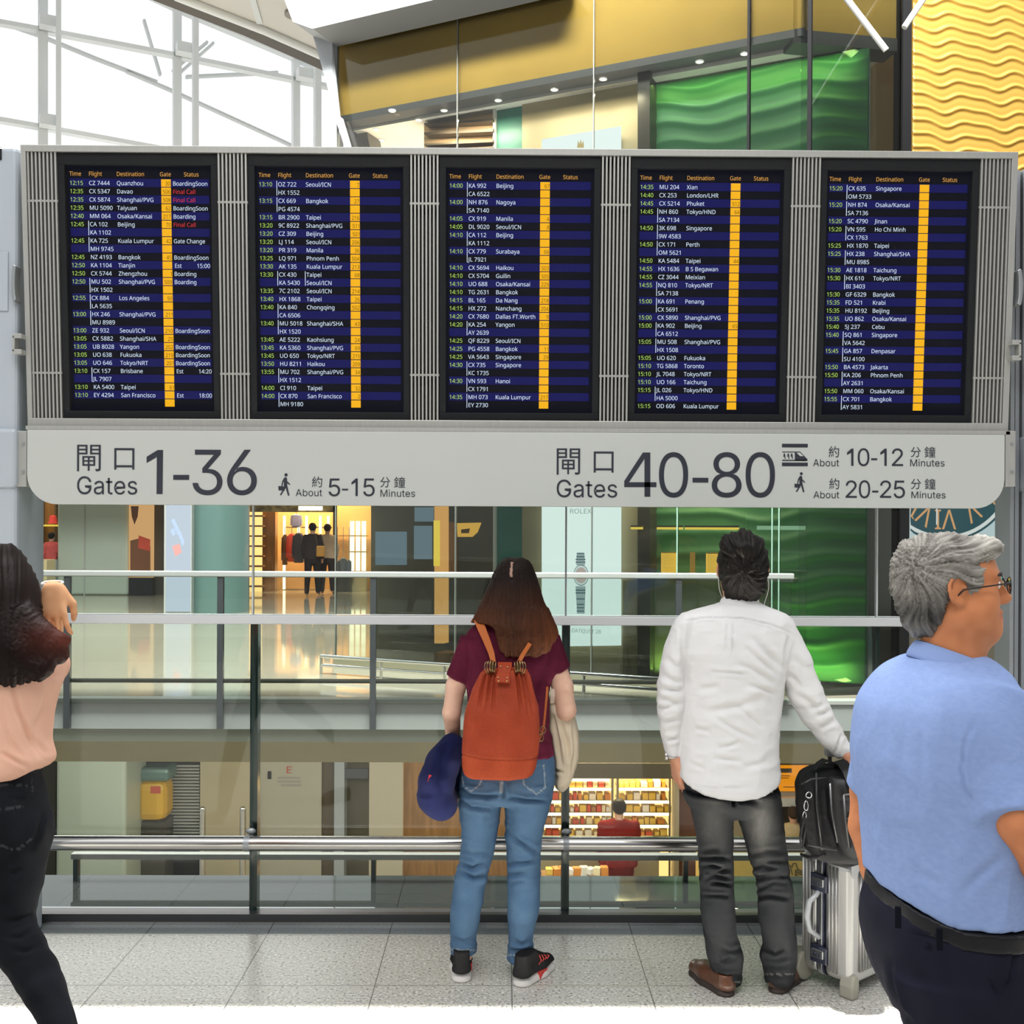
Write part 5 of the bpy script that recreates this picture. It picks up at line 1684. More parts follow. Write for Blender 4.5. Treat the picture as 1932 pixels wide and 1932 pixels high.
class SDF:
    def __init__(s, lo, hi, h):
        s.h = h
        s.lo = np.array(lo, float)
        n = np.ceil((np.array(hi) - s.lo) / h).astype(int) + 1
        s.n = n
        s.ax = [s.lo[i] + h * np.arange(n[i]) for i in range(3)]
        s.F = np.full(tuple(n), 9.0, np.float32)

    def sub(s, lo, hi):
        sl = []
        for i in range(3):
            a = int(max(0, math.floor((lo[i] - s.lo[i]) / s.h)))
            b = int(min(s.n[i], math.ceil((hi[i] - s.lo[i]) / s.h) + 1))
            if b <= a:
                return None
            sl.append(slice(a, b))
        g = (s.ax[0][sl[0]][:, None, None], s.ax[1][sl[1]][None, :, None], s.ax[2][sl[2]][None, None, :])
        return tuple(sl), g

    def put(s, lo, hi, fn, k=0.0, op='add', mg=None):
        mg = (k + 3 * s.h) if mg is None else mg
        r = s.sub(np.array(lo) - mg, np.array(hi) + mg)
        if r is None:
            return s
        sl, g = r
        d = fn(*g).astype(np.float32)
        F = s.F[sl]
        if op == 'add':
            if k > 0:
                hh = np.clip(0.5 + 0.5 * (F - d) / k, 0, 1)
                s.F[sl] = F * (1 - hh) + d * hh - k * hh * (1 - hh)
            else:
                s.F[sl] = np.minimum(F, d)
        else:
            if k > 0:
                hh = np.clip(0.5 - 0.5 * (F + d) / k, 0, 1)
                s.F[sl] = F * (1 - hh) - d * hh + k * hh * (1 - hh)
            else:
                s.F[sl] = np.maximum(F, -d)
        return s

    def cone(s, a, b, ra, rb, k=0.02, flat=False, fl=None, op='add'):
        """limb segment; fl=(axis, factor) squeezes it along an axis; flat = square cut ends"""
        a = np.array(a, float); b = np.array(b, float)
        ab = b - a; L2 = max(1e-12, ab @ ab); L = math.sqrt(L2)
        R = max(ra, rb)

        def fn(X, Y, Z):
            px, py, pz = X - a[0], Y - a[1], Z - a[2]
            t0 = (px * ab[0] + py * ab[1] + pz * ab[2]) / L2
            t = np.clip(t0, 0, 1)
            qx, qy, qz = px - t * ab[0], py - t * ab[1], pz - t * ab[2]
            r = ra + t * (rb - ra)
            if fl is not None:
                ax, f = np.array(fl[0], float), fl[1]
                ax = ax / np.linalg.norm(ax)
                c = (qx * ax[0] + qy * ax[1] + qz * ax[2]) * (1 / f - 1)
                qx, qy, qz = qx + c * ax[0], qy + c * ax[1], qz + c * ax[2]
            d = np.sqrt(qx * qx + qy * qy + qz * qz) - r
            if fl is not None:
                d = d * fl[1] ** 0.5
            if flat:
                d = np.maximum(np.maximum(d, (t0 - 1) * L), -t0 * L)
            return d
        return s.put(np.minimum(a, b) - R, np.maximum(a, b) + R, fn, k, op)

    def chain(s, pts, rs, k=0.02, **kw):
        for i in range(len(pts) - 1):
            s.cone(pts[i], pts[i + 1], rs[i], rs[i + 1], k if i == 0 else min(k, 0.012), **kw)
        return s

    def ell(s, c, r, k=0.02, R=None, op='add'):
        c = np.array(c, float); r = np.array(r, float)
        M = np.eye(3) if R is None else np.array(R).T

        def fn(X, Y, Z):
            x, y, z = X - c[0], Y - c[1], Z - c[2]
            u = (M[0, 0] * x + M[0, 1] * y + M[0, 2] * z) / r[0]
            v = (M[1, 0] * x + M[1, 1] * y + M[1, 2] * z) / r[1]
            w = (M[2, 0] * x + M[2, 1] * y + M[2, 2] * z) / r[2]
            k0 = np.sqrt(u * u + v * v + w * w)
            k1 = np.sqrt((u / r[0]) ** 2 + (v / r[1]) ** 2 + (w / r[2]) ** 2) + 1e-9
            return k0 * (k0 - 1) / k1
        m = r.max() if R is not None else r
        return s.put(c - m, c + m, fn, k, op)

    def loft(s, rows, k=0.02, p=2.0, op='add'):
        """stack of horizontal ellipses: rows (z, cx, cy, rx, ry) from top to bottom"""
        rows = np.array(sorted(rows, key=lambda q: q[0]), float)
        z = rows[:, 0]
        zz = np.linspace(z[0], z[-1], max(60, len(z) * 12))
        dz = np.diff(z)
        cols = []
        for c in range(1, 5):
            y = rows[:, c]
            dl = np.diff(y) / dz
            m = np.zeros(len(y))
            m[0], m[-1] = dl[0], dl[-1]
            for i in range(1, len(y) - 1):
                if dl[i - 1] * dl[i] > 0:
                    m[i] = 2 * dl[i - 1] * dl[i] / (dl[i - 1] + dl[i])
            j = np.clip(np.searchsorted(z, zz, 'right') - 1, 0, len(z) - 2)
            t = (zz - z[j]) / dz[j]
            h00 = 2 * t ** 3 - 3 * t ** 2 + 1; h10 = t ** 3 - 2 * t ** 2 + t; h01 = -2 * t ** 3 + 3 * t ** 2; h11 = t ** 3 - t ** 2
            cols.append(h00 * y[j] + h10 * dz[j] * m[j] + h01 * y[j + 1] + h11 * dz[j] * m[j + 1])
        lo = (np.min(cols[0] - cols[2]), np.min(cols[1] - cols[3]), z[0])
        hi = (np.max(cols[0] + cols[2]), np.max(cols[1] + cols[3]), z[-1])

        def fn(X, Y, Z):
            cx, cy, rx, ry = [np.interp(Z.ravel(), zz, c)[None, None, :] for c in cols]
            u, v = (X - cx) / rx, (Y - cy) / ry
            if p == 2.0:
                k0 = np.sqrt(u * u + v * v)
                k1 = np.sqrt((u / rx) ** 2 + (v / ry) ** 2) + 1e-9
                d = k0 * (k0 - 1) / k1
            else:
                k0 = (np.abs(u) ** p + np.abs(v) ** p) ** (1 / p)
                d = (k0 - 1) * np.minimum(rx, ry)
            return np.maximum(d, np.maximum(Z - z[-1], z[0] - Z))
        return s.put(lo, hi, fn, k, op)

    def clip(s, fn):
        """keep only where fn(X,Y,Z) < 0"""
        X, Y, Z = s.ax[0][:, None, None], s.ax[1][None, :, None], s.ax[2][None, None, :]
        s.F = np.maximum(s.F, fn(X, Y, Z).astype(np.float32))
        return s

    def shell(s, th):
        s.F = np.maximum(s.F, -(s.F + th))
        return s

    def mesh(s):
        F = s.F
        F[0] = F[-1] = 1; F[:, 0] = F[:, -1] = 1; F[:, :, 0] = F[:, :, -1] = 1
        S = F < 0
        c = np.zeros(tuple(s.n - 1), np.uint8)
        offs = [(a, b, d) for a in (0, 1) for b in (0, 1) for d in (0, 1)]
        n = s.n
        for a, b, d in offs:
            c += S[a:n[0] - 1 + a, b:n[1] - 1 + b, d:n[2] - 1 + d]
        I = np.argwhere((c > 0) & (c < 8))
        if not len(I):
            return np.zeros((0, 3)), np.zeros((0, 4), int)
        vals = {o: F[I[:, 0] + o[0], I[:, 1] + o[1], I[:, 2] + o[2]].astype(float) for o in offs}
        acc = np.zeros((len(I), 3)); cnt = np.zeros(len(I))
        for o in offs:
            for ax in range(3):
                if o[ax] == 0:
                    q = list(o); q[ax] = 1; q = tuple(q)
                    va, vb = vals[o], vals[q]
                    m = (va < 0) != (vb < 0)
                    t = np.where(m, va / np.where(m, va - vb, 1), 0)
                    pt = np.tile(np.array(o, float), (len(I), 1)); pt[:, ax] += t
                    acc += pt * m[:, None]; cnt += m
        V = s.lo + (I + acc / cnt[:, None]) * s.h
        idx = np.full(tuple(s.n - 1), -1, np.int32)
        idx[I[:, 0], I[:, 1], I[:, 2]] = np.arange(len(I))
        Q = []
        for ax in range(3):
            sl0 = [slice(None)] * 3; sl1 = [slice(None)] * 3
            sl0[ax] = slice(0, -1); sl1[ax] = slice(1, None)
            e = S[tuple(sl0)] != S[tuple(sl1)]
            E = np.argwhere(e)
            ok = np.ones(len(E), bool)
            u, v = (ax + 1) % 3, (ax + 2) % 3
            for w in (u, v):
                ok &= (E[:, w] > 0) & (E[:, w] < n[w] - 1)
            E = E[ok]
            ins = S[E[:, 0], E[:, 1], E[:, 2]]

            def cell(du, dv):
                G = E.copy(); G[:, u] += du; G[:, v] += dv
                return idx[G[:, 0], G[:, 1], G[:, 2]]
            q = np.stack([cell(-1, -1), cell(0, -1), cell(0, 0), cell(-1, 0)], 1)
            q[~ins] = q[~ins][:, ::-1]
            Q.append(q)
        Q = np.vstack(Q)
        Q = Q[(Q >= 0).all(1)]
        return V, Q


def vnormals(V, Q):
    n = np.cross(V[Q[:, 2]] - V[Q[:, 0]], V[Q[:, 3]] - V[Q[:, 1]])
    N = np.zeros_like(V)
    for k in range(4):
        np.add.at(N, Q[:, k], n)
    return N / (np.linalg.norm(N, axis=1)[:, None] + 1e-12)


def relax(V, Q, it=1, f=0.5):
    for _ in range(it):
        acc = np.zeros_like(V); cn = np.zeros(len(V))
        for a, b in ((0, 1), (1, 2), (2, 3), (3, 0)):
            np.add.at(acc, Q[:, a], V[Q[:, b]]); np.add.at(cn, Q[:, a], 1)
            np.add.at(acc, Q[:, b], V[Q[:, a]]); np.add.at(cn, Q[:, b], 1)
        V = V * (1 - f) + f * acc / np.maximum(cn, 1)[:, None]
    return V


def skin_obj(name, S, mt, parent, disp=None, col=None, smooth_it=2, label=None, cat=None, kind=None):
    V, Q = S.mesh()
    V = relax(V, Q, smooth_it)
    if disp is not None:
        N = vnormals(V, Q)
        V = V + N * disp(V, N, project(V))[:, None]
    me = bpy.data.meshes.new(name)
    me.vertices.add(len(V)); me.vertices.foreach_set('co', V.astype(np.float32).ravel())
    me.loops.add(len(Q) * 4); me.loops.foreach_set('vertex_index', Q.astype(np.int32).ravel())
    me.polygons.add(len(Q))
    me.polygons.foreach_set('loop_start', np.arange(0, len(Q) * 4, 4, dtype=np.int32))
    me.polygons.foreach_set('loop_total', np.full(len(Q), 4, np.int32))
    me.update(calc_edges=True)
    me.validate()
    me.polygons.foreach_set('use_smooth', [True] * len(me.polygons))
    if col is not None:
        N = vnormals(V, Q)
        C_ = col(V, N, project(V))
        at = me.attributes.new('Col', 'FLOAT_COLOR', 'POINT')
        at.data.foreach_set('color', np.hstack([np.clip(C_, 0, 1), np.ones((len(V), 1))]).astype(np.float32).ravel())
    me.materials.append(mt)
    o = bpy.data.objects.new(name, me)
    scene.collection.objects.link(o)
    if parent is not None:
        setparent(o, parent)
    return props(o, label, cat, None, kind)


def mix3(a, b, t):
    return np.array(a)[None, :] * (1 - t[:, None]) + np.array(b)[None, :] * t[:, None]


def creases(XY, N, lst, back=None):
    """sum of fold lines: each (points in the photo frame, depth, half width px)"""
    o = np.zeros(len(XY))
    for pts, dep, w in lst:
        d, t = polydist(XY, pts, True)
        tp = np.clip(np.sin(np.pi * np.clip(t, 0.0, 1.0)), 0, 1) ** 0.6
        ww = w * (1.0 + 0.5 * (1 - tp))
        o += tp * (-dep * np.exp(-(d / ww) ** 2) + 0.5 * dep * np.exp(-((d - 2.1 * ww) / (1.3 * ww)) ** 2))
    return o * (N[:, 1] < 0.25)


class HeadFrame:
    def __init__(s, c, yaw, pitch=0.0, roll=0.0, k=1.0):
        """yaw: 0 looks along +Y, positive turns to +X"""
        R = Matrix.Rotation(-yaw, 3, 'Z') @ Matrix.Rotation(pitch, 3, 'X') @ Matrix.Rotation(roll, 3, 'Y')
        s.R = np.array(R); s.c = np.array(c, float); s.k = k

    def p(s, x, y, z):
        return s.c + s.R @ (np.array((x, y, z)) * s.k)

    def local(s, X, Y, Z):
        x, y, z = X - s.c[0], Y - s.c[1], Z - s.c[2]
        M = s.R.T / s.k
        return (M[0, 0] * x + M[0, 1] * y + M[0, 2] * z, M[1, 0] * x + M[1, 1] * y + M[1, 2] * z, M[2, 0] * x + M[2, 1] * y + M[2, 2] * z)

    def localv(s, V):
        return (V - s.c) @ s.R / s.k


def head(S, H, jaw=1.0):
    k = H.k
    E = lambda c, r, kk=0.02, op='add': S.ell(H.p(*c), np.array(r) * k, kk * k, H.R, op)
    Cn = lambda a, b, ra, rb, kk=0.015: S.cone(H.p(*a), H.p(*b), ra * k, rb * k, kk * k)
    E((0, -0.012, 0.035), (0.076, 0.098, 0.088))
    E((0, 0.030, -0.030), (0.064 * jaw, 0.066, 0.088), 0.03)
    E((0, 0.045, 0.045), (0.060, 0.046, 0.045), 0.03)
    Cn((0, 0.066, -0.092), (0.044 * jaw, 0.005, -0.062), 0.026, 0.026, 0.03)
    Cn((0, 0.066, -0.092), (-0.044 * jaw, 0.005, -0.062), 0.026, 0.026, 0.03)
    E((0, 0.076, -0.100), (0.024, 0.020, 0.020), 0.02)
    for q in (-1, 1):
        E((q * 0.040, 0.058, -0.022), (0.030, 0.030, 0.030), 0.02)
        E((q * 0.032, 0.100, 0.010), (0.019, 0.014, 0.011), 0.010, 'sub')
        E((q * 0.032, 0.083, 0.010), (0.0135, 0.0125, 0.0115), 0.004)
        Cn((q * 0.012, 0.090, 0.030), (q * 0.046, 0.076, 0.030), 0.011, 0.009, 0.012)
        E((q * 0.013, 0.104, -0.028), (0.010, 0.012, 0.009), 0.008)
    Cn((0, 0.092, 0.018), (0, 0.116, -0.022), 0.010, 0.0125, 0.014)
    E((0, 0.096, -0.054), (0.024, 0.012, 0.008), 0.010)
    E((0, 0.093, -0.068), (0.021, 0.012, 0.009), 0.010)
    E((0, 0.106, -0.0610), (0.026, 0.012, 0.0022), 0.004, 'sub')
    for q in (-1, 1):
        Re = H.R @ np.array(Matrix.Rotation(q * 0.42, 3, 'Z'))
        S.ell(H.p(q * 0.079, -0.008, -0.002), np.array((0.0060, 0.020, 0.031)) * k, 0.006 * k, Re)
        rim = [H.p(q * (0.083 - 0.50 * (0.0185 * math.cos(t_))), -0.009 + 0.0185 * math.cos(t_), 0.001 + 0.0300 * math.sin(t_) - 0.004 * math.cos(t_)) for t_ in np.linspace(-0.1, 4.5, 12)]
        for r0, r1 in zip(rim[:-1], rim[1:]):
            S.cone(r0, r1, 0.0050 * k, 0.0050 * k, 0.003 * k)
        S.ell(H.p(q * 0.080, 0.000, -0.027), np.array((0.0065, 0.009, 0.010)) * k, 0.005 * k, Re)
        S.cone(H.p(q * 0.080, 0.006, -0.006), H.p(q * 0.083, 0.010, 0.006), 0.0045 * k, 0.004 * k, 0.004 * k)


def hand(S, w, d, n, thumb, curl=(0.35, 0.5, 0.35), k=1.0, splay=0.10, tcurl=0.3, grip=0.0):
    """wrist w, pointing direction d, n = way the palm faces, thumb = +1/-1 side along d x n"""
    d = np.array(d, float); d /= np.linalg.norm(d)
    n = np.array(n, float); n -= d * (n @ d); n /= np.linalg.norm(n)
    s_ = np.cross(d, n)
    w = np.array(w, float)
    kn = []
    for i in range(4):
        u = (1.5 - i) * 0.0205
        kp = w + k * (d * (0.088 - 0.004 * abs(i - 1) - 0.006 * (i == 3)) + s_ * u * thumb)
        S.cone(w + k * (s_ * u * 0.55 * thumb + d * 0.008), kp, 0.0165 * k, 0.0115 * k, 0.014 * k, fl=(n, 0.85))
        kn.append(kp)
    Ls = [0.074, 0.083, 0.077, 0.060]
    for i in range(4):
        p = kn[i]
        sp = (1.5 - i) * splay * thumb
        dd = d * math.cos(sp) + s_ * math.sin(sp)
        a = 0.0
        r = 0.0093 - 0.0009 * (i == 3)
        for j, fr in enumerate((0.46, 0.30, 0.24)):
            a += curl[j] + grip * (0.04 * i)
            q = p + k * Ls[i] * fr * (dd * math.cos(a) + n * math.sin(a))
            S.cone(p, q, (r - 0.0008 * j) * k, (r - 0.0008 * (j + 1)) * k, 0.004 * k)
            p = q
    t0 = w + k * (d * 0.022 + s_ * thumb * 0.026 + n * 0.006)
    t1 = t0 + k * (d * 0.030 + s_ * thumb * 0.024 + n * 0.012)
    S.cone(t0, t1, 0.0155 * k, 0.0115 * k, 0.012 * k)
    t2 = t1 + k * 0.030 * (d * math.cos(tcurl) + n * math.sin(tcurl))
    t3 = t2 + k * 0.024 * (d * math.cos(tcurl * 2) + n * math.sin(tcurl * 2) - s_ * thumb * 0.3)
    S.cone(t1, t2, 0.0115 * k, 0.0100 * k, 0.004 * k)
    S.cone(t2, t3, 0.0100 * k, 0.0080 * k, 0.004 * k)


def rowspx(Y0, rows):
    """(py, xl, xr, y offset, ry) photo rows -> loft rows at depth Y0"""
    o = []
    for py, xl, xr, dy, ry in rows:
        Yc = Y0 + dy
        a, b = PX(xl, py, Yc), PX(xr, py, Yc)
        o.append(((a.z + b.z) / 2, (a.x + b.x) / 2, Yc, (b.x - a.x) / 2, ry))
    return o


M_skin = mat('skin', (0.62, 0.34, 0.22), 0.55, spec=0.25, attr=True, bump=0.08, bscale=500, bdist=0.0006)
M_hair = mat('hair', (0.05, 0.03, 0.02), 0.55, attr=True, spec=0.12)
M_cloth = mat('woven_cloth', (0.5, 0.5, 0.5), 0.85, attr=True, bump=0.12, bscale=900, bdist=0.0006, spec=0.05)
M_denim = mat('denim', (0.1, 0.2, 0.35), 0.85, attr=True, vary=0.22, vscale=420, bump=0.2, bscale=800, bdist=0.0006, spec=0.05)
M_leather = mat('leather', (0.5, 0.12, 0.03), 0.55, spec=0.12, attr=True, vary=0.10, vscale=120, bump=0.2, bscale=350, bdist=0.0008)
# ================================================================== travellers
def lerp(a, b, t):
    return np.array(a, float) * (1 - t) + np.array(b, float) * t


def skin_col(base):
    def f(V, N, XY):
        n = vnoise(V * 60)
        c = mix3(base, (base[0] * 0.92, base[1] * 0.84, base[2] * 0.80), n)
        return c
    return f


def plain(base, var=0.0, sc=40):
    def f(V, N, XY):
        n = vnoise(V * sc) * var
        return np.array(base)[None, :] * (1 - n[:, None])
    return f


def folds(amp, sc, stretch=(1, 1, 1)):
    st = np.array(stretch)

    def f(V):
        a = vnoise(V * sc * st + 7.3); b = vnoise(V * sc * 2.1 * st + 3.1)
        return amp * ((1 - np.abs(2 * a - 1)) ** 2 + 0.5 * (1 - np.abs(2 * b - 1)) ** 2 - 0.6)
    return f


def strands(V, around, sc=140.0, lo=3.0):
    """hair strand pattern around a centre (x, y): fine across, long along the fall"""
    a = np.arctan2(V[:, 0] - around[0], -(V[:, 1] - around[1]))
    w = np.stack([a * sc * 0.16, V[:, 2] * lo + a * 2, np.zeros(len(V)) + 2.0], 1)
    w2 = np.stack([a * sc * 0.45, V[:, 2] * lo * 2, np.zeros(len(V)) + 9.0], 1)
    return 0.6 * vnoise(w) + 0.4 * vnoise(w2)


def eyes(H, parent):
    m = MB()
    for q in (-1, 1):
        m.ball(H.p(q * 0.032, 0.0845, 0.010), 0.0122 * H.k, 12)
    e = obj('eyes', m, mat('eye_white', (0.75, 0.72, 0.68), 0.2), parent, smooth='all')
    m = MB()
    for q in (-1, 1):
        m.ball(H.p(q * 0.032, 0.0930, 0.010), 0.0055 * H.k, 10)
    obj('irises', m, mat('dark_iris', (0.02, 0.012, 0.008), 0.15), e, smooth='all')
    m = MB()
    for q in (-1, 1):
        m.tube([H.p(q * 0.016, 0.1000, 0.030), H.p(q * 0.034, 0.0965, 0.034), H.p(q * 0.050, 0.0820, 0.030)], [0.003 * H.k, 0.004 * H.k, 0.002 * H.k], 6)
    obj('eyebrows', m, mat('brow_hair', (0.03, 0.022, 0.018), 0.7), parent, smooth='all')


def shoe(parent, heel, toe, w, hgt, mu, ms, trim=None, sole_h=0.028, label=None, nm='shoe'):
    """upper and sole as two parts; heel and toe are floor points"""
    heel = np.array(heel, float); toe = np.array(toe, float)
    d = toe - heel; L = np.linalg.norm(d); d /= L
    z = np.array((0, 0, 1.0))
    lo = np.minimum(heel, toe) - w; hi = np.maximum(heel, toe) + w
    lo[2] = -0.005; hi[2] = hgt + 0.06
    S = SDF(lo, hi, 0.0045)
    P = lambda t, h: heel + d * L * t + z * h
    S.cone(P(0.15, 0.030), P(0.55, 0.030), w * 0.40, w * 0.46, 0.01)
    S.cone(P(0.55, 0.030), P(0.83, 0.026), w * 0.48, w * 0.40, 0.02)
    S.cone(P(0.14, 0.035), P(0.17, hgt), w * 0.37, w * 0.36, 0.02)
    S.cone(P(0.30, hgt * 0.9), P(0.66, 0.045), w * 0.34, w * 0.32, 0.02)
    S.clip(lambda X, Y, Z: sole_h * 0.8 - Z)
    S.clip(lambda X, Y, Z: Z - hgt)
    u = skin_obj(nm, S, mu, parent, col=None, label=label)
    S = SDF(lo, hi, 0.004)
    S.cone(P(0.16, 0.0), P(0.56, 0.0), w * 0.44, w * 0.49, 0.0)
    S.cone(P(0.56, 0.0), P(0.82, 0.0), w * 0.50, w * 0.43, 0.02)
    S.clip(lambda X, Y, Z: Z - sole_h)
    S.clip(lambda X, Y, Z: -Z + 0.0005)
    skin_obj('sole', S, ms, u, smooth_it=1)
    return u


SK1 = (0.82, 0.53, 0.40)
# ------------------------------------------------------------------ woman in maroon with the leather backpack
Y1 = 3.92
W = lambda px, py, dy=0.0: np.array(PX(px, py, Y1 + dy))
k1 = Y1 / FOC
w1 = thing('person', PX(960, 1841, Y1) * 1.0, 'woman in maroon t-shirt and blue jeans wearing the rust leather backpack, seen from behind', 'person')
w1.location.z = 0
w1.location = (PX(955, 1800, Y1).x, Y1, 0)
S = SDF((PX(820, 1, Y1).x, Y1 - 0.22, 0.05), (PX(1110, 1, Y1).x, Y1 + 0.36, 1.58), 0.005)
H1 = HeadFrame(W(970, 1112, 0.02), 0.0, 0.30, 0.0, 0.92)
head(S, H1, 0.92)
S.cone(W(969, 1140, 0.03), W(966, 1195, 0.01), 0.050, 0.056, 0.03)
S.cone(W(912, 1212), W(1018, 1214), 0.040, 0.040, 0.03)
S.loft(rowspx(Y1, [(1195, 905, 1030, 0, 0.07), (1260, 892, 1028, 0, 0.085), (1340, 894, 1024, 0, 0.08), (1420, 884, 1032, 0, 0.09), (1495, 882, 1030, 0, 0.09)]), 0.03)
S.chain([W(884, 1222), W(860, 1295), W(852, 1345, 0.0), W(855, 1392, 0.075), W(858, 1412, 0.105)], [0.034, 0.0365, 0.033, 0.027, 0.023], 0.02)
S.chain([W(1040, 1222), W(1061, 1295), W(1068, 1340, 0.01), W(1058, 1352, 0.13), W(1050, 1352, 0.215)], [0.036, 0.039, 0.037, 0.032, 0.024], 0.02)
hand(S, W(859, 1414, 0.108), (0.05, 0.55, -0.8), (1, 0.1, 0), 1, (0.7, 0.9, 0.6), 0.9)
hand(S, W(1049, 1352, 0.218), (-0.25, 0.95, -0.1), (0, 0.1, -1), -1, (0.4, 0.5, 0.4), 0.9)
for hip, kn_, an in (((910, 1490), (898, 1640), (874, 1815)), ((1000, 1490), (988, 1640), (979, 1818))):
    S.chain([W(*hip), W(*kn_), W(*an)], [0.058, 0.040, 0.030], 0.03)
body1 = skin_obj('body', S, M_skin, w1, col=skin_col(SK1))
eyes(H1, w1)
# t-shirt
S = SDF((PX(825, 1, Y1).x, Y1 - 0.2, 0.75), (PX(1095, 1, Y1).x, Y1 + 0.2, 1.36), 0.0055)
S.loft(rowspx(Y1, [(1166, 918, 1016, 0.01, 0.068), (1178, 897, 1038, 0.005, 0.075), (1192, 884, 1048, 0, 0.082), (1215, 877, 1052, 0, 0.093), (1250, 877, 1048, 0, 0.105), (1290, 880, 1040, 0, 0.105), (1340, 882, 1035, 0, 0.100), (1373, 879, 1037, 0, 0.104), (1400, 875, 1043, 0, 0.112), (1426, 872, 1046, 0, 0.116)]), 0.01)
S.cone(W(893, 1208), W(861.5, 1281), 0.050, 0.0415, 0.02, flat=True)
S.cone(W(1032, 1208), W(1057, 1266), 0.049, 0.0425, 0.02, flat=True)
S.ell(W(966, 1160, 0.03), (0.072, 0.075, 0.045), 0.0, None, 'sub')
cr1 = [([(882, 1205), (886, 1250), (884, 1290)], 0.004, 4), ([(1040, 1215), (1030, 1265), (1034, 1300)], 0.005, 4), ([(1040, 1300), (1022, 1330)], 0.004, 5), ([(1042, 1380), (1020, 1360)], 0.004, 5), ([(1046, 1402), (1022, 1396)], 0.003, 4)]
fo = folds(0.004, 14, (1, 1, 0.6))
skin_obj('t_shirt', S, M_cloth, w1, lambda V, N, XY: creases(XY, N, cr1) + fo(V), lambda V, N, XY: mix3((0.085, 0.010, 0.026), (0.062, 0.008, 0.020), vnoise(V * 90)))
# jeans
S = SDF((PX(835, 1, Y1).x, Y1 - 0.2, 0.02), (PX(1065, 1, Y1).x, Y1 + 0.18, 0.86), 0.0055)
S.loft(rowspx(Y1, [(1415, 875, 1043, 0, 0.108), (1440, 869, 1047, -0.005, 0.118), (1465, 867, 1047, -0.012, 0.126), (1494, 866, 1043, -0.010, 0.118), (1512, 868, 1040, 0, 0.09)]), 0.01)
S.loft(rowspx(Y1, [(1470, 867, 952, -0.01, 0.115), (1502, 865.5, 950, -0.008, 0.112), (1529, 867, 945, -0.005, 0.100), (1579, 871, 938, 0, 0.086), (1619, 868, 929, 0.005, 0.074), (1645, 862, 922, 0.004, 0.068), (1663, 857, 916, -0.002, 0.070), (1700, 852, 911, -0.010, 0.074), (1740, 850, 904, -0.008, 0.066), (1768, 851, 899, 0, 0.058), (1798, 851, 898, 0, 0.056)]), 0.008)
S.loft(rowspx(Y1, [(1470, 953, 1047, -0.01, 0.115), (1502, 951, 1041, -0.008, 0.112), (1529, 952, 1034, -0.005, 0.100), (1579, 955, 1023, 0, 0.086), (1619, 957, 1019, 0.005, 0.074), (1645, 958, 1019, 0.004, 0.070), (1681, 958, 1019, -0.006, 0.072), (1718, 958, 1016, -0.010, 0.073), (1750, 959, 1009, -0.006, 0.063), (1776, 959, 1005, 0, 0.057), (1790, 958, 1006, 0, 0.057), (1811, 957, 1000, 0, 0.055)]), 0.008)
crj = [([(951, 1478), (951, 1506)], 0.008, 3), ([(866, 1487), (885, 1500), (920, 1503), (949, 1499)], 0.0065, 3), ([(866, 1508), (888, 1524), (930, 1527)], 0.006, 3), ([(957, 1503), (990, 1510), (1036, 1512)], 0.0065, 3),
       ([(956, 1560), (975, 1585), (1016, 1612)], 0.007, 4), ([(870, 1603), (890, 1612), (925, 1606)], 0.005, 4), ([(866, 1625), (890, 1637), (916, 1626)], 0.007, 4), ([(864, 1640), (895, 1655), (922, 1648)], 0.007, 4), ([(868, 1616), (900, 1622)], 0.005, 3),
       ([(958, 1628), (985, 1627), (1018, 1622)], 0.005, 3), ([(958, 1650), (1000, 1646)], 0.005, 4), ([(960, 1668), (990, 1660)], 0.004, 3), ([(852, 1770), (875, 1778), (898, 1770)], 0.006, 3.5), ([(856, 1784), (896, 1783)], 0.005, 3), ([(962, 1772), (985, 1782), (1004, 1770)], 0.006, 3.5), ([(962, 1795), (1002, 1790)], 0.005, 3)]
stit = [[(872, 1466), (875, 1483), (889, 1493), (906, 1480), (911, 1462)], [(985, 1462), (990, 1482), (1012, 1498), (1029, 1486), (1026, 1443)], [(985, 1462), (1000, 1447), (1026, 1443)], [(943, 1462), (945, 1496)], [(946, 1462), (948, 1496)], [(852, 1791), (898, 1793)], [(957, 1802), (1001, 1803)]]


def jeans_col(V, N, XY):
    n = vnoise(V * 25)
    c = mix3((0.095, 0.170, 0.275), (0.062, 0.122, 0.215), n)
    fade = np.exp(-((XY[:, 1] - 1545) / 50) ** 2) * 0.5 + np.exp(-((XY[:, 1] - 1700) / 60) ** 2) * 0.35
    ctr = np.minimum(np.abs(XY[:, 0] - 905), np.abs(XY[:, 0] - 990))
    fade = fade * np.exp(-(ctr / 26) ** 2)
    c = c * (1 + 0.45 * fade[:, None])
    back = N[:, 1] < 0.2
    for s_ in stit:
        d = polydist(XY, s_)
        c[back & (d < 1.1)] = (0.36, 0.42, 0.46)
    return c


fo2 = folds(0.004, 11, (1, 1, 1.8))
jn = skin_obj('jeans', S, M_denim, w1, lambda V, N, XY: creases(XY, N, crj) * 2.1 + fo2(V) * (XY[:, 1] > 1510), jeans_col)
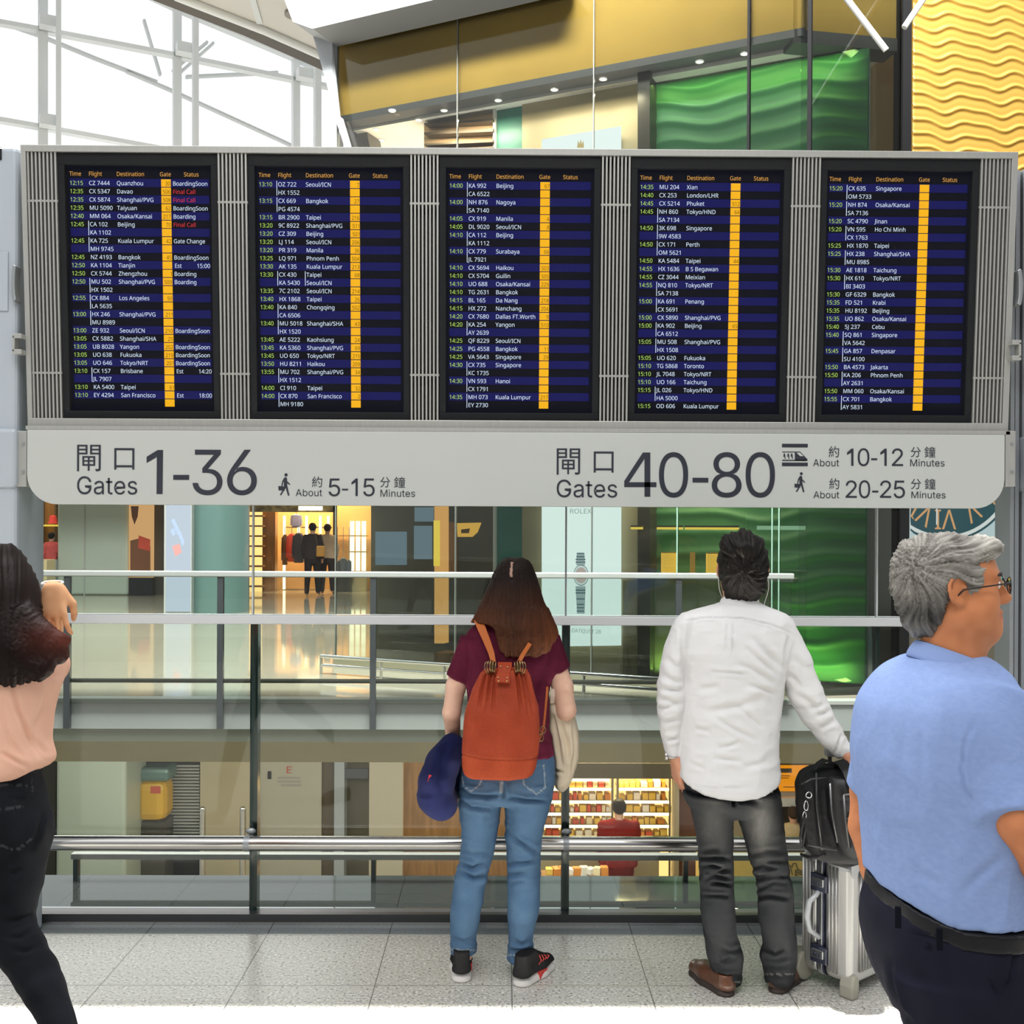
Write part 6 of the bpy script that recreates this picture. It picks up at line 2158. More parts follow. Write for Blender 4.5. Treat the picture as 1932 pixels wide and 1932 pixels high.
# hair
S = SDF((PX(872, 1, Y1).x, Y1 - 0.20, 1.14), (PX(1072, 1, Y1).x, Y1 + 0.17, 1.58), 0.0045)
S.loft(rowspx(Y1, [(1052, 958, 984, -0.01, 0.035), (1056, 948, 996, -0.01, 0.07), (1064, 941, 1003, -0.01, 0.092), (1077, 934, 1008, -0.01, 0.105), (1104, 922, 1018, -0.012, 0.112), (1140, 906, 1028, -0.02, 0.105), (1160, 895, 1037, -0.03, 0.095), (1175, 888, 1046, -0.03, 0.085)]), 0.01)
S.loft(rowspx(Y1, [(1150, 912, 1034, -0.055, 0.060), (1176, 928, 1047, -0.072, 0.045), (1195, 934, 1055, -0.085, 0.034), (1212, 938, 1047, -0.095, 0.030), (1226, 942, 1038, -0.100, 0.025), (1240, 952, 1022, -0.104, 0.016)]), 0.03)
S.clip(lambda X, Y, Z: -(np.sqrt(((X - H1.c[0]) / 0.060) ** 2 + ((Y - H1.c[1] - 0.115) / 0.085) ** 2 + ((Z - H1.c[2] - 0.02) / 0.10) ** 2) - 1) * 0.06)


def h1disp(V, N, XY):
    s_ = strands(V, (W(968, 1100)[0], Y1 - 0.02), 260, 2.0)
    end = np.clip((XY[:, 1] - 1185) / 45, 0, 1)
    return -0.008 * (s_ - 0.45) - end * 0.010 * (vnoise(np.stack([XY[:, 0] * 0.16, XY[:, 1] * 0.03, XY[:, 0] * 0], 1)) - 0.4) - 0.006 * np.exp(-(polydist(XY, [(968, 1062), (966, 1095)]) / 2.0) ** 2)


def h1col(V, N, XY):
    s_ = strands(V, (W(968, 1100)[0], Y1 - 0.02), 300, 1.6)
    g = np.clip((XY[:, 1] - 1095) / 110, 0, 1)
    c = mix3((0.011, 0.006, 0.005), (0.085, 0.025, 0.008), g * (0.35 + 0.9 * s_) * (0.55 + 0.45 * np.abs(XY[:, 0] - 970) / 45))
    t = np.clip((XY[:, 1] - 1200) / 40, 0, 1) * s_
    c = c + t[:, None] * np.array((0.13, 0.06, 0.032))[None, :] * 0.9
    part = polydist(XY, [(966, 1062), (964, 1086)])
    c[(part < 2.2) & (N[:, 1] < 0.6)] = (0.42, 0.26, 0.20)
    return c


skin_obj('hair', S, M_hair, w1, h1disp, h1col, label='long auburn hair with a parting')
# trainers
M_trn = mat('black_knit', (0.016, 0.016, 0.017), 0.9, spec=0.05, bump=0.2, bscale=600)
M_sole = mat('off_white_sole', (0.78, 0.75, 0.71), 0.6)
for hx, hy, tx, ty, ln in ((871, 1846, 870, 1818, 0), (975, 1852, 1016, 1834, 1)):
    hp_ = on_floor(hx, hy); 
    hp_ = PX(hx, 1850, 3.83 if ln == 0 else 3.80); hp_.z = 0
    tp_ = hp_ + (Vector((-0.012, 0.245, 0)) if ln == 0 else Vector((0.135, 0.20, 0)))
    u = shoe(w1, hp_, tp_, 0.082, 0.108, M_trn, M_sole, sole_h=0.040, nm='trainer')
    dd = (tp_ - hp_).normalized(); sd = Vector((dd.y, -dd.x, 0))
    m = MB()
    for q in range(4):
        a = hp_ + dd * (0.10 + q * 0.018)
        m.tube([a + sd * 0.030 + Vector((0, 0, 0.055)), a + sd * 0.036 + Vector((0, 0, 0.07)) + dd * 0.008, a + sd * 0.024 + Vector((0, 0, 0.086 - q * 0.006)) + dd * 0.012], 0.0022, 6)
    obj('red_laces', m, mat('coral_red_cord', (0.70, 0.07, 0.06), 0.6), u, smooth='all')
    m = MB()
    c = hp_ + dd * 0.12 + sd * 0.0335
    m.box((c.x, c.y, 0.019), (0.05, 0.012, 0.030), Matrix.Rotation(math.atan2(dd.y, dd.x), 3, 'Z'))
    obj('red_sole_flash', m, mat('coral_red_rubber', (0.75, 0.06, 0.05), 0.5), u)

# ---- backpack
YB = Y1 - 0.185
kb = YB / FOC
bp = thing('backpack', (PX(943, 1400, YB).x, YB, PX(943, 1462, YB).z), 'rust orange leather drawstring backpack on the back of the woman in maroon', 'backpack')
WB = lambda px, py, dy=0.0: np.array(PX(px, py, YB + dy))
S = SDF((PX(862, 1, YB).x, YB - 0.12, PX(0, 1472, YB).z), (PX(1028, 1, YB).x, YB + 0.10, PX(0, 1256, YB).z), 0.0032)
S.loft(rowspx(YB, [(1262, 911, 996, 0.015, 0.040), (1275, 903, 1001, 0.012, 0.046), (1299, 891, 1007, 0.008, 0.056), (1320, 884, 1012, 0.005, 0.065), (1340, 878, 1016, 0.0, 0.073), (1370, 874, 1018, 0, 0.080), (1410, 872.5, 1016, 0, 0.082), (1440, 872.5, 1012, 0, 0.080), (1458, 876, 1006, 0, 0.075), (1464, 884, 998, 0, 0.066)]), 0.0, p=2.6)
pleats = [(914, 872 + 30, 3), (926, 918, 3), (933, 930, 3), (975, 984, 3), (984, 998, 3), (992, 1006, 3)]


def bpdisp(V, N, XY):
    x, y = XY[:, 0], XY[:, 1]
    top = np.clip((1350 - y) / 95, 0, 1)
    o = 0.006 * folds(1.0, 9)(V) * 0.5
    for xt, xb, w_ in pleats:
        xc = xt + (xb - xt) * np.clip((y - 1262) / 80, 0, 1.2)
        o = o - 0.024 * top ** 0.7 * np.exp(-((x - xc) / (w_ + 0.4)) ** 2) * (N[:, 1] < 0.4)
    band = [(873, 1424), (905, 1431), (945, 1434), (985, 1434), (1014, 1430)]
    o = o - 0.004 * np.exp(-(polydist(XY, band) / 1.4) ** 2) * (N[:, 1] < 0.5)
    return o


def bpcol(V, N, XY):
    n = vnoise(V * 18)
    c = mix3((0.36, 0.058, 0.024), (0.29, 0.042, 0.017), n)
    b = np.clip((XY[:, 1] - (1424 + (XY[:, 0] - 873) * 0.07)) / 2, 0, 1)
    return c * (1 + 0.14 * b[:, None] * np.array((1.0, 1.4, 0.4))[None, :])


skin_obj('bag_body', S, M_leather, bp, bpdisp, bpcol)
BL = plain
m = MB()
FBk = Frame(Vector(WB(952, 1288, -0.062)), (1, 0, 0), (0, -0.24, 0.97))
u_ = kb
m.ribbon([WB(952.5, 1250, 0.004), WB(952.5, 1258, -0.018), WB(951, 1270, -0.030), WB(949, 1277, -0.046), WB(948.5, 1288, -0.060)], (1, 0, 0), [0.050, 0.050, 0.040, 0.050, 0.050], 0.006)
tab = obj('top_tab', m, mat('dark_rust_leather', (0.30, 0.040, 0.012), 0.5, spec=0.12), bp, bevel=0.002)
m = MB()
for px, py, dy in ((944.5, 1257.5, -0.024), (958, 1258.5, -0.024), (940, 1278.5, -0.053), (957, 1279, -0.053), (940.5, 1285, -0.060), (956.5, 1285, -0.060)):
    m.ball(WB(px, py, dy), 0.0034, 8)
obj('rivets', m, mat('brass', (0.62, 0.45, 0.22), 0.3, 1.0), tab, smooth='all')
M_ring = mat('antique_brass', (0.30, 0.21, 0.10), 0.3, 1.0)
for c0, sgn in ((927, -1), (979, 1)):
    for q in range(5):
        c = Vector(WB(c0 + sgn * (-6 + q * 3.2), 1257 + abs(q - 2) * 1.4, -0.012 - 0.002 * q))
        m = MB()
        a = 0.35 * sgn + (q - 2) * 0.28 * sgn
        ex = Vector((math.sin(a), -math.cos(a), 0)); ez = Vector((0.15 * sgn * (q - 2) * 0.5, 0, 1)).normalized()
        m.tube([c + ex * 0.013 * math.cos(t / 14 * 2 * math.pi) + ez * 0.0205 * math.sin(t / 14 * 2 * math.pi) for t in range(14)], 0.0022, 6, closed=True)
        obj('ring', m, M_ring, bp, smooth='all')
M_strap = mat('tan_leather_strap', (0.46, 0.125, 0.030), 0.5, spec=0.15)
SY_ = -0.112 + (Y1 - YB)
m = MB()
pth = [W(931, 1250, -0.150), W(927, 1232, -0.125), W(918, 1208, -0.106), W(908, 1184, -0.088), W(903, 1170, -0.062), W(899, 1166, -0.02), W(896, 1172, 0.04)]
m.ribbon(pth, (1, 0.1, 0.3), [0.018, 0.022, 0.026, 0.030, 0.032, 0.032, 0.032], 0.006)
obj('shoulder_strap', m, M_strap, bp, bevel=0.0015)
m = MB()
pth = [W(979, 1250, -0.150), W(986, 1236, -0.138), W(1000, 1214, -0.128)]
m.ribbon(pth, (1, 0.1, 0.3), 0.015, 0.006)
obj('shoulder_strap', m, M_strap, bp, bevel=0.0015)
m = MB()
m.ribbon([W(1033, 1296, -0.085), W(1030, 1330, -0.108), W(1026, 1370, -0.118), W(1020, 1390, -0.125), W(1014, 1402, -0.13)], (0.3, 1, 0), 0.018, 0.005)
obj('lower_strap', m, M_strap, bp, bevel=0.0015)
m = MB()
for a in ((1024, 1377, -0.128), (1020, 1392, -0.136)):
    c = Vector(W(*a)); m.tube([c + Vector((0.010 * math.cos(t), 0, 0.013 * math.sin(t))) for t in np.linspace(0, 2 * math.pi, 12, endpoint=False)], 0.0024, 6, closed=True)
obj('buckle', m, M_ring, bp, smooth='all')

# ---- navy neck pillow
YP = Y1 - 0.06
WP = lambda px, py, dy=0.0: np.array(PX(px, py, YP + dy))
S = SDF((PX(775, 1, YP).x, YP - 0.16, PX(0, 1556, YP).z), (PX(892, 1, YP).x, YP + 0.16, PX(0, 1376, YP).z), 0.0045)
S.chain([WP(853, 1411, 0.05), WP(836, 1440, 0.0), WP(823, 1475, -0.03), WP(820, 1505, -0.03), WP(832, 1516, -0.02)], [0.052, 0.060, 0.064, 0.061, 0.058], 0.03)
S.chain([WP(832, 1516, -0.02), WP(838, 1500, 0.05), WP(846, 1470, 0.09), WP(856, 1432, 0.09)], [0.056, 0.050, 0.052, 0.048], 0.02)
pl = thing('neck_pillow', tuple(WP(825, 1549)), 'navy blue fleece neck pillow with a small red tag hanging at the woman\'s left side', 'neck pillow')
skin_obj('cushion', S, mat('navy_fleece', (0.012, 0.015, 0.058), 0.95, spec=0.03, vary=0.25, vscale=300, bump=0.5, bscale=700, sheen=0.04, bdist=0.001), pl, lambda V, N, XY: folds(0.004, 12)(V) + creases(XY, N, [([(845, 1400), (832, 1440), (829, 1475), (838, 1500)], 0.010, 6)]))
m = MB(); c = Vector(WP(811, 1469, -0.088)); m.box(c, (0.011, 0.006, 0.026), Matrix.Rotation(0.2, 3, 'Y'))
obj('red_tag', m, mat('red_tag_cloth', (0.75, 0.03, 0.03), 0.6), pl, bevel=0.001)
# ---- beige jacket over the forearm
YJ = Y1 + 0.05
WJ = lambda px, py, dy=0.0: np.array(PX(px, py, YJ + dy))
S = SDF((PX(1024, 1, YJ).x, YJ - 0.10, PX(0, 1496, YJ).z), (PX(1100, 1, YJ).x, YJ + 0.20, PX(0, 1310, YJ).z), 0.0045)
S.loft(rowspx(YJ, [(1318, 1036, 1048, -0.02, 0.020), (1335, 1034, 1062, -0.01, 0.040), (1352, 1034, 1084, 0.03, 0.075), (1380, 1036, 1089, 0.04, 0.085), (1411, 1040, 1090, 0.04, 0.085), (1440, 1044, 1087, 0.04, 0.080), (1460, 1046, 1082, 0.04, 0.076), (1476, 1045, 1074, 0.03, 0.068), (1488, 1049, 1066, 0.03, 0.05)]), 0.0, p=2.6)
jk = thing('jacket', tuple(WJ(1060, 1488)), 'cream jacket draped over the right forearm of the woman in maroon', 'jacket')
crk = [([(1042, 1345), (1054, 1400), (1060, 1450)], 0.013, 3.5), ([(1052, 1350), (1068, 1400), (1074, 1440)], 0.010, 4), ([(1082, 1360), (1084, 1420), (1080, 1458)], 0.009, 3), ([(1046, 1452), (1064, 1458)], 0.008, 2.5), ([(1040, 1380), (1048, 1440)], 0.008, 3)]
skin_obj('cloth', S, M_cloth, jk, lambda V, N, XY: creases(XY, N, crk) + folds(0.004, 16, (1, 1, 0.4))(V), plain((0.72, 0.61, 0.46), 0.08))
m = MB(); m.ribbon([WJ(1042, 1300, -0.075), WJ(1043, 1312, -0.07), WJ(1042, 1326, -0.05)], (1, 0, 0), 0.016, 0.006)
obj('collar_flap', m, mat('cream_lining', (0.72, 0.58, 0.48), 0.8), jk)

# ------------------------------------------------------------------ man in the white shirt
Y2 = 3.80
W = lambda px, py, dy=0.0: np.array(PX(px, py, Y2 + dy))
m1 = thing('person', (PX(1395, 1800, Y2).x, Y2, 0), 'dark-haired man in untucked white shirt and charcoal jeans looking up at the board', 'person')
S = SDF((PX(1225, 1, Y2).x, Y2 - 0.2, 0.05), (PX(1625, 1, Y2).x, Y2 + 0.22, 1.67), 0.005)
H2 = HeadFrame(W(1400, 1072, 0.0), 0.10, 0.36, 0.0, 0.98)
head(S, H2)
S.cone(W(1397, 1105, 0.0), W(1395, 1160, 0.0), 0.058, 0.064, 0.03)
S.cone(W(1330, 1192), W(1450, 1192), 0.045, 0.045, 0.03)
S.loft(rowspx(Y2, [(1170, 1310, 1470, 0, 0.085), (1240, 1300, 1472, 0, 0.10), (1340, 1305, 1455, 0, 0.095), (1450, 1300, 1455, 0, 0.10), (1520, 1305, 1455, 0, 0.10)]), 0.03)
S.chain([W(1296, 1198), W(1273, 1255), W(1266, 1325), W(1268, 1395, 0.01), W(1274, 1428, 0.015)], [0.045, 0.042, 0.036, 0.028, 0.023], 0.02)
hand(S, W(1275, 1429, 0.015), (0.10, 0.05, -1), (1, 0.25, 0), 1, (0.45, 0.5, 0.3), 1.0)
S.chain([W(1474, 1205), W(1516, 1305), W(1541, 1352, 0.0), W(1570, 1392, 0.0), W(1590, 1413, 0.0)], [0.046, 0.044, 0.038, 0.029, 0.024], 0.02)
hand(S, W(1589, 1411, -0.005), (0.80, 0.12, -0.50), (-0.45, 0.55, -0.7), -1, (0.75, 1.0, 0.8), 1.0, tcurl=0.6)
for a, b, c in ((1340, 1356, 1373), (1430, 1458, 1468)):
    S.chain([W(a, 1500), W(b, 1660), W(c, 1840)], [0.075, 0.048, 0.038], 0.03)
SK2 = (0.66, 0.33, 0.21)
skin_obj('body', S, M_skin, m1, col=skin_col(SK2))
eyes(H2, m1)
# shirt
S = SDF((PX(1222, 1, Y2).x, Y2 - 0.22, PX(0, 1500, Y2).z), (PX(1612, 1, Y2).x, Y2 + 0.22, PX(0, 1110, Y2).z), 0.0055)
S.loft(rowspx(Y2, [(1136, 1362, 1428, 0.0, 0.066), (1143, 1340, 1447, 0, 0.080), (1150, 1318, 1466, 0, 0.088), (1160, 1298, 1482, 0, 0.098), (1180, 1287, 1490, 0, 0.112), (1210, 1286, 1489, 0, 0.125), (1260, 1290, 1482, 0, 0.128), (1293, 1292, 1476, 0, 0.126), (1340, 1289, 1471, 0, 0.124), (1390, 1285, 1468, 0, 0.126), (1430, 1282, 1469, 0, 0.133), (1465, 1281, 1471, 0, 0.140), (1499, 1284, 1470, 0, 0.142)]), 0.0, p=2.2)
S.loft(rowspx(Y2, [(1158, 1288, 1316, 0, 0.050), (1170, 1274, 1312, 0, 0.060), (1187, 1265, 1308, 0, 0.066), (1210, 1257, 1302, 0, 0.066), (1232, 1251, 1295, 0, 0.063), (1271, 1245, 1291, 0, 0.058), (1300, 1241, 1293, 0, 0.055), (1321, 1240, 1292, 0.0, 0.054), (1350, 1243, 1288, 0.005, 0.050), (1385, 1247, 1285, 0.01, 0.044), (1402, 1252, 1283, 0.012, 0.040), (1424, 1258, 1282, 0.015, 0.034)]), 0.012)
S.chain([W(1472, 1190), W(1500, 1248), W(1519, 1305), W(1541, 1350), W(1566, 1387)], [0.056, 0.057, 0.058, 0.052, 0.044], 0.014)
S.cone(W(1560, 1379), W(1594, 1421), 0.044, 0.031, 0.01, flat=True)
fhem = (PX(1378, 1492, Y2).x, PX(1378, 1492, Y2).z, PX(1378, 1464, Y2).z, PX(1473, 1464, Y2).x - PX(1378, 1464, Y2).x)
S.clip(lambda X, Y, Z: np.where((X > fhem[0] - 0.215) & (X < fhem[0] + 0.215), fhem[1] + (fhem[2] - fhem[1]) * np.clip(np.abs((X - fhem[0]) / fhem[3]), 0, 1.2) ** 2.6 - Z, -1.0 + 0 * Z))
crs = [([(1284, 1174), (1330, 1166), (1400, 1167), (1452, 1178), (1494, 1196)], 0.0028, 1.3), ([(1372, 1174), (1368, 1230)], 0.0020, 1.3), ([(1384, 1174), (1381, 1240)], 0.0028, 1.5),
       ([(1284, 1180), (1287, 1220), (1288, 1260)], 0.004, 2.5), ([(1487, 1200), (1480, 1230), (1477, 1270)], 0.005, 2.5),
       ([(1420, 1200), (1445, 1230), (1474, 1262)], 0.0065, 4), ([(1384, 1250), (1420, 1262), (1462, 1290)], 0.006, 3.5), ([(1340, 1268), (1420, 1271)], 0.004, 2), ([(1405, 1220), (1440, 1250), (1470, 1280)], 0.005, 3),
       ([(1405, 1290), (1440, 1300), (1468, 1312)], 0.005, 3), ([(1315, 1300), (1360, 1296)], 0.004, 4), ([(1330, 1345), (1400, 1330), (1446, 1318)], 0.006, 5), ([(1390, 1330), (1440, 1374)], 0.005, 3), ([(1345, 1350), (1385, 1375), (1430, 1398)], 0.005, 3), ([(1355, 1412), (1400, 1400)], 0.005, 3), ([(1345, 1430), (1400, 1436)], 0.005, 3), ([(1310, 1375), (1342, 1379)], 0.004, 3), ([(1300, 1440), (1330, 1450)], 0.003, 3), ([(1400, 1450), (1450, 1436)], 0.004, 4),
       ([(1246, 1300), (1290, 1304)], 0.006, 3), ([(1243, 1318), (1288, 1330)], 0.007, 3.5), ([(1242, 1338), (1280, 1330)], 0.006, 3), ([(1246, 1272), (1286, 1290)], 0.005, 3.5), ([(1250, 1365), (1284, 1356)], 0.005, 3), ([(1256, 1398), (1283, 1392)], 0.006, 2.5), ([(1254, 1240), (1280, 1262)], 0.004, 4),
       ([(1500, 1310), (1530, 1325), (1545, 1350)], 0.006, 4), ([(1528, 1336), (1552, 1330)], 0.005, 3), ([(1540, 1352), (1568, 1340)], 0.006, 3), ([(1498, 1240), (1520, 1265)], 0.005, 4), ([(1548, 1375), (1574, 1360)], 0.005, 3), ([(1575, 1422), (1582, 1400), (1590, 1385)], 0.005, 2), ([(1482, 1270), (1500, 1280), (1512, 1300)], 0.006, 3),
       ([(1290, 1480), (1340, 1487), (1420, 1484)], 0.0016, 1.2)]
fo3 = folds(0.0055, 7, (1, 1, 1.2))
sh = skin_obj('shirt', S, M_cloth, m1, lambda V, N, XY: creases(XY, N, [(p, d * 1.5, w) for p, d, w in crs[:3] + crs[-1:]]) * 1.4 + creases(XY, N, [(p, d, w * 1.25) for p, d, w in crs[3:-1]]) * 1.55 + fo3(V) + folds(0.0025, 18, (0.7, 1, 1.3))(V), plain((0.80, 0.79, 0.79), 0.02))
S = SDF((PX(1345, 1, Y2).x, Y2 - 0.11, PX(0, 1160, Y2).z), (PX(1445, 1, Y2).x, Y2 + 0.12, PX(0, 1105, Y2).z), 0.0035)
S.loft(rowspx(Y2, [(1119, 1364, 1431, 0.004, 0.064), (1130, 1361, 1431, 0.002, 0.068), (1142, 1356, 1433, 0, 0.078), (1148, 1352, 1437, 0, 0.084)]), 0.0)
S.loft(rowspx(Y2, [(1108, 1368, 1427, 0.004, 0.058), (1160, 1366, 1424, 0, 0.062)]), 0.0, op='sub')
S.clip(lambda X, Y, Z: (Z - PX(0, 1122, Y2).z) + (Y - Y2) * 0.35)
skin_obj('collar', S, M_cloth, sh, None, plain((0.80, 0.79, 0.79)))
# jeans
S = SDF((PX(1275, 1, Y2).x, Y2 - 0.2, 0.02), (PX(1515, 1, Y2).x, Y2 + 0.2, PX(0, 1440, Y2).z), 0.0055)
S.loft(rowspx(Y2, [(1446, 1294, 1460, 0, 0.095), (1470, 1291, 1464, 0, 0.106), (1490, 1289, 1468, -0.006, 0.114), (1507, 1293, 1471, -0.012, 0.120), (1524, 1303, 1472, -0.005, 0.10), (1538, 1315, 1468, 0, 0.07)]), 0.01)
S.loft(rowspx(Y2, [(1490, 1290, 1385, -0.008, 0.118), (1522, 1302, 1384, -0.006, 0.106), (1569, 1313, 1382.5, 0, 0.092), (1614, 1318, 1382, 0.004, 0.080), (1650, 1320, 1383, 0.004, 0.074), (1680, 1321, 1384, -0.004, 0.074), (1726, 1323, 1386.5, -0.010, 0.074), (1765, 1328, 1390, -0.008, 0.070), (1788, 1332, 1398, -0.006, 0.068), (1802, 1334, 1401, -0.006, 0.068), (1825, 1340, 1400, -0.004, 0.066), (1845, 1346, 1398, 0, 0.064), (1872, 1349, 1397, 0, 0.064)]), 0.006)
S.loft(rowspx(Y2, [(1490, 1384, 1469, -0.008, 0.118), (1522, 1386, 1474, -0.006, 0.106), (1540, 1390, 1476, -0.004, 0.098), (1579, 1404, 1480, 0, 0.090), (1619, 1414, 1485, 0.004, 0.080), (1651, 1425, 1490, 0.004, 0.074), (1680, 1430, 1495, -0.004, 0.074), (1726, 1431, 1497, -0.010, 0.074), (1760, 1437, 1500, -0.008, 0.070), (1782, 1440, 1502, -0.006, 0.068), (1802, 1434, 1502, -0.006, 0.068), (1825, 1441, 1499, -0.004, 0.066), (1862, 1443, 1496, 0, 0.064)]), 0.006)
crm = [([(1383, 1500), (1384, 1522)], 0.010, 3), ([(1290, 1486), (1310, 1499), (1345, 1503), (1380, 1505)], 0.007, 3), ([(1398, 1510), (1430, 1516)], 0.004, 3)]
rk = random.Random(8)
for y in (1606, 1622, 1633, 1645, 1655, 1668, 1690):
    for x0, x1, t in ((1318, 1384, 0), (1412, 1492, 8)):
        a_ = x0 + rk.uniform(-4, 26); b_ = x1 - rk.uniform(-4, 26)
        j = rk.uniform(-4, 4)
        crm.append(([(a_, y + t + rk.uniform(-5, 5)), ((a_ + b_) / 2, y + j), (b_, y + rk.uniform(-7, 7))], rk.uniform(0.003, 0.0065), rk.uniform(2.4, 4.2)))
for y in (1792, 1806, 1822, 1838):
    for x0, x1 in ((1336, 1400), (1436, 1501)):
        a_ = x0 + rk.uniform(0, 22); b_ = x1 - rk.uniform(0, 22)
        crm.append(([(a_, y + rk.uniform(-5, 5)), ((a_ + b_) / 2, y + rk.uniform(2, 9)), (b_, y + rk.uniform(-5, 5))], rk.uniform(0.003, 0.006), rk.uniform(2.8, 4.2)))
stm = [[(1402, 1500), (1420, 1508), (1440, 1512)], [(1313, 1488), (1320, 1500)], [(1404, 1503), (1414, 1492)], [(1349, 1852), (1397, 1853)], [(1443, 1838), (1496, 1838)]]


def jm_col(V, N, XY):
    n = vnoise(V * 22)
    c = mix3((0.015, 0.016, 0.018), (0.009, 0.010, 0.0115), n)
    x, y = XY[:, 0], XY[:, 1]
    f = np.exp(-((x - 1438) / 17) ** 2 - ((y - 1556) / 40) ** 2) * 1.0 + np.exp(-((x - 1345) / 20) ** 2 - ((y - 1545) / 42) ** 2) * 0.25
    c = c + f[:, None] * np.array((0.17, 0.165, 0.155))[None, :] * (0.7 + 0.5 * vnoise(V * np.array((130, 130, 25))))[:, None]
    back = N[:, 1] < 0.2
    for s_ in stm:
        c[back & (polydist(XY, s_) < 0.9)] = (0.13, 0.13, 0.13)
    em = polydist(XY, [(1452, 1490), (1456, 1494), (1453, 1487)])
    c[back & (em < 1.8)] = (0.7, 0.7, 0.68)
    return c


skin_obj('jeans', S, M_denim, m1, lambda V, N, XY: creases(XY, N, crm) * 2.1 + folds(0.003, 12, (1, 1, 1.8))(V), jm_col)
# hair


def hair_clip(H, fn):
    def f(X, Y, Z):
        x, y, z = H.local(X, Y, Z)
        return (y - fn(z)) * H.k
    return f


S = SDF(H2.c - 0.19, H2.c + 0.19, 0.004)
k_ = H2.k
S.ell(H2.p(0, -0.014, 0.036), np.array((0.084, 0.114, 0.103)) * k_, 0.0, H2.R)
S.ell(H2.p(0, -0.050, -0.005), np.array((0.077, 0.072, 0.094)) * k_, 0.05 * k_, H2.R)
S.ell(H2.p(-0.020, -0.050, 0.110), np.array((0.065, 0.065, 0.038)) * k_, 0.03 * k_, H2.R)
S.ell(H2.p(0, -0.050, -0.066), np.array((0.052, 0.040, 0.056)) * k_, 0.06 * k_, H2.R)
hl = lambda z: np.interp(z.ravel(), [-0.14, -0.09, -0.02, 0.0, 0.03, 0.06, 0.09, 0.2], [-0.05, -0.035, -0.022, 0.02, 0.035, 0.062, 0.075, 0.085]).reshape(z.shape)
S.clip(hair_clip(H2, hl))
for q in (-1, 1):
    S.ell(H2.p(q * 0.096, 0.000, -0.004), np.array((0.026, 0.026, 0.040)) * k_, 0.006, H2.R, 'sub')
tuft = lambda V, s_, f=1: vnoise(V * np.array((46, 46, 30)) * f + s_)


def h2disp(V, N, XY):
    L = H2.localv(V)
    a = np.arctan2(L[:, 0] + 0.01, L[:, 2] - 0.05)
    r = np.hypot(L[:, 0] + 0.01, L[:, 2] - 0.05)
    sp = vnoise(np.stack([a * 7 + r * 30, r * 26, L[:, 1] * 10], 1))
    fine = vnoise(np.stack([a * 26 + r * 55, r * 22, L[:, 1] * 14], 1))
    return 0.016 * (sp - 0.5) + 0.011 * (fine - 0.5) + 0.014 * np.clip(L[:, 2] - 0.07, 0, 0.06) / 0.06 * (tuft(V, 3) - 0.3)


def h2col(V, N, XY):
    L = H2.localv(V)
    a = np.arctan2(L[:, 0] + 0.01, L[:, 2] - 0.05)
    r = np.hypot(L[:, 0] + 0.01, L[:, 2] - 0.05)
    fine = vnoise(np.stack([a * 26 + r * 55, r * 22, L[:, 1] * 14], 1))
    c = mix3((0.006, 0.005, 0.005), (0.016, 0.013, 0.011), fine)
    return c


skin_obj('hair', S, M_hair, m1, h2disp, h2col, label='short tousled black hair')
# brown shoes
M_bsh = mat('brown_shoe_leather', (0.10, 0.036, 0.015), 0.32, vary=0.3, vscale=30, coat=0.3)
M_bso = mat('dark_brown_sole', (0.035, 0.022, 0.017), 0.5)
hp_ = PX(1381, 1885, 3.715); hp_.z = 0
shoe(m1, hp_, hp_ + Vector((-0.105, 0.235, 0)), 0.080, 0.075, M_bsh, M_bso, sole_h=0.026)
hp_ = PX(1459, 1872, 3.745); hp_.z = 0
shoe(m1, hp_, hp_ + Vector((0.150, 0.20, 0)), 0.080, 0.075, M_bsh, M_bso, sole_h=0.026)
# watch on the left wrist, earphones
wt = thing('wrist_watch', tuple(W(1273, 1426, 0.015)), 'silver bracelet watch on the left wrist of the man in the white shirt', 'watch')
c = Vector(W(1271.5, 1426, 0.014))
m = MB(); m.tube([c + Vector((0.026 * math.cos(t), 0.024 * math.sin(t), 0.004 * math.cos(t))) for t in np.linspace(0, 2 * math.pi, 20, endpoint=False)], 0.0050, 8, closed=True)
obj('bracelet', m, M_steel, wt, smooth='all')
m = MB(); m.lathe([(0.016, -0.005), (0.016, 0.005), (0.012, 0.007)], c + Vector((-0.028, 0.0, 0)), 18, 'X')
obj('watch_case', m, M_steel, wt, bevel=0.001)
ep = thing('earphones', tuple(H2.p(0.084, 0.004, -0.012)), 'thin white earphones worn by the man in the white shirt', 'earphones')
M_wc = mat('white_cable', (0.80, 0.80, 0.79), 0.4)
for sgn, pts in ((1, [(1450.5, 1100, 0.02), (1450, 1112, 0.02), (1447, 1124, 0.02), (1443, 1135, 0.02), (1441, 1147, 0.02), (1436, 1160, 0.09)]), (-1, [(1356, 1100, 0.02), (1357, 1110, 0.02), (1359, 1118, 0.02), (1362, 1126, 0.04), (1366, 1140, 0.10)])):
    m = MB(); a = H2.p(sgn * 0.086, 0.008, -0.010)
    m.tube([a] + [W(*q) for q in pts], 0.0016, 6)
    obj('cable', m, M_wc, ep, smooth='all')
    m = MB(); m.ball(a, 0.007, 10); m.tube([a, a + np.array((0, 0, -0.02))], 0.003, 6)
    obj('earbud', m, M_wc, ep, smooth='all')
